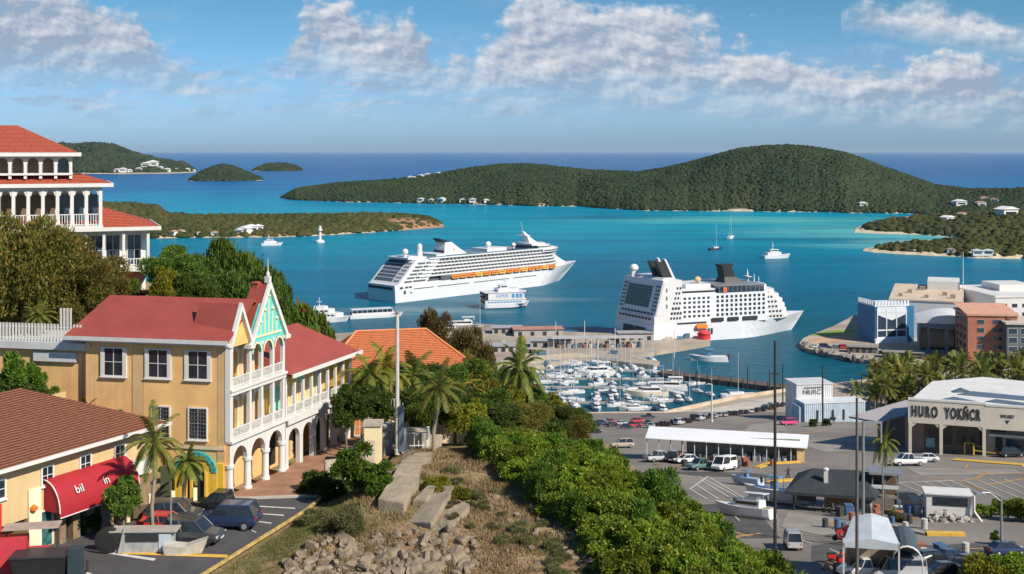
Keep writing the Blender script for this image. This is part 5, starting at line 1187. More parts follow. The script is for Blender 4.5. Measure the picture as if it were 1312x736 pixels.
boat(YA, 855, 507, 185, 1.35, 'long cream motor yacht at the right end of the marina next to the open water', hullm=CRH)
boat(YA, 880, 500, 178, 1.3, 'white motor yacht lying against the dark jetty at the outer right corner of the marina')
boat(SA, 924, 509, 6, 1.15, 'white sailing boat alone in the channel between the jetty and the quay')
boat(LA, 932, 463, 175, 2.4, 'low white launch on open water right of the pier tip')
boat(LA, 862, 479, 185, 1.5, 'tiny white dinghy on open water left above the dark jetty')
boat(LA, 1126, 469, 10, 2.2, 'small tan boat moored under the right hand shore by the blue building')
boat(SA, 600, 424, 30, 1.2, 'white sailing boat at the port quay behind the brown bushy tree')
boat(YA, 612, 420, 190, 1.5, 'white motor yacht at the port quay behind the brown bushy tree')
boat(YA, 590, 424, 188, 1.3, 'white motor yacht at the port quay, leftmost, half hidden by the brown bushy tree')
# pontoons and jetty
PONT = mat('pontoon_grey', (.30, .29, .27), .9, .25, .2)
def pontoon(p0, p1, w, lab, m=PONT, z=.75, piles=0, pm=None):
    a, c = G(*p0), G(*p1); t = thing('pontoon' if m is PONT else 'jetty', lab, 'jetty', tuple((a+c)/2)); M = frame(a, (c-a)); L = (c-a).length
    MB(M).box(0, L, -w/2, w/2, -.4, z).build('deck', m, t)
    for i in range(piles):
        x = L*(i+.5)/piles; MB(M).tube([(x, -w/2-.2, -2), (x, -w/2-.2, z+1.8)], .2, 6).build('pile', pm or DARK, t)
JET = mat('jetty_timber', (.10, .08, .065), .9, .3, .3)
pontoon((846, 482), (1062, 509), 7.5, 'long dark timber jetty closing the marina towards the channel', JET, 2.2, 14)
for i, (p0, p1) in enumerate((((690, 475), (840, 476)), ((680, 486), (850, 487)), ((668, 497), (880, 498)), ((690, 517), (845, 517)))):
    pontoon(p0, p1, 2.4, ['pontoon farthest from the quay wall in the marina', 'second pontoon counted from the far side of the marina', 'longest pontoon across the middle of the marina', 'pontoon nearest the front quay of the marina'][i], PONT, .6, 8, STEEL)
# ------------------------------------------------------------------ harbour buildings at the right
Q2 = lambda px, py: G(px, py, 2.0)
def facade_windows(root, M, x0, x1, z0, z1, nx_, nz, wf=.5, hf=.55, pm=None, y=0.0, name='window', m=None):
    for i in range(nx_):
        for k in range(nz):
            w = (x1-x0)/nx_; h = (z1-z0)/nz; cx = x0+w*(i+.5); zz = z0+h*k+h*(1-hf)/2
            o = MB(M).box(cx-w*wf/2-.15, cx+w*wf/2+.15, y-.12, y+.1, zz-.15, zz+h*hf+.15).build(name, m or GREYW, root)
            MB(M).box(cx-w*wf/2, cx+w*wf/2, y-.15, y+.05, zz, zz+h*hf).build('pane', pm or DGLASS, o)
def blue_complex():
    BL = mat('deep_blue_wall', (.02, .14, .30), .6, .1, .2); LIL = mat('pale_grey_wall', (.60, .60, .60), .7, .08, .1, streak=.15); TAN = mat('tan_roof', (.56, .44, .33), .85, .15, .1)
    O = Q2(1121, 440); M = frame(O, (.98, .2)); t = thing('blue_building', 'deep blue waterfront building with tall glazed front and white battlement parapet', 'building', tuple(O))
    MB(M).box(0, 19, 0, 18, -1, 19).build('wall', BL, t)
    b = MB(M)
    for i in range(11): b.box(i*1.8, i*1.8+1.1, -.1, .5, 19, 21.4)
    for i in range(9): b.box(-.1, .5, i*2+.6, i*2+1.8, 19, 21.4)
    b.box(-.2, 19.2, -.15, 18, 18.6, 19.3); b.build('parapet', mat('parapet_pale', (.62, .66, .70), .7, .1, .2), t)
    f = MB(M).box(1.2, 17.2, -.3, -.01, 3.2, 15.5).build('glass_front', BGLASS, t); b = MB(M)
    for x in (.9, 6, 11.6, 17): b.box(x, x+.5, -.55, -.02, 2.6, 17.5)
    for z in (2.4, 6.2, 15.5): b.box(.9, 17.5, -.5, -.03, z, z+.7)
    b.box(-.3, 17.5, -1.2, -.02, -.2, 2.4); b.sideprism([(1.2, 18.4), (17.2, 18.4), (17.2, 14.5), (14, 13.2), (9.2, 11.5), (4.4, 13.2), (1.2, 14.5)], -.4, -.31); b.build('front_frame', mat('parapet_pale', (.62, .66, .70), .7, .1, .2), f)
    MB(M).box(19.001, 23, 2, 16, -1, 18).build('side_bay', BL, t)
    t = thing('hall', 'long flat roofed pale hall with tan roof behind the deep blue building', 'building', tuple(O)); 
    M = frame((199, 617, 2), (.94, -.35)); MB(M).box(0, 36, 0, 76, -1, 19.6).build('wall', LIL, t); MB(M).box(-.4, 36.4, -.4, 76.4, 19.6, 20.3).build('roof', TAN, t)
    for x, y, s, h in ((4, 12, 2, 1.6), (8, 30, 2.4, 1.8), (17, 10, 2.2, 1.5), (14, 46, 3, 2), (26, 24, 2.4, 1.7), (30, 12, 2.5, 2)):
        MB(M).box(x, x+s, y, y+s, 20.3, 20.3+h).build('roof_vent', mat('vent_grey', (.3, .24, .2), .7, .3), t)
    b = MB(M); b.box(18, 35, 50, 75, 20.3, 25); b.build('penthouse', WHITE, t)
    O2 = Q2(1262, 447); M2 = frame(O2, (.99, .1)); t = thing('white_building', 'broad white flat roofed building at the right edge behind the red brick block', 'building', tuple(O2))
    MB(M2).box(27, 95, 40, 90, -1, 20).build('wall', LIL, t); MB(M2).box(26.5, 95.5, 39.5, 90.5, 20, 21).build('roof', WHITE, t)
    b = MB(M2); b.box(40, 60, 60, 80, 21, 24.5); b.build('penthouse', WHITE, t); facade_windows(t, M2, 29, 75, 4, 18, 8, 3, .5, .4, DGLASS, 40)
    O3 = Q2(1177, 452); M3 = frame(O3, (.95, -.3)); t = thing('grey_building', 'grey glazed building with curved white roof between the blue building and the red brick block', 'building', tuple(O3))
    MB(M3).box(0, 22, 0, 26, -1, 14.6).build('wall', mat('blue_grey_wall', (.20, .25, .31), .6, .15, .2), t)
    b = MB(M3); n = 10
    prof = [(-1, 14.6)]+[(-1+24*i/n, 15.4+3.4*math.sin(math.pi*(i/n)*.8)) for i in range(n+1)]+[(23, 14.6)]
    b.sideprism(prof, -1.2, 27); b.build('roof', mat('roof_white', (.66, .67, .68), .5, .08, .2), t)
    for i, (x0, x1) in enumerate(((1, 3.5), (5, 12), (13.5, 20))):
        f = MB(M3).box(x0-.3, x1+.3, -.4, -.01, 1.5, 12.5).build('window', STEEL if i else mat('brown_panel', (.22, .13, .08), .7), t); MB(M3).box(x0, x1, -.46, -.3, 1.8, 12.2).build('pane', DGLASS, f)
    BRK = mat('red_brick_block', (.36, .15, .095), .85, .2, .4)
    O4 = Q2(1240, 467); M4 = frame(O4, (.99, -.1)); t = thing('brick_building', 'five storey red brick block with pinkish roof near the right edge', 'building', tuple(O4))
    MB(M4).box(0, 22, 0, 21, -2, 22.4).build('wall', BRK, t); b = MB(M4)
    b.prism([(-.6, -.6), (22.6, -.6), (22.6, 22), (-.6, 22)], 22.4, 23.3); b.add([(-.6, 2, 23.3), (22.6, 2, 23.3), (22.6, 22, 25.6), (-.6, 22, 25.6)], [(0, 1, 2, 3)]); b.build('roof', mat('pink_roof', (.55, .30, .21), .85, .12, .3), t)
    for x0, x1 in ((3.2, 8.2), (9.8, 16.5)): facade_windows(t, M4, x0, x1, 2.5, 21.5, 1, 5, .6, .5, BGLASS, 0, m=mat('brick_lintel', (.42, .30, .24), .8))
    MS = frame(O4+Vector((.1*21, .99*21, 0)), (-.1, -.99)); facade_windows(t, MS, 2, 19, 2.5, 21.5, 3, 5, .5, .5, DGLASS, 0, m=mat('brick_lintel', (.42, .30, .24), .8))
    b = MB(M4); b.box(17.2, 19, -.5, 0, 0, 22.4); b.build('downpipe', mat('dark_brick', (.14, .07, .06), .8), t)
    O5 = Q2(1290, 471); M5 = frame(O5, (.99, -.1)); t = thing('dark_building', 'dark glazed block with pale flat roof cut by the right edge of the picture', 'building', tuple(O5))
    MB(M5).box(0, 30, 0, 20, -2, 19.5).build('wall', mat('slate_wall', (.13, .14, .16), .7, .15, .3), t); MB(M5).box(-.7, 31, -.9, 21, 19.5, 20.4).build('roof', mat('pale_roof', (.50, .43, .38), .8), t)
    facade_windows(t, M5, 0, 16, 2, 18.5, 3, 4, .7, .6, BGLASS); MB(M5).box(-3, 34, -6, -5.5, -1, 3).build('yard_wall', CONC, t)
    p = Q2(1234, 420); t = thing('mast', 'thin white mast rising from the roofs beside the blue building', 'mast', (p.x, p.y, 2)); MB().lathe([(.4, 0), (.15, 42)], (p.x, p.y, 2), 8).build('shaft', WHITE, t)
blue_complex()
def port_things():
    # low sheds, open frame shelter and clutter of the port between pier and marina
    SH = mat('port_shed_wall', (.36, .34, .32), .8, .2, .3, streak=.2); PR = mat('port_roof_red', (.42, .20, .15), .8, .2, .3); PG = mat('port_roof_grey', (.33, .33, .34), .7, .2, .3)
    for px, py, w, d, h, rm, ang, lab in ((690, 431, 26, 9, 3.6, PR, .1, 'long low port shed with faded red roof behind the tall palm'), (650, 428, 16, 8, 3.2, PG, .05, 'low grey roofed port shed left of the red roofed one'), (705, 446, 20, 8, 3.4, PG, -.1, 'grey port shed nearest the marina beside the tall palm'), (815, 437, 18, 7, 4.0, PG, .06, 'low pale shed on the pier under the stern of the moored ship'), (640, 452, 15, 9, 3.0, PG, .1, 'grey roofed shed half hidden right of the bushy tree')):
        p = Q2(px, py); M = frame(p, (1, ang)); t = thing('port_shed', lab, 'shed', tuple(p))
        MB(M).box(-w/2, w/2, 0, d, -.1, h).build('wall', SH, t); MB(M).sideprism([(-w/2-.6, h), (w/2+.6, h), (w/2+.6, h+.3), (-w/2-.6, h+.3)], -.8, d+.6).build('roof', rm, t)
        for i in range(4): 
            x = -w/2+w*(i+.5)/4; MB(M).box(x-1, x+1, -.06, -.002, .3, 2.4).build('door', DARK, t)
    p = Q2(745, 447); M = frame(p, (1, .06)); t = thing('open_shelter', 'long open pale steel shelter with dark stacks under it between pier and marina', 'shelter', tuple(p))
    for i in range(9):
        for y in (0, 6): MB(M).box(-14+i*5.6, -13.7+i*5.6, y, y+.3, 0, 5).build('post', GREYW, t)
    MB(M).box(-15, 32, -.6, 7, 5, 5.4).build('roof', mat('shelter_roof', (.42, .41, .40), .7, .2, .3), t)
    rnd = random.Random(8)
    CC = [mat('crate_dark', (.10, .09, .08), .8, .3), mat('crate_rust', (.26, .12, .08), .8, .3), mat('crate_pale', (.50, .46, .40), .8, .2), mat('crate_blue', (.10, .19, .27), .7, .2)]
    for i in range(16):
        x = -12+i*2.7; b = MB(M); w, h = rnd.uniform(1.4, 2.3), rnd.uniform(1.2, 3.2); b.box(x, x+w, 2, 4.5, 0, h)
        for k in range(3): b.box(x-.05, x+w+.05, 1.9, 1.99, .1+k*h/3, .22+k*h/3)
        o = b.build('cargo_crate', CC[i % 4], None, org=tuple(M @ Vector((x, 2, 0)))); tag(o, 'small cargo crate stacked under the open shelter by the marina', 'crate', 'crates under the open shelter')
    for i in range(26):
        px, py = rnd.choice([(rnd.uniform(660, 800), rnd.uniform(450, 457)), (rnd.uniform(610, 700), rnd.uniform(436, 470)), (rnd.uniform(790, 900), rnd.uniform(433, 437))])
        p = Q2(px, py); M = frame(p, (1, rnd.uniform(-.5, .5))); w, h = rnd.uniform(1.5, 4.5), rnd.uniform(1, 2.6); b = MB(M); b.box(-w/2, w/2, 0, 2, 0, h); b.box(-w/2-.05, w/2+.05, -.05, 2.05, h*.85, h*.92); b.box(-w/2-.05, -w/2+.12, -.06, .1, 0, h)
        o = b.build('cargo_box', CC[rnd.randrange(4)], None, org=tuple(p)); tag(o, 'loose cargo box lying on the port quay', 'box', 'cargo boxes on the port quay')
    for px, py, h in ((749, 433, 9), (712, 440, 11), (766, 470, 13), (758, 457, 9), (788, 452, 12), (864, 455, 12)):
        p = G(px, py, 1.5 if px != 766 else .0); t = thing('mast_pole', 'thin pale pole standing at the port near the marina', 'pole', tuple(p), 'thin pale poles around the port'); MB().lathe([(.22, -2), (.14, h)], tuple(p), 6).build('shaft', WHITE, t)
    # sandy strip and grass on the spit at the right
    for nm, pts, m in (('sand_patch', [(660, 470), (735, 458), (765, 458), (740, 452), (690, 456), (650, 462)], mat('sand', (.52, .42, .29), .9, .2, .1)), ('grass_patch', [(1035, 430), (1060, 424), (1095, 422), (1098, 426), (1060, 431)], mat('bright_grass', (.20, .27, .05), .9, .3, .2)), ('sand_patch', [(1033, 436), (1060, 431), (1100, 427), (1100, 436), (1050, 441)], mat('spit_earth', (.42, .28, .17), .9, .3, .1))):
        sheet(nm, [tuple(Q2(*q)) for q in pts], m, 2.0+(.012 if nm == 'grass_patch' else .006))
port_things()
def rubble_bank():
    RK = mat('bank_rock', (.20, .18, .16), .95, .4, .3); rnd = random.Random(3)
    bm = bmesh.new(); bmesh.ops.create_icosphere(bm, subdivisions=1, radius=1)
    me = bpy.data.meshes.new('boulder')
    for v in bm.verts: v.co *= rnd.uniform(.7, 1.2)
    bm.to_mesh(me); bm.free(); me.materials.append(RK)
    line = [(1026, 441), (1036, 448), (1062, 454.5), (1090, 459.5), (1120, 464.5), (1150, 468), (1180, 471.5)]
    for i in range(70):
        s = rnd.uniform(0, len(line)-1.001); k = int(s); px = lerp(line[k][0], line[k+1][0], s-k); py = lerp(line[k][1], line[k+1][1], s-k)-rnd.uniform(-1.2, 3.5)
        p = G(px, py, rnd.uniform(.4, 2.2)); o = bpy.data.objects.new('boulder', me); COL.objects.link(o); o.location = p; q = rnd.uniform(.8, 2.2); o.scale = (q*1.3, q, q*.8); o.rotation_euler = (rnd.random()*6, rnd.random()*6, rnd.random()*6)
        tag(o, 'grey boulder in the sea wall under the blue building', 'boulder', 'boulders of the sea wall at the right shore')
rubble_bank()

# ------------------------------------------------------------------ buildings on the car park
def big_store():
    K = LP(1262, 585); A = Vector((97.6, 287.5, 0)); d = (A-K).xy; TILT = lotz(K.y)
    WH = mat('store_beige', (.62, .57, .47), .7, .08, .4, streak=.2); zt, zb = 38.9, 33.4
    ab = (Vector((K.x, K.y))-Vector((A.x, A.y))); L = ab.length; M = frame((A.x, A.y, 0), ab)
    t = thing('store', 'beige flat roofed store with big black letters on its canopy at the right', 'store', (K.x, K.y, TILT))
    MK = frame((K.x, K.y, 0), (.95, -.3)); DX = 42
    b = MB(M); b.box(-.3, L, 0, .6, zb, zt); f1 = b.build('fascia', WH, t); b = MB(MK); b.box(.02, DX, 0, .6, zb-.3, zt-.3); b.build('fascia', WH, t)
    b = MB(M)
    b.box(-.32, L+.1, -.12, .9, zt, zt+.5); b.M = MK; b.box(.1, DX, -.12, .9, zt-.3, zt+.2); b.build('roof_edge', WHITE, t)
    P0 = M @ Vector((0, .5, zt-.2)); P1 = M @ Vector((L, .5, zt-.2)); P2 = MK @ Vector((DX, .5, zt-.2)); P3 = P2+Vector((6, 26, 0)); P4 = Vector((128, 318, zt-.2)); P5 = Vector((112, 312, zt-.2))
    poly = [P0, P1, P2, P3, P4, P5]
    b = MB(); b.prism([(p.x, p.y) for p in poly], zt-1.2, zt-.2); b.build('roof', mat('store_roof', (.62, .62, .60), .7, .1, .3, streak=.1), t)
    b = MB(); c = P1+Vector((2, 6, 0))
    for i, (x, y, w, h, a) in enumerate(((112, 297, 5, 1.6, .05), (130, 296, 6, 2, -.3))):
        MM = frame((x, y, zt-.1), (1, a)); b.M = MM; b.sideprism([(0, 0), (w, 0), (w*.5, .9)], 0, h)
    b.build('skylight', mat('slate_blue', (.10, .14, .18), .4, .2), t)
    for pp in ([(1196, 513), (1222, 508), (1262, 516), (1240, 517)], [(1226, 505), (1246, 501), (1330, 509), (1330, 514)], [(1262, 514), (1276, 511), (1330, 518), (1318, 520)]):
        w = [G(q[0], q[1], zt+.02) for q in pp]; b = MB(); b.prism([(v.x, v.y) for v in w], zt-.19, zt-.05); b.build('roof_panel', mat('slate_blue', (.10, .14, .18), .4, .2), t)
    for x in (.1, L*.42, L-.25):
        g_ = lotz((M @ Vector((x, .3, 0))).y); MB(M).box(x-.3, x+.45, -.02, .75, g_-1, zb+.01).build('post', WH, t)
    b = MB(M)                                                # brackets beside the posts
    for x, s in ((.55, 1), (L*.42+.45, 1), (L*.42-.3, -1), (L-.55, -1)): MB(M).sideprism([(x, zb+.01), (x+s*1.3, zb+.01), (x, zb-1.1)], .1, .5).build('bracket', WH, t)
    # recessed front
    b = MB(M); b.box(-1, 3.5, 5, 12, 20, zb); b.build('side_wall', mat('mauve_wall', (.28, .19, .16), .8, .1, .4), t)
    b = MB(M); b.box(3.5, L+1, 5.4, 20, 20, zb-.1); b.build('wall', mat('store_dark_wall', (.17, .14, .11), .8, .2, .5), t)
    for x in (4.2, 7.5, 10.8, 14.2): 
        o = MB(M).box(x, x+2.7, 5.2, 5.41, 27.2, 31.4).build('window', mat('store_frame', (.2, .17, .13), .6), t); MB(M).box(x+.15, x+2.55, 5.14, 5.25, 27.4, 31.2).build('pane', DGLASS, o)
    b = MB(M); b.box(3.8, 6, 5.0, 5.19, 26.5, 28.8); b.build('poster', mat('poster_teal', (.25, .42, .45), .5, .4, 2), t)
    b = MB(MK); b.box(.5, DX, 3.4, 16, 22, zb-.3); b.build('front_wall', mat('store_grey_wall', (.40, .38, .33), .8, .1, .4), t)
    b = MB(MK); b.box(2.6, 4.2, 3.3, 3.42, 24, 31); b.build('doorway', DARK, t); b = MB(MK); b.box(5, 20, 3.28, 3.42, 26.5, 30.3); b.build('window', BGLASS, t); MB(MK).box(1, 24, 1, 3.4, 31.2, 31.7).build('awning', WH, t)
    MB(MK).box(1.6, 5, 3.3, 3.42, 31.9, 33).build('window', DGLASS, t)
    # letters on the canopy
    text_mesh('HURO', 3.6, .07, M @ Matrix.Translation((L*.205, -.08, 36.2)), 'lettering', DARK, f1, .50, 1.35, .11)
    text_mesh('YOK\u00d1CR', 3.6, .07, M @ Matrix.Translation((L*.71, -.08, 36.2)), 'lettering', DARK, f1, .46, 1.25, .11)
    text_mesh('WUSD', 1.15, .05, MK @ Matrix.Translation((5.0, -.06, 36.4)), 'lettering', DARK, t, .9); b = MB(MK); b.sideprism([(4.5, 35.5), (5.5, 35.5), (5, 34.6)], -.08, -.01); b.build('mark', DARK, t)
    b = MB(MK)
    for i in range(3):
        for k in range(3): b.box(9.6+i*1.1, 10.4+i*1.1, -.05, -.01, 34.4+k*1.2, 35.3+k*1.2)
    b.build('mark', mat('mark_bluegrey', (.45, .50, .52), .6), t)
    # low mauve wall at the left of the store and yellow barrier in front
    p0, p1 = LP(1128, 574), LP(1190, 566); t = thing('yard_wall', 'low mauve wall left of the store with the big letters', 'wall', tuple(p0))
    MW = frame((p0.x, p0.y, 0), (p1-p0).xy); MB(MW).box(0, (p1-p0).xy.length+4, 0, .8, 18, p0.z+6.2).build('wall', mat('mauve_wall', (.28, .19, .16), .8, .1, .4), t); MB(MW).box(-.2, (p1-p0).xy.length+4, -.15, 9, p0.z+6.2, p0.z+6.7).build('coping', mat('lilac_grey', (.36, .34, .35), .8), t)
    p = LP(1236, 583); t = thing('barrier', 'yellow tubular barrier standing before the store', 'barrier', tuple(p)); MB_ = frame(p, (.95, -.25))
    for x in (0, 2.0): MB(MB_).tube([(x, 0, 0), (x, 0, 3.0)], .22, 8).build('post', YELP, t)
    for z in (1.2, 2.4): MB(MB_).tube([(2.0, 0, z), (7.5, 0, z-.4)], .09, 6).build('rail', YELP, t)
    MB(MB_).tube([(0, 0, 2.9), (2.0, 0, 2.9)], .12, 6).build('rail', YELP, t)
big_store()
def corrugated(b, x0, x1, y, z0, z1, p=.7, a=.12):
    n = int((x1-x0)/p*2); pts = [(lerp(x0, x1, i/n), y+(a if i % 2 else -a)) for i in range(n+1)]
    b.add([(x, yy, z) for z in (z0, z1) for x, yy in pts], [(i, i+1, n+1+i+1, n+1+i) for i in range(n)])
def tin_shed():
    O = LP(1031, 541); M = frame((O.x, O.y, O.z), (1, .16)); t = thing('tin_shed', 'white and pale blue corrugated shed by the basin beside two palms', 'shed', tuple(O))
    LBL = mat('pale_blue_tin', (.50, .60, .68), .5, .12, .5, streak=.3); b = MB(M); corrugated(b, 0, 21.5, 0, -1.5, 6.2); b.box(0, 21.4, .2, 8, -2, 6.0); b.build('front_wall', LBL, t)
    MB(M).box(-.2, 21.7, -.2, 8, 6.0, 6.25).build('front_roof', mat('tin_roof', (.60, .63, .66), .5, .1, .5), t)
    b = MB(M); corrugated(b, .5, 13.5, 8.0, 0, 11); b.box(.6, 13.4, 8.2, 18, -3, 10.8); b.build('wall', mat('white_tin', (.66, .66, .66), .55, .1, .5, streak=.35), t); MB(M).box(.3, 13.7, 7.7, 18.3, 10.8, 11.1).build('roof', GREYW, t)
    text_mesh('NURC', 2.2, .04, M @ Matrix.Translation((6.0, 7.75, 8.2)), 'lettering', mat('faded_black', (.10, .10, .11), .7), t, 1.1); MB(M).box(3.2, 9.6, 7.7, 7.8, 9.6, 9.9).build('sign_bar', mat('faded_black', (.10, .10, .11), .7), t)
    MB(M).box(-1.5, -.02, 1, 7, -2, 5).build('annex', mat('teal_tin', (.30, .45, .50), .6, .2, .5), t)
    for x in (4.2, 9.6, 13.5): MB(M).box(x, x+.6, -.3, -.13, .4, 3.8).build('slot_window', DARK, t)
tin_shed()
def long_shed():
    p0, p1 = LP(829, 590), LP(1029, 592.5); d = (p1-p0).xy; L = d.length; M = frame((p0.x, p0.y, 0), d)
    t = thing('open_shed', 'long open sided shed with one white roof sheet in the middle of the car park', 'shed', tuple(p0))
    z0, z1 = lotz(p0.y), lotz(p1.y); 
    zl = 100-(562-194)/1500*(p0.y-.8); zr = 100-(575-194)/1500*(p1.y-.8)
    b = MB(M); b.add([(-.4, -.8, zl), (L+.8, -.8, zr), (L+2.4, 8, zr+.9), (.5, 8, zl+.6), (-.4, -.8, zl+.22), (L+.8, -.8, zr+.22), (L+2.4, 8, zr+1.12), (.5, 8, zl+.82)], [(3, 2, 1, 0), (4, 5, 6, 7), (0, 1, 5, 4), (1, 2, 6, 5), (2, 3, 7, 6), (3, 0, 4, 7)])
    b.build('roof', mat('white_sheet', (.74, .75, .76), .45, .05, .3, streak=.12), t)
    n = 13
    for i in range(n+1):
        x = lerp(0, L, i/n); zz = lerp(zl, zr, i/n)
        for y in (0, 7): MB(M).box(x-.1, x+.1, y-.1, y+.1, min(z0, z1)-2.5, zz+.1).build('post', GREYW, t)
    rnd = random.Random(4); cs = [mat('stock_pale', (.50, .50, .48), .7, .3, 1), mat('stock_grey', (.22, .23, .24), .7, .3, 1), mat('stock_dark', (.06, .06, .07), .7, .3), mat('stock_red', (.50, .06, .05), .6), mat('stock_green', (.10, .14, .10), .7, .3)]
    MB(M).box(L*.26, L-.3, 3.2, 3.4, z0-2, zl-.2).build('back_screen', mat('shed_screen', (.20, .22, .20), .8, .3, .6), t)
    for i in range(30):
        x = lerp(.5, L-1.2, i/30); h = rnd.uniform(.8, 1.7); zg = lerp(z0, z1, i/30)-.2; k = rnd.randrange(5) if i > 3 else rnd.choice((0, 0, 3)); k = 3 if i in (5, 6) else k
        if k == 3 and i not in (5, 6): k = 1
        b = MB(M); w = rnd.uniform(.7, 1.15); b.box(x, x+w, 1.2, 2.4, zg-.4, zg+h); b.box(x+.1, x+w-.1, 1.1, 1.19, zg+.2, zg+h*.8); b.box(x, x+w, 1.3, 2.3, zg+h, zg+h+rnd.uniform(.1, .5))
        o = b.build('stock_crate', cs[k], None, org=tuple(M @ Vector((x, 1.2, zg)))); tag(o, 'crate of goods stacked under the long white shed roof', 'crate', 'goods under the long shed')
    o = MB(M).box(L-1.4, L+.3, -.2, 2.2, z1-.5, z1+3).build('end_board', mat('ochre_board', (.58, .42, .22), .7), t)
long_shed()
def pavilion():
    c = LP(1068, 652); M = frame((c.x, c.y, c.z), (.97, -.25)); t = thing('pavilion', 'small kiosk under a broad dark slate hip roof in the car park', 'pavilion', tuple(c)); RS = mat('dark_slate_roof', (.03, .038, .044), .75, .3, 1.2, .3)
    b = MB(M); z = 3.6
    v = [(-8, -4.5, z), (6.5, -4.5, z), (9.5, 6.5, z+.6), (-6, 7, z+.2), (-3.4, 1.6, 6.2), (4.4, 1.8, 6.3), (-8, -4.5, z-.5), (6.5, -4.5, z-.5), (9.5, 6.5, z+.1), (-6, 7, z-.3)]
    b.add(v, [(0, 1, 5, 4), (1, 2, 5), (2, 3, 4, 5), (3, 0, 4), (9, 8, 7, 6), (0, 6, 7, 1), (1, 7, 8, 2), (2, 8, 9, 3), (3, 9, 6, 0)]); b.build('roof', RS, t)
    b = MB(M); b.box(-1.5, 3.2, -2.6, 3, -2, 3.4); b.build('hut', WOOD, t); b = MB(M)
    for i in range(9): b.box(-1.5+i*.52, -1.44+i*.52, -2.66, -2.6, -2, 3.4)
    b.build('batten', mat('dark_timber', (.12, .08, .05), .8), t); MB(M).box(3.4, 6, -2.2, 2, -1.2, 3.0).build('booth', mat('slate_blue_booth', (.09, .12, .17), .6, .2), t)
    for x, y in ((-6.5, -3.4), (-3, -3.6), (5.6, -3.4), (-5, 5), (7.5, 5)): MB(M).tube([(x, y, -2), (x, y, 3.5)], .16, 8).build('post', DSTEEL, t)
    b = MB(M); b.box(-1.6, -.9, -1.8, -1.1, 4.6, 6.9); b.lathe([(.5, 0), (.5, .15), (.1, .4)], (-1.25, -1.45, 6.9), 8); b.build('vent', WHITE, t)
    MB(M).box(-6, -3, -3.7, -3.5, 2.0, 2.9).build('sign', DARK, t)
    c2 = LP(1118, 655); M = frame(c2, (.97, -.2)); t = thing('market_stall', 'grey timber stall with grey counter beside the dark slate pavilion', 'stall', tuple(c2)); GT = mat('grey_timber', (.17, .15, .13), .8, .25)
    for x in (0, 2, 4):
        for y in (0, 3): MB(M).box(x-.12, x+.12, y, y+.2, -.5, 6.4).build('post', GT, t)
    MB(M).box(-.6, 4.6, -.5, 3.6, 6.2, 6.6).build('roof', STEEL, t); MB(M).box(-.3, 4.3, .2, 3, -.5, 2.1).build('counter', GT, t); MB(M).box(-.2, 4.2, -.1, .1, 3.8, 4.4).build('board', GREYW, t); MB(M).box(0, 4, 2.8, 2.95, 2.1, 6.2).build('back_board', mat('dark_timber', (.12, .08, .05), .8), t)
pavilion()

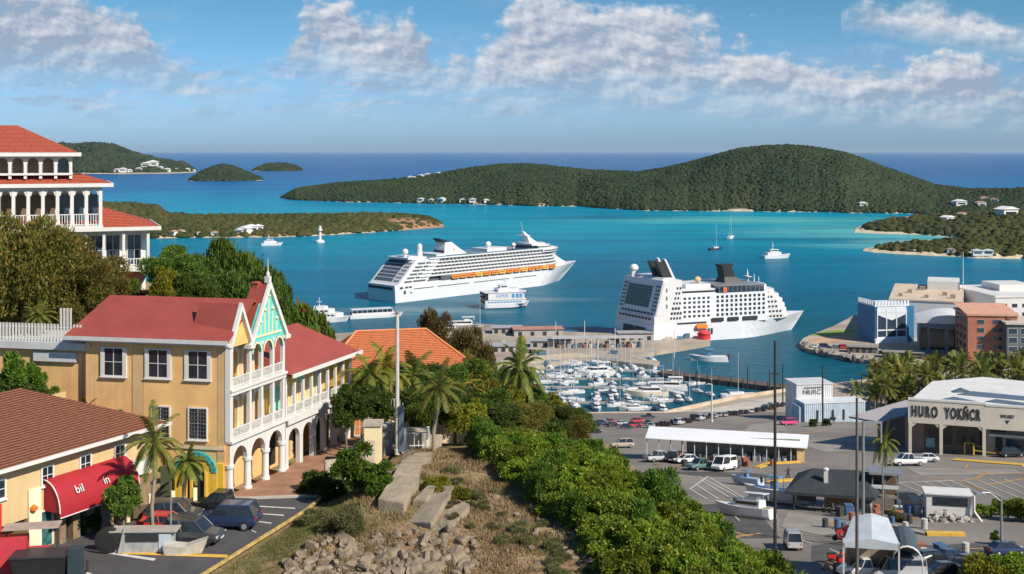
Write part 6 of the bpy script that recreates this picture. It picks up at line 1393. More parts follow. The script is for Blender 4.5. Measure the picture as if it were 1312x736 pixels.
# ------------------------------------------------------------------ vehicles
PAINT = {}
def paint(nm, c):
    if nm not in PAINT: PAINT[nm] = mat('car_'+nm, c, .28, .04, .4, spec=.5, coat=.5)
    return PAINT[nm]
LAMPW = mat('lamp_clear', (.75, .75, .70), .2); LAMPR = mat('lamp_red', (.50, .02, .02), .25); RIM = mat('rim_alloy', (.45, .46, .48), .35, .1, metal=.6)
def ring_body(b, st, w):
    """loft of car cross-sections: st = (x, bottom, shoulder, half width factor)"""
    rs = []
    for x, zb, zs, k in st:
        h = w/2*k; rs.append([(x, -h*.92, zb), (x, -h, lerp(zb, zs, .45)), (x, -h*.95, zs-.05), (x, -h*.8, zs), (x, h*.8, zs), (x, h*.95, zs-.05), (x, h, lerp(zb, zs, .45)), (x, h*.92, zb)])
    b.loft(rs)
def car_proto(kind):
    t = thing({'suv': 'parked_car', 'sedan': 'parked_car', 'van': 'van', 'pickup': 'pickup_truck'}[kind], 'car', 'car' if kind in ('suv', 'sedan') else kind)
    if kind == 'suv': L, w, wb = 4.5, 1.85, (.85, 3.6); st = [(0, .5, .86, .86), (.12, .34, .98, .96), (.7, .3, 1.04, 1), (3.2, .3, 1.04, 1), (3.5, .3, 1.0, .99), (4.3, .34, .88, .94), (4.5, .45, .72, .82)]; cb = [(.15, 1.0), (3.45, 1.0), (2.75, 1.66), (.55, 1.70)]
    if kind == 'sedan': L, w, wb = 4.5, 1.78, (.9, 3.6); st = [(0, .5, .8, .86), (.15, .32, .92, .95), (.9, .28, .93, 1), (3.2, .28, .92, 1), (4.2, .32, .76, .95), (4.5, .42, .62, .82)]; cb = [(.55, .9), (3.4, .9), (2.55, 1.40), (1.15, 1.42)]
    if kind == 'van': L, w, wb = 5.2, 2.0, (1.0, 4.1); st = [(0, .4, 1.1, .95), (.1, .32, 1.15, 1), (4.3, .3, 1.15, 1), (4.9, .34, 1.0, .96), (5.2, .45, .8, .85)]; cb = [(.02, 1.1), (4.5, 1.12), (3.75, 2.15), (.12, 2.2)]
    if kind == 'pickup': L, w, wb = 5.3, 1.9, (1.1, 4.3); st = [(0, .55, 1.0, .96), (.1, .42, 1.02, 1), (2.0, .38, 1.02, 1), (3.9, .38, 1.05, 1), (5.0, .42, .98, .95), (5.3, .5, .8, .85)]; cb = [(1.95, 1.0), (4.0, 1.02), (3.3, 1.72), (2.1, 1.76)]
    b = MB(); ring_body(b, st, w)
    b.build('body', paint('grey', (.05, .053, .058)), t, smooth=R(35))
    b = MB(); i1, i2 = .06, .2; lo, hi = w/2-i1, w/2-i2
    b.loft([[(cb[0][0], -lo, cb[0][1]), (cb[1][0], -lo, cb[1][1]), (cb[1][0], lo, cb[1][1]), (cb[0][0], lo, cb[0][1])], [(cb[3][0], -hi, cb[3][1]), (cb[2][0], -hi, cb[2][1]), (cb[2][0], hi, cb[2][1]), (cb[3][0], hi, cb[3][1])]]); b.build('window', mat('car_glass', (.02, .026, .032), .06, .2, spec=.7), t)
    b = MB(); b.prism([(cb[3][0]-.04, -hi-.02), (cb[2][0]+.04, -hi-.02), (cb[2][0]+.04, hi+.02), (cb[3][0]-.04, hi+.02)], cb[3][1]-.03, cb[3][1]+.05, [(cb[3][0]+.06, -hi+.08), (cb[2][0]-.1, -hi+.08), (cb[2][0]-.1, hi-.08), (cb[3][0]+.06, hi-.08)])
    for s in (-1, 1):
        for xa, xb in ((cb[0][0], cb[3][0]), (lerp(cb[0][0], cb[1][0], .5), lerp(cb[3][0], cb[2][0], .45)), (cb[1][0], cb[2][0])): b.tube([(xa, s*lo, cb[0][1]), (xb, s*hi, cb[3][1])], .045, 4)
    if kind == 'van': b.box(.1, 2.4, -lo-.01, lo+.01, 1.1, 1.5); b.box(.12, 2.4, -hi-.02, hi+.02, 1.4, 2.15)
    b.build('roof', paint('grey', (.05, .053, .058)), t)
    for x in wb:
        for s in (-1, 1):
            y = s*(w/2-.1); q = MB(Matrix.Translation((x, y, .33)) @ Matrix.Rotation(R(90), 4, 'X')); q.lathe([(.2, -.12), (.33, -.12), (.34, 0), (.33, .12), (.2, .12)], (0, 0, 0), 16); wh = q.build('wheel', RUBBER, t)
            q = MB(Matrix.Translation((x, y+s*.11, .33)) @ Matrix.Rotation(R(90), 4, 'X')); q.lathe([(.205, -.03), (.19, .0), (.06, .03)], (0, 0, 0), 10); q.build('rim', RIM, wh)
    for s in (-1, 1):
        MB().box(L-.22, L-.04, s*w*.33-.2, s*w*.33+.2, .6, .76).build('headlight', LAMPW, t); MB().box(.0, .1, s*w*.38-.12, s*w*.38+.12, .66, .95).build('taillight', LAMPR, t)
    if kind == 'pickup': MB().box(.25, 1.9, -.75, .75, .98, 1.03).build('bed', DARK, t)
    MB().box(L-.1, L+.02, -.3, .3, .45, .57).build('number_plate', GREYW, t)
    return t
CARS = {k: car_proto(k) for k in ('suv', 'sedan', 'van', 'pickup')}
COLS = dict(white=(.72, .72, .71), black=(.012, .012, .014), grey=(.05, .053, .058), silver=(.42, .43, .45), navy=(.02, .035, .085), red=(.45, .03, .03), pink=(.62, .05, .16), green=(.09, .19, .17), sand=(.42, .36, .28))
TILTM = Matrix.Rotation(-math.atan(LS), 4, 'X')
def car(kind, p, ang, col, lab, grp=None, sc=1.0, flat=False):
    rot = (Matrix.Rotation(R(ang), 4, 'Z') if flat else TILTM @ Matrix.Rotation(R(ang), 4, 'Z')).to_euler()
    o = place(CARS[kind], USED, p, 0, sc, lab, grp); o.rotation_euler = rot; off = rot.to_matrix() @ Vector((-2.3*sc, 0, 0)); o.location = Vector(p)+off
    if grp is None and 'group' in o: del o['group']
    m = paint(col, COLS[col]); recolor(o, {'body': m, 'roof': m}); return o
def lot_car(kind, px, py, ang, col, lab, grp=None, sc=1.35):
    p = LP(px, py); return car(kind, (p.x, p.y, p.z+.08), ang, col, lab, grp, sc, p.y > 440)
# street at the left
car('suv', SP(247, 695), -8, 'grey', 'dark grey family car with blue tinted windows parked by the low street barrier', None, 1.08, True)
car('suv', SP(292, 675), 176, 'navy', 'dark blue estate car parked across the bays nearest the plaza', None, 1.12, True)
car('pickup', SP(290, 657), 172, 'black', 'black pickup parked behind the dark blue estate car at the arcade', None, 1.0, True)
car('suv', SP(224, 668), 0, 'grey', 'dark grey car half hidden behind the palm at the end of the red awning', None, 1.0, True)
car('sedan', SP(213, 680), -4, 'red', 'red low car seen between the palm trunk and the dark grey family car', None, .95, True)
# car park
lot_car('van', 929, 603, 228, 'white', 'white minibus parked in front of the long white shed')
lot_car('pickup', 900, 602, 215, 'green', 'dull green pickup parked left of the white minibus')
lot_car('sedan', 879, 594, 205, 'white', 'white saloon parked before the open end of the long shed')
lot_car('suv', 862, 592, 250, 'black', 'black car beside the white saloon at the long shed')
lot_car('pickup', 842, 592, 25, 'silver', 'silver pickup parked at the left end of the long shed')
lot_car('suv', 797, 574, 190, 'sand', 'pale car passing left of the long shed behind the hedge')
lot_car('van', 1016, 703, 84, 'silver', 'silver van seen from behind at the foot of the thin black pole', None, 1.05)
lot_car('pickup', 1166, 597, 186, 'white', 'white pickup with white load parked in front of the store', None, 1.5)
lot_car('sedan', 1186, 592, 170, 'white', 'white saloon tucked behind the white pickup in front of the store', None, 1.3)
lot_car('suv', 1010, 545, 200, 'pink', 'bright pink car near the left end of the corrugated shed', None, 1.3)
lot_car('van', 1018, 536, 100, 'white', 'white van between the bright pink car and the corrugated shed', None, 1.3)
lot_car('suv', 1296, 586, 5, 'black', 'black car parked under the store front at the right edge', None, 1.4)
lot_car('suv', 1165, 652, 10, 'black', 'black car with red load behind it right of the kiosk', None, 1.5)
lot_car('sedan', 1192, 647, 185, 'navy', 'dark blue saloon right of the black car near the white cabin', None, 1.3)
lot_car('pickup', 1112, 740, 175, 'white', 'white double cab truck under the white canopy at the bottom edge', None, 1.25)
lot_car('van', 1156, 744, 176, 'silver', 'silver van right under the white canopy at the bottom edge', None, 1.2)
for i, (px, py, k, c, a) in enumerate(((1196, 727, 'suv', 'black', 20), (1222, 722, 'sedan', 'navy', 12), (1238, 734, 'suv', 'grey', 195), (1205, 740, 'sedan', 'black', 190), (1290, 712, 'sedan', 'navy', 8))):
    lot_car(k, px, py, a, c, ['black car at the front of the dark row at the bottom right', 'dark blue saloon at the back of the dark row at the bottom right', 'grey car at the right end of the dark row at the bottom right', 'black saloon cut by the bottom edge beside the white canopy', 'dark blue saloon behind the bush at the bottom right corner'][i], None, 1.2)
# the row along the waterfront
rnd = random.Random(21); line = [(835, 549), (868, 544), (900, 538), (930, 534), (962, 529), (1000, 521), (1040, 517), (1062, 515)]
LBc = {'black': 'black car in the row along the waterfront road', 'navy': 'dark blue car in the row along the waterfront road', 'grey': 'grey car in the row along the waterfront road', 'white': 'white car in the row along the waterfront road', 'silver': 'silver car in the row along the waterfront road', 'red': 'red car in the row along the waterfront road'}
for i in range(34):
    s = i/33*(len(line)-1.001); k = int(s); px = lerp(line[k][0], line[k+1][0], s-k); py = lerp(line[k][1], line[k+1][1], s-k)+rnd.uniform(-1, 1)
    c = rnd.choice(('black', 'black', 'navy', 'grey', 'grey', 'white', 'silver', 'black')); lot_car(rnd.choice(('suv', 'sedan', 'suv', 'van')), px, py, 70+rnd.uniform(-20, 20), c, LBc[c], 'cars along the waterfront road', .95)
for i in range(17):
    px, py = rnd.uniform(756, 832), 0; py = lerp(556, 545, (px-756)/76)+rnd.choice((0, -5, -9)); c = rnd.choice(('black', 'navy', 'grey', 'silver', 'red', 'black'))
    lot_car(rnd.choice(('suv', 'sedan', 'pickup')), px, py, 10+rnd.uniform(-20, 20), c, c.replace('navy', 'dark blue')+' car crowded at the left end of the waterfront above the hedge', 'cars crowded left of the long shed', 1.0)
# cars and low sheds on the shore under the blue building
for i in range(15):
    px = lerp(1046, 1172, i/14)+rnd.uniform(-3, 3); py = lerp(445, 458, i/14)+rnd.uniform(-2.5, .5); p = Q2(px, py); c = rnd.choice(('white', 'silver', 'grey', 'navy', 'black', 'red'))
    car(rnd.choice(('suv', 'sedan', 'van')), (p.x, p.y, 2.01), -15+rnd.uniform(-25, 25), c, c.replace('navy', 'dark blue').replace('grey', 'dark grey')+' car parked on the shore road under the blue building', 'cars on the shore road under the blue building', 1.0, True)
for i, (px, py, w) in enumerate(((1086, 452, 14), (1132, 459, 18))):
    p = Q2(px, py); M = frame(p, (.97, -.2)); t = thing('shore_shed', ('shorter' if i == 0 else 'longer')+' low dark shed on the sea wall under the blue building', 'shed', tuple(p)); MB(M).box(0, w, 0, 5, -.1, 2.8).build('wall', mat('shore_shed_wall', (.14, .13, .12), .8, .3, .5), t); MB(M).box(-.5, w+.5, -.6, 5.5, 2.8, 3.05).build('roof', mat('shore_shed_roof', (.25, .23, .22), .7, .2, .5), t)
    for k in range(int(w/3)): MB(M).box(.8+k*3, 2.4+k*3, -.05, -.002, .2, 2.3).build('door', DARK, t)
# boats on the hard
def hard_boat(pr, px, py, ang, sc, lab, m=None):
    p = LP(px, py); o = place(pr, USED, (p.x, p.y, p.z+.9*sc*.7), 0, sc, lab); o.rotation_euler = (TILTM @ Matrix.Rotation(R(ang), 4, 'Z')).to_euler()
    if 'group' in o: del o['group']
    if m: recolor(o, {'hull': m})
hard_boat(YA, 990, 666, 140, .80, 'white cabin cruiser standing ashore beside the thin black pole')
hard_boat(LA, 1028, 648, 138, 1.5, 'white open boat on shore right of the thin black pole')
hard_boat(LA, 975, 624, 132, .95, 'small pale blue boat on shore behind the white cabin cruiser', mat('pale_blue_hull', (.35, .45, .55), .4))
def trailer():
    p = LP(1075, 657); M = Matrix.Translation(p) @ TILTM @ Matrix.Rotation(R(145), 4, 'Z'); t = thing('boat_trailer', 'empty grey metal boat trailer before the dark slate pavilion', 'trailer', tuple(p))
    b = MB(M); 
    for y in (-1, 1): b.box(0, 5, y-.08, y+.08, .55, .75)
    b.tube([(5, -1, .65), (8, 0, .6)], .08, 6); b.tube([(5, 1, .65), (8, 0, .6)], .08, 6)
    for x in (0, 1.6, 3.2, 5): b.box(x, x+.14, -1, 1, .58, .72)
    for x in (.5, 2.2, 4): b.tube([(x, -.9, .7), (x+.5, -.2, 1.5)], .06, 5); b.tube([(x, .9, .7), (x+.5, .2, 1.5)], .06, 5)
    b.build('frame', STEEL, t)
    for x in (1.2, 2.1):
        for y in (-1.2, 1.2): q = MB(M @ Matrix.Translation((x, y, .38)) @ Matrix.Rotation(R(90), 4, 'X')); q.lathe([(.2, -.12), (.38, -.1), (.38, .1), (.2, .12)], (0, 0, 0), 12); q.build('wheel', RUBBER, t)
trailer()
# white canopy and cabins at the bottom
def canopies():
    p = LP(1082, 748); M = frame(p, (.96, -.26)) @ Matrix.Diagonal((.92, 1, .86, 1)); t = thing('canopy', 'white sheet canopy on posts at the bottom edge beside the thick pole', 'canopy', tuple(p)); WS = mat('canopy_white', (.50, .55, .60), .5, .12, .5)
    b = MB(M); b.add([(-.2, 0, 5.6), (6.8, 0, 6.0), (5.8, 8.5, 6.6), (1.2, 8.5, 6.4), (3.4, 0, 6.5), (3.6, 8.5, 7.1)], [(0, 4, 5, 3), (4, 1, 2, 5)]); b.add([(-.2, 0, 5.0), (6.8, 0, 5.2), (6.8, 0, 6.0), (3.4, 0, 6.5), (-.2, 0, 5.6)], [(0, 1, 2, 3, 4)]); b.build('sheet', WS, t)
    for x, y in ((-.1, .1), (6.7, .1), (1.3, 8.2), (5.7, 8.2)): MB(M).box(x-.1, x+.1, y-.1, y+.1, -1, 6.2).build('post', WHITE, t)
    b = MB(M); b.box(.3, 6.3, 5, 5.2, -.5, 4.6); b.build('back_wall', mat('tan_back', (.26, .22, .18), .8, .2), t)
    p = LP(1144, 750); M = frame(p, (.96, -.26)) @ Matrix.Diagonal((.48, 1, .86, 1)); t = thing('canopy', 'dark canopy with white curved end frame right of the white canopy', 'canopy', tuple(p))
    n = 8; b = MB(M); prof = [(3.4-3.4*math.cos(math.pi*i/n), 3.6+1.9*math.sin(math.pi*i/n)) for i in range(n+1)]
    b.add([(x, y, z) for y in (0, 8) for x, z in prof], [(i, i+1, n+2+i, n+1+i) for i in range(n)]); b.build('sheet', mat('canopy_dark', (.07, .09, .10), .5, .3), t)
    b = MB(M); b.tube([(6.9, -.05, -1), (6.9, -.05, 3.6)]+[(x, -.05, z) for x, z in reversed(prof)], .15, 6); b.build('end_frame', WHITE, t); MB(M).box(.2, 6.4, 4, 4.2, -1, 4).build('back_wall', BGLASS, t)
    p = LP(1216, 668); M = frame(p, (.96, -.2)); t = thing('site_cabin', 'white site cabin with dark strip window behind a heap of rubble', 'cabin', tuple(p)); b = MB(M); b.box(-3.2, 3.6, 1.5, 5, -1, 3.7); b.build('wall', WHITE, t); MB(M).box(-2.2, 3.0, 1.4, 1.55, 2.0, 3.3).build('window', DGLASS, t); MB(M).box(-3.5, 3.9, 1.2, 5.3, 3.7, 3.9).build('roof', WHITE, t); b = MB(M); b.tube([(3.9, 1.2, 3.9), (3.9, 1.0, 1.5), (5.2, .6, -.3)], .22, 6); b.build('spout', WHITE, t)
    RB = mat('rubble_grey', (.32, .30, .27), .9, .4, 1); rnd = random.Random(5); me = None
    bm = bmesh.new(); bmesh.ops.create_icosphere(bm, subdivisions=1, radius=1)
    for v in bm.verts: v.co *= rnd.uniform(.7, 1.2)
    me = bpy.data.meshes.new('rubble_block'); bm.to_mesh(me); bm.free(); me.materials.append(RB)
    for i in range(60):
        x = rnd.gauss(0, 1.9); y = rnd.gauss(-.2, .8); h = max(0, 1.9-abs(x)*.45-abs(y)*.6); q = M @ Vector((x-.4, y, rnd.uniform(0, h))); o = bpy.data.objects.new('rubble_block', me); COL.objects.link(o); s = rnd.uniform(.2, .5); o.location = q; o.scale = (s*1.3, s, s*.8); o.rotation_euler = (rnd.random()*6, rnd.random()*6, 0); tag(o, 'grey block in the rubble heap before the white site cabin', 'rubble', 'blocks of the rubble heap')
canopies()
def scooter_proto():
    t = thing('scooter', 'scooter', 'scooter'); RD = paint('red', COLS['red'])
    for x in (.2, 1.5): q = MB(Matrix.Translation((x, 0, .28)) @ Matrix.Rotation(R(90), 4, 'X')); q.lathe([(.1, -.07), (.28, -.06), (.28, .06), (.1, .07)], (0, 0, 0), 12); q.build('wheel', RUBBER, t)
    b = MB(); b.sideprism([(-.1, .45), (.7, .35), (1.15, .35), (1.35, .9), (1.25, 1.0), (1.05, .5), (.75, .5), (.6, .78), (-.15, .8)], -.17, .17); b.build('body', RD, t)
    b = MB(); b.box(-.1, .62, -.15, .15, .8, .92); b.build('seat', RUBBER, t); b = MB(); b.tube([(1.5, 0, .3), (1.25, 0, 1.1)], .04, 6); b.tube([(1.22, -.35, 1.12), (1.22, .35, 1.12)], .03, 6); b.build('handlebar', DSTEEL, t); return t
SC = scooter_proto()
for i, (px, py, a) in enumerate(((1072, 689, 20), (1084, 693, 60), (1092, 690, 110), (1088, 697, 150), (1062, 722, 10), (1074, 727, 40))):
    p = LP(px, py); place(SC, USED, (p.x, p.y, p.z+.1), R(a), 1.35, 'red scooter parked left of the thick black pole, in the farther knot' if i < 4 else 'red scooter near the bottom edge left of the thick black pole', 'red scooters')
for i in range(9):
    p = LP(1064+i*5.5, 541-i*.4); o = place(SC, USED, (p.x, p.y, p.z+.1), R(80+rnd.uniform(-15, 15)), 1.5, 'dark motor scooter in the row before the pale blue corrugated wall', 'dark scooters at the corrugated shed'); recolor(o, {'body': paint('black', COLS['black'])})
# kerbs and islands of the car park
def lot_kerb(pts, w, h, m, nm='kerb'):
    ws = [LP(*p) for p in pts]; b = MB()
    for a, c in zip(ws, ws[1:]):
        d = (c-a).normalized(); s = Vector((-d.y, d.x, 0)).normalized()*w/2
        q = [a+s, a-s, c-s, c+s]; b.add([(v.x, v.y, v.z-.3) for v in q]+[(v.x, v.y, v.z+h) for v in q], [(0, 1, 5, 4), (1, 2, 6, 5), (2, 3, 7, 6), (3, 0, 4, 7), (4, 5, 6, 7)])
    return struct(b.build(nm, m))
lot_kerb([(970, 600), (985, 595), (1024, 593)], 1.4, .3, YELP); lot_kerb([(984, 620), (1000, 617), (1024, 616)], 1.3, .35, YELP)
lot_kerb([(1222, 590), (1300, 596), (1312, 597)], 2.0, .3, YELP); lot_kerb([(1187, 686), (1236, 687)], 1.1, .5, YELP); lot_kerb([(1140, 674), (1187, 686)], .8, .3, CONC)
OCH = mat('ochre_line', (.42, .24, .08), .8, .3, 1)
for a, b_ in (((1185, 612), (1230, 617)), ((1230, 617), (1252, 613)), ((1252, 613), (1264, 607)), ((1264, 607), (1248, 604)), ((1248, 604), (1236, 600)), ((1236, 600), (1240, 596)), ((1262, 622), (1312, 614)), ((1264, 607), (1312, 606)), ((1236, 618), (1262, 630)), ((1240, 704), (1312, 703)), ((930, 690), (975, 684)), ((935, 680), (960, 688)), ((985, 560), (1060, 552))): lot_line(a, b_, .5, OCH, 'painted_line')
b_ = [(1098, 636), (1140, 640)]
# resurfaced patches, dark ones painting in shadow, and the small clutter of the yard
SHADE_PATCH = mat('painted_shade', (.085, .08, .076), .92, .3, .3, .1); PALE = mat('pale_patch', (.27, .245, .215), .92, .25, .2, .1)
for i, pts in enumerate(([(885, 648), (960, 643), (1000, 690), (950, 690), (905, 668)], [(1040, 700), (1100, 690), (1150, 715), (1090, 736), (1040, 720)], [(1010, 566), (1120, 560), (1150, 574), (1060, 580)], [(1170, 640), (1290, 650), (1312, 668), (1200, 662)], [(840, 604), (960, 606), (1010, 612), (900, 611)], [(1160, 600), (1300, 602), (1312, 608), (1180, 610)], [(1010, 655), (1090, 668), (1070, 690), (1000, 676)], [(960, 545), (1000, 540), (1010, 552), (950, 560)], [(1180, 700), (1300, 694), (1312, 708), (1190, 718)])):
    on_lot('asphalt_and_shade_patch', pts, SHADE_PATCH if i in (0, 1, 4, 8) else PALE, .03+.004*i)
rnd = random.Random(14); CL = [mat('clutter_wood', (.28, .19, .11), .8, .3, 2), mat('clutter_dark', (.05, .05, .055), .7, .3), mat('clutter_blue', (.06, .13, .25), .6, .2), mat('clutter_pale', (.45, .44, .41), .7, .2), mat('clutter_rust', (.30, .11, .06), .8, .3)]
def barrel_me():
    b = MB(); b.lathe([(.28, 0), (.3, .05), (.29, .3), (.31, .33), (.29, .36), (.29, .6), (.31, .63), (.29, .66), (.3, .9), (.26, .92)], (0, 0, 0), 12); return b
def pallet_me():
    b = MB()
    for i in range(5): b.box(-.6, .6, -.5+i*.22, -.36+i*.22, .12, .15)
    for x in (-.55, 0, .45): b.box(x, x+.1, -.5, .52, 0, .12)
    return b
def bin_me():
    b = MB(); b.prism([(-.3, -.3), (.3, -.3), (.3, .3), (-.3, .3)], .05, 1.0, [(-.36, -.36), (.36, -.36), (.36, .36), (-.36, .36)]); b.prism([(-.4, -.4), (.4, -.4), (.4, .4), (-.4, .4)], 1.0, 1.1); return b
KIN = [('barrel', barrel_me, 'steel barrel standing in the clutter of the yard around the pavilion', 'barrels in the yard'), ('pallet', pallet_me, 'timber pallet lying in the clutter of the yard around the pavilion', 'pallets in the yard'), ('wheelie_bin', bin_me, 'wheeled bin standing in the clutter of the yard around the pavilion', 'wheeled bins in the yard')]
for i in range(60):
    zx = rnd.choice(((1055, 1140, 660, 682), (1055, 1092, 712, 738), (1085, 1160, 645, 662), (1175, 1255, 706, 735), (840, 1020, 596, 600), (1140, 1190, 660, 680))); p = LP(rnd.uniform(zx[0], zx[1]), rnd.uniform(zx[2], zx[3])); k = KIN[rnd.randrange(3)]
    b = k[1](); s = rnd.uniform(1.2, 1.7); b.v = [v*s for v in b.v]; mm = CL[0] if k[0] == 'pallet' else rnd.choice(CL[1:]); b.v = [v+p for v in b.v]; o = b.build(k[0], mm, None, org=tuple(p)); o.rotation_euler = (0, 0, rnd.random()*3); tag(o, k[2], k[0].replace('_', ' '), k[3])
# person walking by the yellow kerb
def person():
    p = LP(1010, 616); t = None; me = bpy.data.meshes.new('person')
    J = [(0, 0, 1.0), (0, 0, 1.25), (0, .0, 1.5), (0, 0, 1.62), (0, .02, 1.78), (0, .02, 1.9), (-.12, 0, .95), (-.16, .16, .5), (-.17, .2, .06), (-.17, .32, .03), (.12, 0, .95), (.15, -.06, .5), (.16, -.26, .08), (.16, -.14, .03), (-.22, 0, 1.48), (-.45, .05, 1.4), (-.72, .1, 1.42), (.22, 0, 1.48), (.46, .02, 1.45), (.76, .05, 1.5)]
    E = [(0, 1), (1, 2), (2, 3), (3, 4), (4, 5), (0, 6), (6, 7), (7, 8), (8, 9), (0, 10), (10, 11), (11, 12), (12, 13), (2, 14), (14, 15), (15, 16), (2, 17), (17, 18), (18, 19)]
    rad = [.15, .14, .15, .06, .10, .09, .10, .075, .05, .045, .10, .075, .05, .045, .075, .05, .04, .075, .05, .04]
    me.from_pydata(J, E, []); o = bpy.data.objects.new('person', me); COL.objects.link(o)
    o.modifiers.new('skin', 'SKIN'); 
    for i, v in enumerate(me.skin_vertices[0].data): v.radius = (rad[i], rad[i]); v.use_root = i == 0
    s = o.modifiers.new('sub', 'SUBSURF'); s.levels = 1; s.render_levels = 1
    me.materials.append(mat('dark_clothes', (.03, .028, .03), .8)); o.location = p; o.scale = (1.45,)*3; o.rotation_euler = (0, 0, R(30))
    tag(o, 'person in dark clothes with arms out walking by the yellow kerb left of the pavilion', 'person')
person()
# poles
def pole(px, py, ptop, r, lab, m=None, arm=None, sea=False, taper=.7):
    p = LP(px, py); ztop = H-(ptop-HY)/F*p.y; t = thing('street_pole' if arm is None else 'street_lamp', lab, 'pole' if arm is None else 'street lamp', tuple(p)); mm = m or DSTEEL
    MB().lathe([(r*1.6, -1), (r*1.6, .5), (r, .6), (r*taper, ztop-p.z)], tuple(p), 10).build('shaft', mm, t)
    if arm:
        ax, az = arm; b = MB(); b.tube([(p.x, p.y, ztop-.3), (p.x+ax*.6, p.y, ztop+az), (p.x+ax, p.y, ztop+az)], r*.5, 6); b.build('arm', mm, t); b = MB(); b.box(p.x+ax-.9, p.x+ax+.3, p.y-.35, p.y+.35, ztop+az-.22, ztop+az); b.build('lamp_head', STEEL, t)
    return t, p, ztop
t, p, zt = pole(993, 706, 437, .24, 'tall thin black pole rising from the car park beside the boats'); 
b = MB(); b.box(p.x-.5, p.x+.5, p.y-.1, p.y+.1, zt-4.6, zt-4.4); b.build('crossbar', DSTEEL, t)
t, p, zt = pole(1098, 760, 510, .22, 'thick dark pole at the bottom edge, tallest beside the small palm', mat('weathered_pole', (.12, .11, .10), .8, .2)); 
t, p, zt = pole(1106, 702, 540, .25, 'grey steel gantry pole with short crossbar just right of the thick dark pole', STEEL); b = MB(); b.box(p.x, p.x+2.6, p.y-.1, p.y+.1, zt-.3, zt); b.box(p.x+2.4, p.x+2.6, p.y-.1, p.y+.1, zt-3.0, zt-.3); b.build('crossbar', STEEL, t)
pole(1131, 698, 592, .14, 'thin grey pole through the small palm near the pavilion', STEEL)
pole(1054, 546, 468, .3, 'dark pole before the corrugated shed'); pole(1003, 520, 466, .28, 'dark pole at the landward end of the jetty'); pole(912, 541, 492, .3, 'pale lamp post on the waterfront road', GREYW, (-1.4, .0))
pole(1283, 710, 640, .2, 'grey street lamp with arm to the left by the bushes at the right edge', STEEL, (-2.6, .9)); pole(1234, 549, 508, .22, 'thin dark post in front of the palm grove'); pole(1104, 500, 478, .2, 'small dark post at the end of the palm grove')
for px, py, top in ((893, 492, 474), (946, 498, 468), (986, 503, 474), (958, 500, 470)):
    p = G(px, py, 2.2); t = thing('mooring_pile', 'dark mooring pile standing along the jetty', 'pile', tuple(p), 'mooring piles along the jetty'); MB().lathe([(.28, -4), (.24, (py-top)/1500*p.y)], tuple(p), 8).build('shaft', DSTEEL, t)
# quay parapet along the marina front
def parapet():
    pts = [(740, 533), (850, 532), (868, 527.5), (900, 520.5), (945, 511), (1000, 503), (1045, 496)]; t = thing('parapet', 'low pale parapet wall along the front quay of the marina', 'wall', tuple(Q2(850, 532))); ws = [Q2(*p) for p in pts]; b = MB()
    for a, c in zip(ws, ws[1:]): b.M = frame(a, (c-a).xy); b.box(-.1, (c-a).xy.length+.1, -.35, .35, -.1, 1.3)
    b.build('wall', mat('parapet_stone', (.52, .42, .32), .85, .25, .2), t)
    sheet('quay_road', [tuple(Q2(*p)) for p in ((740, 537), (850, 536), (900, 526), (960, 514), (1050, 501), (1060, 507), (980, 520), (900, 534), (840, 543), (740, 545))], mat('pale_road', (.46, .42, .36), .9, .2, .1), 2.008)
parapet()
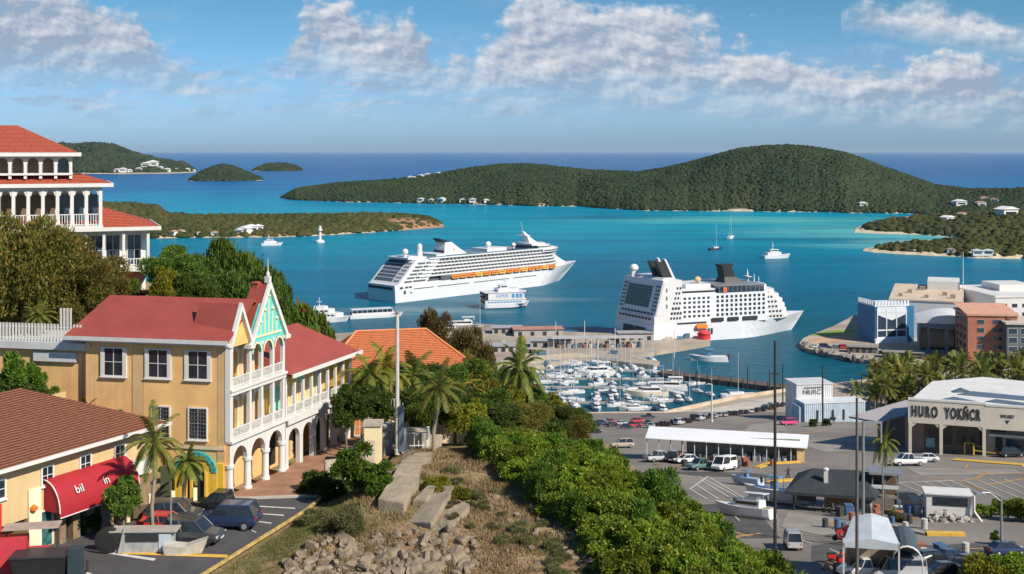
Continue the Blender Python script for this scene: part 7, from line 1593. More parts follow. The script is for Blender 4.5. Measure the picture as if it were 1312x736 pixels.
# ---- things on the street at the left
def street_things():
    p = SP(185, 709); M = frame(p, (1, .03)); t = thing('street_barrier', 'low grey and white roadside cabin shell on the kerb by the small palm', 'barrier', tuple(p)); PL = mat('worn_white_panel', (.36, .37, .38), .6, .25, 1, streak=.5)
    b = MB(M); b.box(-2.2, 2.0, .1, 1.2, 0, 1.55); b.build('shell', PL, t); MB(M).box(-1.4, 1.0, .02, .099, .85, 1.35).build('opening', DARK, t); MB(M).box(-2.6, 2.4, -.1, 1.3, 1.56, 1.68).build('top', mat('worn_top', (.36, .33, .28), .8, .2), t)
    MB(M).box(1.05, 1.9, .03, .099, .1, 1.4).build('door', mat('pale_blue_panel', (.45, .52, .58), .5), t)
    b = MB(M); b.tube([(-1.9, -.12, 0), (-1.45, -.12, 1.9)], .07, 6); b.build('brace', mat('worn_top', (.50, .46, .40), .8, .2), t)
    b = MB(M @ Matrix.Translation((-2.75, .2, .95)) @ Matrix.Rotation(R(90), 4, 'X')); b.lathe([(.62, -.3), (.95, -.25), (.95, .25), (.62, .3)], (0, 0, 0), 18); b.build('tyre', RUBBER, t)
    p = SP(216, 709); M = frame(p, (1, .04)); t = thing('planter', 'white boat shaped planter with red flowers at the yellow line', 'planter', tuple(p)); b = MB(M); b.loft([[(-.2, -.5, 0), (-.2, .5, 0), (-.3, .6, .75), (-.3, -.6, .75)], [(1.2, -.5, 0), (1.2, .5, 0), (1.3, .6, .6), (1.3, -.6, .6)], [(2.5, -.3, .05), (2.5, .3, .05), (2.9, .35, 1.15), (2.9, -.35, 1.15)]]); b.build('trough', mat('planter_white', (.50, .46, .39), .7, .2, 1, streak=.4), t)
    p = SP(55, 741); M = frame(p, (1, .1)); t = thing('skip', 'black open skip at the bottom left corner before the shop', 'skip', tuple(p)); b = MB(M); b.loft([[(-1.6, -.8, 0), (1.5, -.8, 0), (1.5, .8, 0), (-1.6, .8, 0)], [(-2.0, -1.0, 1.7), (1.7, -1.0, 1.7), (1.7, 1.0, 1.7), (-2.0, 1.0, 1.7)]]); b.build('tub', mat('skip_black', (.02, .02, .022), .6, .2), t); MB(M).box(-2.05, 1.75, -1.05, 1.05, 1.7, 1.82).build('rim', DSTEEL, t)
    b = MB(M); b.box(1.8, 2.7, -.5, .5, 0, 2.1); b.build('bin', mat('bin_blue_black', (.03, .05, .06), .6), t)
    p = SP(14, 738); M = frame(p, (1, .2)); t = thing('market_stand', 'red market stand with small parasol frame at the bottom left corner', 'stall', tuple(p)); RD = mat('stand_red', (.48, .04, .06), .7, .15)
    MB(M).box(-2, 1.0, 0, 1.2, 0, 2.6).build('counter', RD, t); MB(M).box(1.0, 2.4, .2, 1.0, 0, 1.7).build('side_counter', RD, t); MB(M).box(-.6, 3.2, -.1, 1.4, 3.2, 3.3).build('roof', mat('stand_roof', (.36, .28, .25), .7, .2), t)
    for x in (-.4, 3.0): MB(M).tube([(x, .6, 0), (x, .6, 3.2)], .05, 6).build('post', DSTEEL, t)
    p = SP(112, 733); t = thing('bollard', 'thin black bollard on the empty asphalt before the shop', 'bollard', tuple(p)); MB().lathe([(.09, 0), (.07, .9), (.02, 1.0)], tuple(p), 8).build('shaft', DSTEEL, t)
    p = SP(219, 700); t = thing('sign_post', 'thin grey sign post between the palm and the parked family car', 'post', tuple(p)); MB().lathe([(.07, 0), (.06, 3.9)], tuple(p), 8).build('shaft', STEEL, t)
    p = SP(172, 668); M = frame(p, (.9, .5)); t = thing('cafe_fence', 'low brown timber fence with cream posts behind the small tree at the awning', 'fence', tuple(p)); b = MB(M); b.box(-.5, 5, 0, .1, .2, 1.2); b.build('board', mat('dark_timber', (.12, .08, .05), .8), t)
    for x in (-.5, 1.3, 3.1, 4.9): MB(M).box(x-.16, x+.16, -.1, .2, 0, 2.0).build('post', CREAM, t)
    t = thing('side_wall', 'low yellow end wall above the brown tiled roof at the left', 'wall', (-40, 100, 78)); q = P(72, 512, 99); M = frame((q.x-2.6, 99, 77), (1, .1)); b = MB(M); b.sideprism([(0, -2), (3.2, -2), (3.2, 2.6), (0, 1.7)], 0, .4); b.build('wall', mat('bright_yellow_wall', (.72, .52, .22), .8), t)
street_things()
# ------------------------------------------------------------------ plants
def on_hill(px, py, y0=40.0, y1=260.0):
    dx, dz = (px-CX)/F, (py-HY)/F; Y = y0
    while Y < y1:
        if H-dz*Y <= height(dx*Y, Y): break
        Y += .2
    return Vector((dx*Y, Y, height(dx*Y, Y)))
def ground(x, y): return Vector((x, y, height(x, y)))
def leaves(blobs, n, L, W, seed=0, up=.25, shell=.55, floor=-.55, out=.7):
    rg = np.random.default_rng(seed); bl = np.array(blobs, float)
    wgt = bl[:, 3]*bl[:, 4]+bl[:, 5]*bl[:, 3]; k = rg.choice(len(bl), n, p=wgt/wgt.sum())
    d = rg.normal(size=(n, 3)); d /= np.linalg.norm(d, axis=1)[:, None]; low = d[:, 2] < floor; d[low, 2] *= -1
    r = shell+(1-shell)*rg.random(n)**.6; r *= 1+.12*rg.normal(size=n)
    p = bl[k, :3]+d*bl[k, 3:6]*r[:, None]
    a = d*out+rg.normal(size=(n, 3))*.55+np.array([0, 0, up]); a /= np.linalg.norm(a, axis=1)[:, None]
    s = np.cross(a, rg.normal(size=(n, 3))); s /= np.linalg.norm(s, axis=1)[:, None]+1e-9
    nm = np.cross(a, s); sc = rg.uniform(.6, 1.35, n)[:, None]
    v = np.stack([p, p+a*L*.5*sc+s*W*.5*sc+nm*W*.12*sc, p+a*L*sc-nm*W*.15, p+a*L*.5*sc-s*W*.5*sc+nm*W*.12*sc], 1).reshape(-1, 3)
    return v
def quads_mesh(name, v, m):
    n = len(v)//4; me = bpy.data.meshes.new(name); me.vertices.add(n*4); me.vertices.foreach_set('co', v.astype(np.float32).ravel())
    me.loops.add(n*4); me.loops.foreach_set('vertex_index', np.arange(n*4, dtype=np.int32)); me.polygons.add(n); me.polygons.foreach_set('loop_start', np.arange(n, dtype=np.int32)*4)
    me.update(calc_edges=True); me.materials.append(m); return me
def obj(name, me, parent=None):
    o = bpy.data.objects.new(name, me); COL.objects.link(o)
    if parent is not None: o.parent = parent
    return o
LF_DARK = leafmat('leaf_dark_green', (.028, .056, .010), (.12, .17, .028), .3)
LF_MID = leafmat('leaf_mid_green', (.042, .085, .014), (.18, .26, .036), .35)
LF_BRIGHT = leafmat('leaf_bright_green', (.04, .095, .010), (.17, .26, .03), .35)
LF_OLIVE = leafmat('leaf_olive', (.065, .072, .014), (.28, .26, .045), .35, (.32, .17, .05))
LF_YELLOW = leafmat('leaf_yellow_green', (.09, .11, .012), (.34, .30, .03), .35)
LF_GREY = leafmat('leaf_grey_green', (.09, .10, .04), (.25, .24, .10), .2)
LF_HEDGE = leafmat('leaf_hedge', (.06, .125, .010), (.32, .39, .04), .35, (.36, .28, .06))
LF_BROWN = leafmat('leaf_brown_tree', (.05, .045, .014), (.19, .15, .045), .25, (.24, .09, .04))
PALMM = leafmat('palm_frond', (.04, .07, .010), (.21, .22, .035), .3, (.26, .19, .06))
PALMY = leafmat('palm_frond_yellow', (.08, .09, .012), (.34, .28, .04), .35, (.40, .24, .06))
BARK = mat('bark_grey', (.19, .15, .11), .9, .3, 3, .4); PBARK = mat('palm_bark', (.27, .22, .17), .9, .3, 4, .5); RED_FL = leafmat('flame_flower', (.45, .06, .02), (.62, .14, .03), .2)
def tree_proto(nm, lm, R_, Hh, nb, n, L, W, seed, trunk_h, flat=.7, cat='tree', spread=.72, limbs=5, flowers=None, bush=False):
    rnd = random.Random(seed); t = thing(nm, 'plant', cat); blobs = []
    nb = int(nb*1.5); n = int(n*1.35)
    for i in range(nb):
        a = rnd.random()*2*math.pi; rr = R_*spread*math.sqrt(rnd.random()); z = trunk_h+Hh*rnd.uniform(.12, .86)*(1-.35*(rr/R_)**2)
        br = R_*rnd.uniform(.15, .34); blobs.append((rr*math.cos(a), rr*math.sin(a), z, br, br, br*flat))
    obj('crown' if not bush else 'foliage', quads_mesh('foliage', leaves(blobs, n, L, W, seed), lm), t)
    b = MB(); r0 = R_*.055 if not bush else R_*.03
    b.tube([(0, 0, -.8), (r0*.5, 0, trunk_h*.5), (0, r0, trunk_h+.1*Hh)], [r0*1.5, r0*1.1, r0*.8], 8)
    for i in range(limbs):
        c = blobs[i % nb]; b.tube([(0, r0*.8, trunk_h*.8), (c[0]*.5, c[1]*.5, lerp(trunk_h, c[2], .6)), (c[0], c[1], c[2])], [r0*.6, r0*.4, r0*.15], 6)
    b.build('trunk' if not bush else 'stem', BARK, t)
    if flowers: obj('flowers', quads_mesh('flowers', leaves(blobs, flowers, L*1.2, W*1.6, seed+1, shell=.95, floor=.0), RED_FL), t)
    return t
PT = {
 'broad': tree_proto('broad_tree', LF_DARK, 4.5, 5.5, 28, 22000, .27, .13, 1, 2.6),
 'olive': tree_proto('broad_tree', LF_OLIVE, 4.8, 5.5, 34, 27000, .24, .11, 2, 2.4),
 'mid': tree_proto('broad_tree', LF_MID, 4.0, 5.0, 24, 18000, .27, .13, 3, 2.2),
 'brown': tree_proto('bushy_tree', LF_BROWN, 4.5, 5.0, 24, 11000, .34, .12, 4, 2.6, spread=.8),
 'round': tree_proto('small_tree', LF_MID, 1.6, 2.4, 18, 6500, .24, .13, 5, 2.2, flat=.8),
 'slim': tree_proto('small_tree', LF_DARK, 2.0, 3.4, 18, 6500, .26, .12, 6, 2.6, flat=.9),
 'flame': tree_proto('flame_tree', LF_MID, 2.6, 3.2, 16, 5500, .28, .13, 7, 2.0, flowers=110),
 'yel': tree_proto('bushy_tree', LF_YELLOW, 3.0, 4.2, 18, 8000, .30, .14, 8, 1.6),
 'shrub': tree_proto('shrub', LF_HEDGE, 1.9, 2.2, 18, 7500, .23, .115, 9, .1, cat='shrub', bush=True, flat=.75),
 'shrub2': tree_proto('shrub', LF_HEDGE, 1.7, 1.8, 15, 6500, .21, .10, 10, .1, cat='shrub', bush=True, flat=.8),
 'wild': tree_proto('shrub', LF_BRIGHT, 1.8, 2.6, 14, 3600, .36, .09, 21, .1, cat='shrub', bush=True, flat=1.0),
 'dbush': tree_proto('bush', LF_DARK, 1.7, 2.4, 18, 7500, .22, .12, 11, .15, cat='bush', bush=True, flat=.85),
 'lbush': tree_proto('bush', LF_BRIGHT, 1.6, 3.4, 18, 6000, .30, .14, 12, .5, cat='bush', bush=True, flat=1.0),
 'gbush': tree_proto('bush', LF_GREY, 1.7, 1.7, 16, 9000, .30, .035, 13, .0, cat='bush', bush=True, flat=.8),
 'ybush': tree_proto('bush', LF_YELLOW, 1.5, 1.0, 18, 7000, .14, .07, 14, .0, cat='bush', bush=True, flat=.55),
 'ball': tree_proto('bush', LF_BRIGHT, 1.2, 1.3, 14, 6000, .14, .06, 15, .2, cat='bush', bush=True, spread=.4, flat=.9),
}
def plant(k, p, sc, lab, grp=None, rz=None):
    o = place(PT[k], USED, p, random.uniform(0, 6.28) if rz is None else rz, sc, lab, grp)
    if grp is None and 'group' in o: del o['group']
    return o
def palm_proto(nm, hgt, lean, nf, fl, lm, seed, leaf=.55, lw=.055, nl=24, rt=.16):
    rnd = random.Random(seed); t = thing(nm, 'palm', 'palm')
    tr = [(lean*(i/6)**2, .15*math.sin(i), hgt*i/6) for i in range(7)]; b = MB(); tr[0] = (0, 0, -.8)
    b.tube(tr, [rt*1.7]+[rt*lerp(1.1, .75, i/6) for i in range(1, 7)], 9); b.build('trunk', PBARK, t)
    top = Vector(tr[-1]); V = []
    for f in range(nf):
        az = f*2.399+rnd.uniform(-.2, .2); el = lerp(1.35, -.45, (f/nf)**.8)+rnd.uniform(-.12, .12); p = top.copy(); d = Vector((math.cos(az)*math.cos(el), math.sin(az)*math.cos(el), math.sin(el)))
        ln = fl*rnd.uniform(.85, 1.1); st = ln/nl; side = Vector((-math.sin(az), math.cos(az), 0))
        for q in range(nl):
            d = (d+Vector((0, 0, -.055-.03*rnd.random()))).normalized(); p2 = p+d*st; upv = side.cross(d).normalized()*-1
            if upv.z < 0: upv = -upv
            w = .03; V += [p-side*w, p+side*w, p2+side*w, p2-side*w]
            if q > 1:
                l = leaf*math.sin(math.pi*min(.97, .12+.85*q/nl))**.6*rnd.uniform(.85, 1.1)
                for s in (-1, 1):
                    e = (side*s*.75+d*.75+Vector((0, 0, -.25-.2*rnd.random()))).normalized(); a = d*lw
                    V += [p, p+a+upv*.0, p+e*l+a*.4, p+e*l*.6-a*.3]
            p = p2
    obj('fronds', quads_mesh('fronds', np.array([tuple(v) for v in V]), lm), t)
    return t
PM = {'near': palm_proto('palm_tree', 6.2, .5, 24, 2.9, PALMM, 1, .62, .10), 'fan': palm_proto('palm_tree', 4.6, .3, 26, 2.4, PALMM, 2, .6, .10), 'yel': palm_proto('palm_tree', 5.4, -.4, 24, 2.7, PALMY, 3, .6, .10),
      'far': palm_proto('palm_tree', 10, .6, 22, 4.6, PALMM, 4, 1.3, .34, 12, .26), 'far2': palm_proto('palm_tree', 8.5, -.5, 22, 4.4, PALMY, 5, 1.3, .34, 12, .26), 'far3': palm_proto('palm_tree', 9.2, .2, 26, 4.8, PALMM, 6, 1.4, .36, 12, .26),
      'clump': palm_proto('palm_clump', .5, 0, 22, 2.3, PALMY, 7, .5, .09)}
def palm(k, p, sc, lab, grp=None, rz=None):
    o = place(PM[k], USED, p, random.uniform(0, 6.28) if rz is None else rz, sc, lab, grp)
    if grp is None and 'group' in o: del o['group']
    return o
random.seed(12)
def at(px, Y): 
    x = (px-CX)/F*Y; return ground(x, Y)
def atz(px, Y, z): return Vector(((px-CX)/F*Y, Y, z))
# hotel hill, left: foot on the ground, top at a given row
HP = {'broad': 7.9, 'olive': 7.6, 'mid': 7.0, 'brown': 7.3, 'slim': 6.0, 'flame': 5.0, 'yel': 5.6}
def top_plant(k, px, Y, pytop, sxy, lab, grp=None, dz=0.0):
    p = at(px, Y); zt = H-(pytop-HY)/F*Y; return plant(k, p-Vector((0, 0, dz)), (sxy, sxy*.95, max(.25, (zt-p.z)/HP[k])), lab, grp)
for k, px, Y, pt, s, lab in (('olive', 25, 113, 280, 1.2, 'big olive brown tree at the left edge below the hotel'), ('olive', 112, 115, 326, .95, 'olive green tree right of the big one, below the hotel columns'), ('olive', 66, 119, 300, 1.0, 'olive tree in the middle behind the white board fence'),
    ('mid', 148, 119, 352, .62, 'yellowish bushy tree behind the left end of the red roof'), ('mid', 222, 122, 316, .9, 'dark green tree behind the red roof right of the hotel wing'), ('broad', 276, 124, 322, 1.0, 'dark green tree behind the middle of the red ridge'), ('mid', 298, 126, 308, 1.1, 'taller green tree with loose top behind the right half of the ridge'), ('broad', 332, 123, 332, .95, 'dark green tree just left of the teal gable peak'),
    ('yel', 208, 118, 340, .6, 'yellow green tree close behind the red roof below the hotel balcony'), ('broad', 252, 119, 345, .6, 'low dark tree close behind the red ridge'), ('olive', 246, 130, 330, .8, 'olive tree between the dark trees behind the red ridge'), ('flame', 378, 124, 388, 1.5, 'small tree with red blossom right of the teal gable'), ('flame', 402, 128, 400, 1.3, 'small green tree with few red blossoms over the red wing roof')):
    top_plant(k, px, Y, pt, s, lab)
for px, Y, z, k, s, lab in ((20, 102, 77, 'dbush', 1.3, 'dark hedge bush at the left edge above the brown roof'), (38, 101.5, 77, 'dbush', 1.0, 'dark bush between the pale trunked shrub and the ball bush'), (48, 101, 77, 'ball', 1.0, 'clipped ball bush above the brown tiled roof'), (62, 103, 77, 'lbush', .6, 'loose green shrub beside the terrace wall above the brown roof'), (150, 100.5, 75.8, 'lbush', .55, 'bright shrub before the ochre wall left of the windows'), (100, 101.5, 76, 'gbush', .6, 'dry brownish bush before the ochre side wall')):
    plant(k, atz(px, Y, z), s, lab)
palm('fan', atz(112, 101, 74.2), .72, 'small dark palm before the ochre side wall')
plant('lbush', atz(22, 102.5, 78.0), (1.15, 1.1, 1.15), 'pale trunked leafy shrub at the left edge under the white fence')
plant('lbush', atz(46, 103, 78.0), (.7, .7, .9), 'smaller leafy shrub right of the pale trunked one')
palm('fan', atz(50, 109, 81.0), .8, 'thin pale young palm standing before the olive tree')
# street
palm('near', SP(197, 689), (1.0, 1.0, 1.16), 'tall palm standing between the awning and the parked cars', None, 2.0)
palm('fan', SP(236, 656), (.85, .85, .88), 'smaller drooping palm at the teal portal', None, .5)
plant('round', SP(158, 694), (1.0, 1.0, 1.05), 'small round crowned tree in front of the red awning')
plant('dbush', SP(112, 682), .6, 'dark shrub with purple bloom under the lower edge of the red awning')
# around the plaza and the hill crest
plant('dbush', on_hill(402, 642)+Vector((0, .6, -.2)), (1.15, 1.0, 1.0), 'dark rounded bush at the corner of the plaza')
plant('dbush', on_hill(425, 640)+Vector((0, .6, -.3)), (.9, .9, .8), 'dark bush right of the rounded one, below the leafy shrub')
plant('lbush', on_hill(452, 636)+Vector((0, .4, -.1)), (1.15, 1.1, 1.15), 'tall bright leafy shrub in front of the ramp wall')
plant('lbush', on_hill(480, 640)+Vector((0, .8, -.1)), (.9, .9, .8), 'bright leafy shrub left of the concrete slab')
plant('gbush', on_hill(440, 684)+Vector((0, .5, -.1)), (1.25, 1.1, 1.0), 'grey green feathery bush above the rock pile')
plant('gbush', on_hill(405, 668)+Vector((0, .5, -.2)), (.9, .9, .55), 'low dry feathery bush beside the grass verge')
plant('ybush', on_hill(575, 640)+Vector((0, .5, -.1)), (1.55, 1.1, 1.0), 'bright yellow green mound on the hilltop right of the slabs')
plant('ybush', on_hill(560, 628)+Vector((0, .5, -.1)), (1.0, 1.0, .9), 'smaller yellow green mound behind the bright one')
for k, px, Y, pt, s_, lab in (('slim', 444, 114, 495, 1.05, 'small dark tree in front of the far end of the gallery'), ('slim', 476, 117, 492, 1.15, 'small dark tree left of the flagpole by the white railing'), ('mid', 535, 119, 500, .75, 'dark bushy tree right of the flagpole'), ('broad', 584, 120, 490, .80, 'dense dark tree behind the slender palm'),
    ('yel', 600, 116, 512, .85, 'olive yellow bush at the crest right of the slender palm'), ('yel', 612, 150, 462, 1.1, 'yellow leaved tree behind the crest'), ('mid', 628, 128, 500, .9, 'green tree on the far side of the crest'), ('broad', 558, 135, 475, .9, 'dark tree behind the slender palm and before the orange roof'), ('broad', 502, 138, 478, .85, 'dark tree directly before the orange roofed house'), ('mid', 530, 142, 470, .8, 'green tree before the right end of the orange roof'), ('olive', 460, 140, 480, .8, 'olive tree at the left end of the orange roofed house'), ('slim', 430, 124, 500, .8, 'slender dark tree at the last arch of the gallery')):
    top_plant(k, px, Y, pt, s_, lab)
palm('near', at(557, 111), (1.2, 1.2, .98), 'slender single palm with bare trunk right of the flagpole', None, 1.0)
palm('yel', atz(487, 124, 70.4), (1.45, 1.45, 1.25), 'feathery palm left of the flagpole over the railing', None, 2.6)
palm('near', atz(466, 121, 70.5), (1.3, 1.3, 1.05), 'palm at the end of the gallery before the orange roof')
palm('near', atz(532, 130, 68), (1.5, 1.5, 1.15), 'palm with long fronds between flagpole and orange roof')
palm('fan', atz(664, 140, 64.3), (1.6, 1.6, 2.05), 'tall palm rising over the dark trees at the centre', None, 1.2)
palm('near', atz(640, 150, 60), (1.2, 1.2, 1.3), 'palm left of and lower than the tall central one')
palm('yel', atz(592, 126, 68.5), (1.4, 1.4, 1.05), 'yellow fronded palm over the dark trees right of the slender palm')
palm('yel', atz(692, 146, 62.6), (1.3, 1.3, 1.05), 'golden palm right of the tall central palm')
palm('clump', atz(712, 145, 64.2), (1.0, 1.0, 1.0), 'golden fan palm clump at the top right of the dark trees')
top_plant('brown', 560, 182, 404, .95, 'brown bushy tree rising behind the orange roofed house')
top_plant('brown', 602, 184, 424, .95, 'lower brown tree right of the orange roof')
GT = 'trees on the slope behind the crest'
for px, Y, k, s, pt in ((640, 122, 'broad', .7, 512), (672, 126, 'olive', .72, 516), (702, 130, 'broad', .75, 518), (730, 134, 'olive', .62, 532), (655, 145, 'olive', .85, 490), (690, 152, 'broad', .85, 500), (722, 156, 'broad', .7, 516), (622, 170, 'mid', 1.0, 465), (575, 128, 'mid', .9, 470), (545, 132, 'broad', .8, 462), (478, 134, 'mid', .75, 466), (520, 150, 'olive', .8, 462), (612, 132, 'yel', 1.0, 478), (648, 133, 'yel', .9, 492), (676, 140, 'mid', .9, 500), (708, 142, 'yel', .9, 508), (738, 148, 'mid', .7, 522), (515, 128, 'mid', .7, 482), (598, 140, 'mid', 1.0, 462), (655, 180, 'broad', 1.0, 478), (590, 165, 'olive', 1.0, 455), (600, 210, 'broad', 1.1, 450), (560, 220, 'olive', 1.1, 445), (630, 225, 'mid', 1.0, 458), (600, 260, 'broad', 1.1, 445), (640, 280, 'olive', 1.0, 470), (540, 250, 'mid', 1.2, 440), (590, 300, 'olive', 1.1, 452), (610, 330, 'mid', 1.1, 462), (480, 230, 'broad', 1.1, 440), (440, 220, 'mid', 1.1, 440), (400, 210, 'broad', 1.0, 440)):
    top_plant(k, px, Y, pt, s, 'dense tree on the slope between the crest and the marina', GT)
# shrub belt down the right flank
rnd = random.Random(77); pts = []
def xl(y): return interp(y, [60, 72, 82, 94, 112], [15, 10.5, 7.3, 2.6, -3.4])
tries = 0
while tries < 6000:
    tries += 1; y = rnd.uniform(62, 114); x = rnd.uniform(-4, 40); xr = interp(y, [60, 70, 85, 100, 114], [31, 30, 27, 21, 14])
    if x < xl(y) or x > xr: continue
    if any((x-a)**2+(y-c)**2 < 1.5**2 for a, c in pts): continue
    pts.append((x, y))
for i, (x, y) in enumerate(pts):
    ed = min(1, (x-xl(y))/3); s = rnd.uniform(.85, 1.2)*lerp(.85, 1.0, ed)*interp(y, [60, 80, 100, 114], [1.1, 1.1, 1.0, .9])
    plant(rnd.choice(('shrub', 'shrub2', 'shrub', 'shrub2', 'shrub', 'shrub2', 'wild')), ground(x, y)-Vector((0, 0, .15)), (s, s, s*rnd.uniform(.9, 1.35)), 'leafy green shrub in the dense belt covering the right flank of the hill', 'shrubs of the belt on the right flank')
for i in range(60):
    y = rnd.uniform(84, 200); x = interp(y, [60, 70, 85, 100, 114, 150, 200], [31, 30, 28, 23, 16, 12, 16])+rnd.uniform(0, 14); s = rnd.uniform(.5, .95)
    if H-(ground(x, y).z+2.6*s) < (y*.24 if x/y < .1 else y*.225+ (x/y-.1)*y*.62): continue
    plant(rnd.choice(('shrub', 'shrub2', 'dbush', 'gbush')), ground(x, y), (s, s, s*.9), 'low shrub on the steep drop beyond the green belt', 'shrubs on the drop behind the belt')
plant('flame', at(790, 104)+Vector((0, 0, -4.6)), (.45, .45, .55), 'shrub with orange red blossom at the edge of the green belt')
# palm grove by the basin and planting at the right
GP = 'palms of the grove behind the store'; rnd = random.Random(9)
palm('far', LP(1098, 536), (.85, .85, .98), 'single palm left of the grove standing before the corrugated shed'); palm('far3', LP(1123, 533), (.8, .8, 1.0), 'palm at the left end of the grove beside the corrugated shed')
for i in range(78):
    px = rnd.uniform(1118, 1318); Y = rnd.uniform(405, 490); p = Vector(((px-CX)/F*Y, Y, lotz(Y)))
    s = rnd.uniform(.85, 1.25); palm(rnd.choice(('far', 'far2', 'far3')), p, (s, s, s*rnd.uniform(.9, 1.35)), 'feathery palm in the dense grove between the store and the brick block', GP)
for i in range(16):
    px = rnd.uniform(1130, 1312); Y = rnd.uniform(392, 450); plant(rnd.choice(('mid', 'yel', 'broad')), Vector(((px-CX)/F*Y, Y, lotz(Y))), rnd.uniform(.7, 1.1), 'bushy undergrowth tree among the palms behind the store', 'undergrowth of the palm grove')
for i, (px, py) in enumerate(((1150, 536), (1165, 535), (1140, 534))): plant('ybush', LP(px, py), (3.0, 2.4, 2.4), 'clipped yellow green hedge piece at the foot of the palm grove', 'hedge at the palm grove')
palm('near', LP(1130, 650), (1.1, 1.1, 1.75), 'small upright palm beside the thick dark pole in the car park', None, .3)
for px, py, k, s, lab in ((1262, 664, 'shrub2', 1.1, 'low straggling bush at the kerb left of the street lamp'), (1285, 660, 'shrub', 1.2, 'low green bush behind the street lamp'), (1308, 668, 'shrub', 1.7, 'large green bush at the right edge beyond the street lamp'), (1278, 748, 'ybush', 3.0, 'yellow green bush in the bottom right corner'), (1303, 752, 'shrub', 1.7, 'green bush cut by the bottom right corner'), (1250, 745, 'gbush', 1.3, 'dry bush left of the yellow green one in the corner'), (1042, 547, 'dbush', 1.0, 'low dark bush at the left end of the corrugated shed'), (1060, 546, 'dbush', .9, 'low dark bush before the corrugated shed'), (1275, 698, 'lbush', .5, 'small plant at the foot of the street lamp'), (1150, 668, 'gbush', .9, 'dry planting at the kerb below the kiosk')):
    plant(k, LP(px, py), s, lab)
# ------------------------------------------------------------------ rocks, slabs and dry grass of the hilltop
def rock_protos():
    out = []; m = mat('hill_rock', (.22, .172, .122), .9, .5, 1.2, .5, bscale=5)
    for s in range(5):
        rr = random.Random(s); bm = bmesh.new(); bmesh.ops.create_icosphere(bm, subdivisions=2, radius=1)
        for _ in range(9):                                    # facets cut off a ball
            n = Vector((rr.gauss(0, 1), rr.gauss(0, 1), rr.gauss(0, 1))).normalized(); d = rr.uniform(.45, .8)
            for v in bm.verts:
                k = v.co.dot(n)-d
                if k > 0: v.co -= n*k
        for v in bm.verts: v.co += Vector((mnoise.noise(v.co*2+Vector((s, 0, 0))), mnoise.noise(v.co*2+Vector((0, s, 0))), 0))*.10; 
        me = bpy.data.meshes.new('rock'); bm.to_mesh(me); bm.free(); me.materials.append(m); out.append(me)
    return out
RKS = rock_protos(); rnd = random.Random(31)
def rock(px, py, s, lab, grp, sink=.25):
    p = on_hill(px, py); o = obj('rock', rnd.choice(RKS)); o.location = p+Vector((0, 0, s*(.5-sink))); o.scale = (s*rnd.uniform(.9, 1.5), s*rnd.uniform(.7, 1.1), s*rnd.uniform(.6, .95)); o.rotation_euler = (rnd.uniform(-.5, .5), rnd.uniform(-.5, .5), rnd.random()*6.28); return tag(o, lab, 'rock', grp)
for i in range(240):
    px = rnd.uniform(366, 612); top = interp(px, [372, 400, 440, 520, 580, 612], [722, 700, 690, 684, 682, 700]); py = rnd.uniform(top, 752); rock(px, py, rnd.uniform(.22, .62)*(1.0 if rnd.random() > .2 else 1.35), 'broken pale rock in the pile at the bottom centre', 'rocks of the pile at the bottom centre')
for i in range(40):
    t_ = rnd.random(); px = lerp(640, 770, t_)+rnd.gauss(0, 14); py = lerp(650, 738, t_)+rnd.gauss(0, 16); rock(px, py, rnd.uniform(.15, .42), 'rock scattered on the bare slope beside the green belt', 'rocks on the bare slope')
SLABM = mat('old_concrete_slab', (.31, .255, .185), .9, .3, .9, .5, bscale=6, streak=.3)
def slab(poly, h, lab, tilt=0.0, lift=.15):
    w = [on_hill(*p) for p in poly]; zt = sum(v.z for v in w)/len(w)+lift; b = MB(); n = len(w)
    A_ = np.array([[v.x, v.y, 1] for v in w]); cf = np.linalg.lstsq(A_, np.array([v.z for v in w]), rcond=None)[0]; cx_ = sum(v.x for v in w)/n
    tops = [Vector((v.x, v.y, cf[0]*v.x+cf[1]*v.y+cf[2]+lift+tilt*.5*(v.x-cx_))) for v in w]
    b.add([(v.x, v.y, v.z-h) for v in tops]+[tuple(v) for v in tops], [tuple(range(n-1, -1, -1)), tuple(range(n, 2*n))]+[(i, (i+1) % n, n+(i+1) % n, n+i) for i in range(n)])
    o = b.build('concrete_slab', SLABM, None, org=tuple(sum(w, Vector())/n), bevel=.05); tag(o, lab, 'slab'); return o
slab([(484, 655), (517, 663), (537, 628), (538, 610), (512, 610)], 1.5, 'long thick concrete slab lying along the hilltop', 0, .95)
slab([(512, 604), (540, 604), (541, 597), (514, 597)], .6, 'small pale slab at the upper end of the long thick one', 0, .5)
slab([(520, 596), (552, 597), (554, 584), (530, 586)], .5, 'flat pale slab on the crest right of the white railing', 0, .35)
slab([(492, 612), (500, 614), (532, 582), (526, 580)], .5, 'narrow curved concrete kerb running up to the flagpole', 0, .4)
slab([(503, 604), (509, 606), (530, 590), (526, 588)], .5, 'second narrow kerb strip beside the one running up to the flagpole', 0, .3)
slab([(522, 668), (552, 680), (582, 640), (566, 634), (540, 650)], .7, 'tilted broken slab right of the long thick one', .7, .5)
slab([(548, 682), (580, 682), (602, 660), (588, 648), (572, 652)], .7, 'tilted broken slab next to the yellow green mound', .5, .4)
slab([(528, 648), (545, 652), (560, 634), (548, 632)], .5, 'small broken slab wedged between the larger ones', .4, .6)
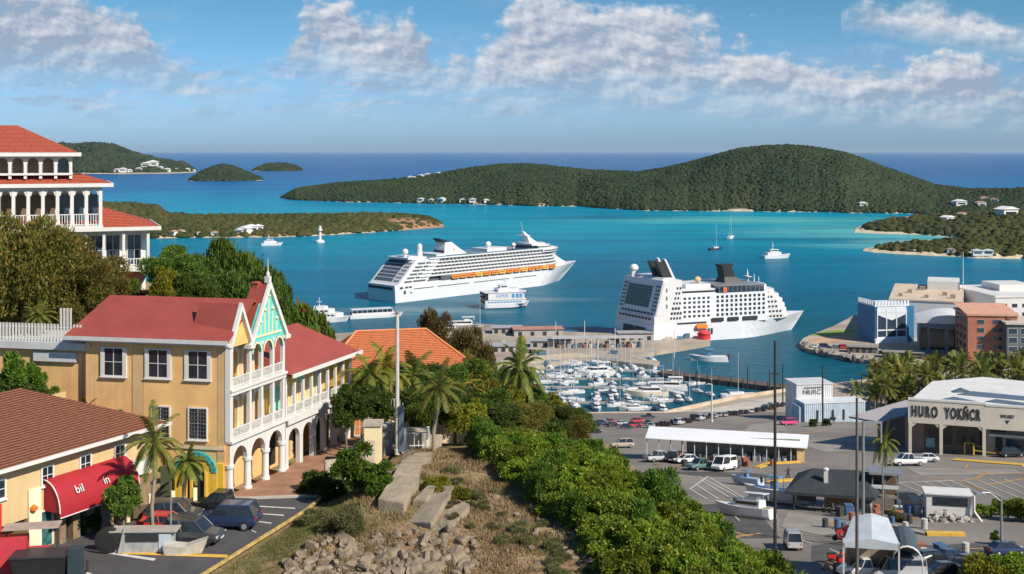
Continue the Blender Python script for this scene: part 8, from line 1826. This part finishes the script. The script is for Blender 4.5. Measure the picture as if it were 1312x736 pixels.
def blades(name, n, region, h, m, lab, seed, dens=None, w=.03):
    rg = random.Random(seed); V = []
    k = 0
    while k < n:
        x, y = region(rg)
        if dens and rg.random() > dens(x, y): k += .2; continue
        z = height(x, y)-.02; k += 1
        for _ in range(3):
            a = rg.random()*6.28; hh = h*rg.uniform(.5, 1.3); lx, ly = rg.gauss(0, .35)*hh, rg.gauss(0, .35)*hh; ww = w*rg.uniform(.7, 1.4); xx, yy = x+rg.gauss(0, .1), y+rg.gauss(0, .1); c, s = math.cos(a)*ww, math.sin(a)*ww
            V += [(xx-c, yy-s, z), (xx+c, yy+s, z), (xx+lx*.6+c*.6, yy+ly*.6+s*.6, z+hh*.65), (xx+lx, yy+ly, z+hh)]
    o = obj(name, quads_mesh(name, np.array(V), m)); tag(o, lab, 'grass', None, 'stuff')
DRYG = leafmat('dry_grass_blades', (.22, .16, .08), (.48, .36, .20), .25); GRNG = leafmat('green_grass_blades', (.05, .075, .014), (.20, .20, .05), .3)
def reg_hill(rg):
    while True:
        y = rg.uniform(76, 113); x = rg.uniform(-22, 14)
        if interp(y, [70, 83, 97.6, 103, 116], [-25, -16, -13, -12, -11]) < x < xl(y)+1.2: return x, y
def reg_verge(rg):
    while True:
        y = rg.uniform(78, 104); x = rg.uniform(-25, -8); xk = interp(y, [70, 83, 97.6, 103, 116], [-26, -21.9, -17.3, -16.2, -13])
        if xk+.25 < x < xk+6.5: return x, y
clump = lambda x, y: max(0.05, min(1, (mnoise.noise((x*.35, y*.35, 2))+.35)*1.3))
blades('dry_grass', 26000, reg_hill, .34, DRYG, 'dry straw coloured grass covering the hilltop', 1, clump)
blades('green_grass', 7000, reg_hill, .28, GRNG, 'patches of green weeds among the dry grass of the hilltop', 2, lambda x, y: max(0.0, min(1, (mnoise.noise((x*.3, y*.3, 9))-.05)*2.2)))
blades('verge_grass', 15000, reg_verge, .10, GRNG, 'short mown grass of the verge along the yellow kerb', 3, None, .025)
GP2 = 'low dry weeds on the bare slope'
for i in range(34):
    px = rnd.uniform(560, 760); py = interp(px, [560, 600, 680, 760], [610, 620, 660, 725])+rnd.uniform(-8, 60); 
    if py > 745: continue
    p = on_hill(px, py); 
    if p.x > xl(p.y)+.5: continue
    s = rnd.uniform(.18, .42); plant('gbush', p-Vector((0, 0, .05)), (s*1.4, s*1.2, s), 'low dry weed tuft on the bare slope left of the green belt', GP2)
for pr in [hp1, hp2, YA, SA, LA, TU, SC]+list(CARS.values())+list(PT.values())+list(PM.values()): drop(pr)
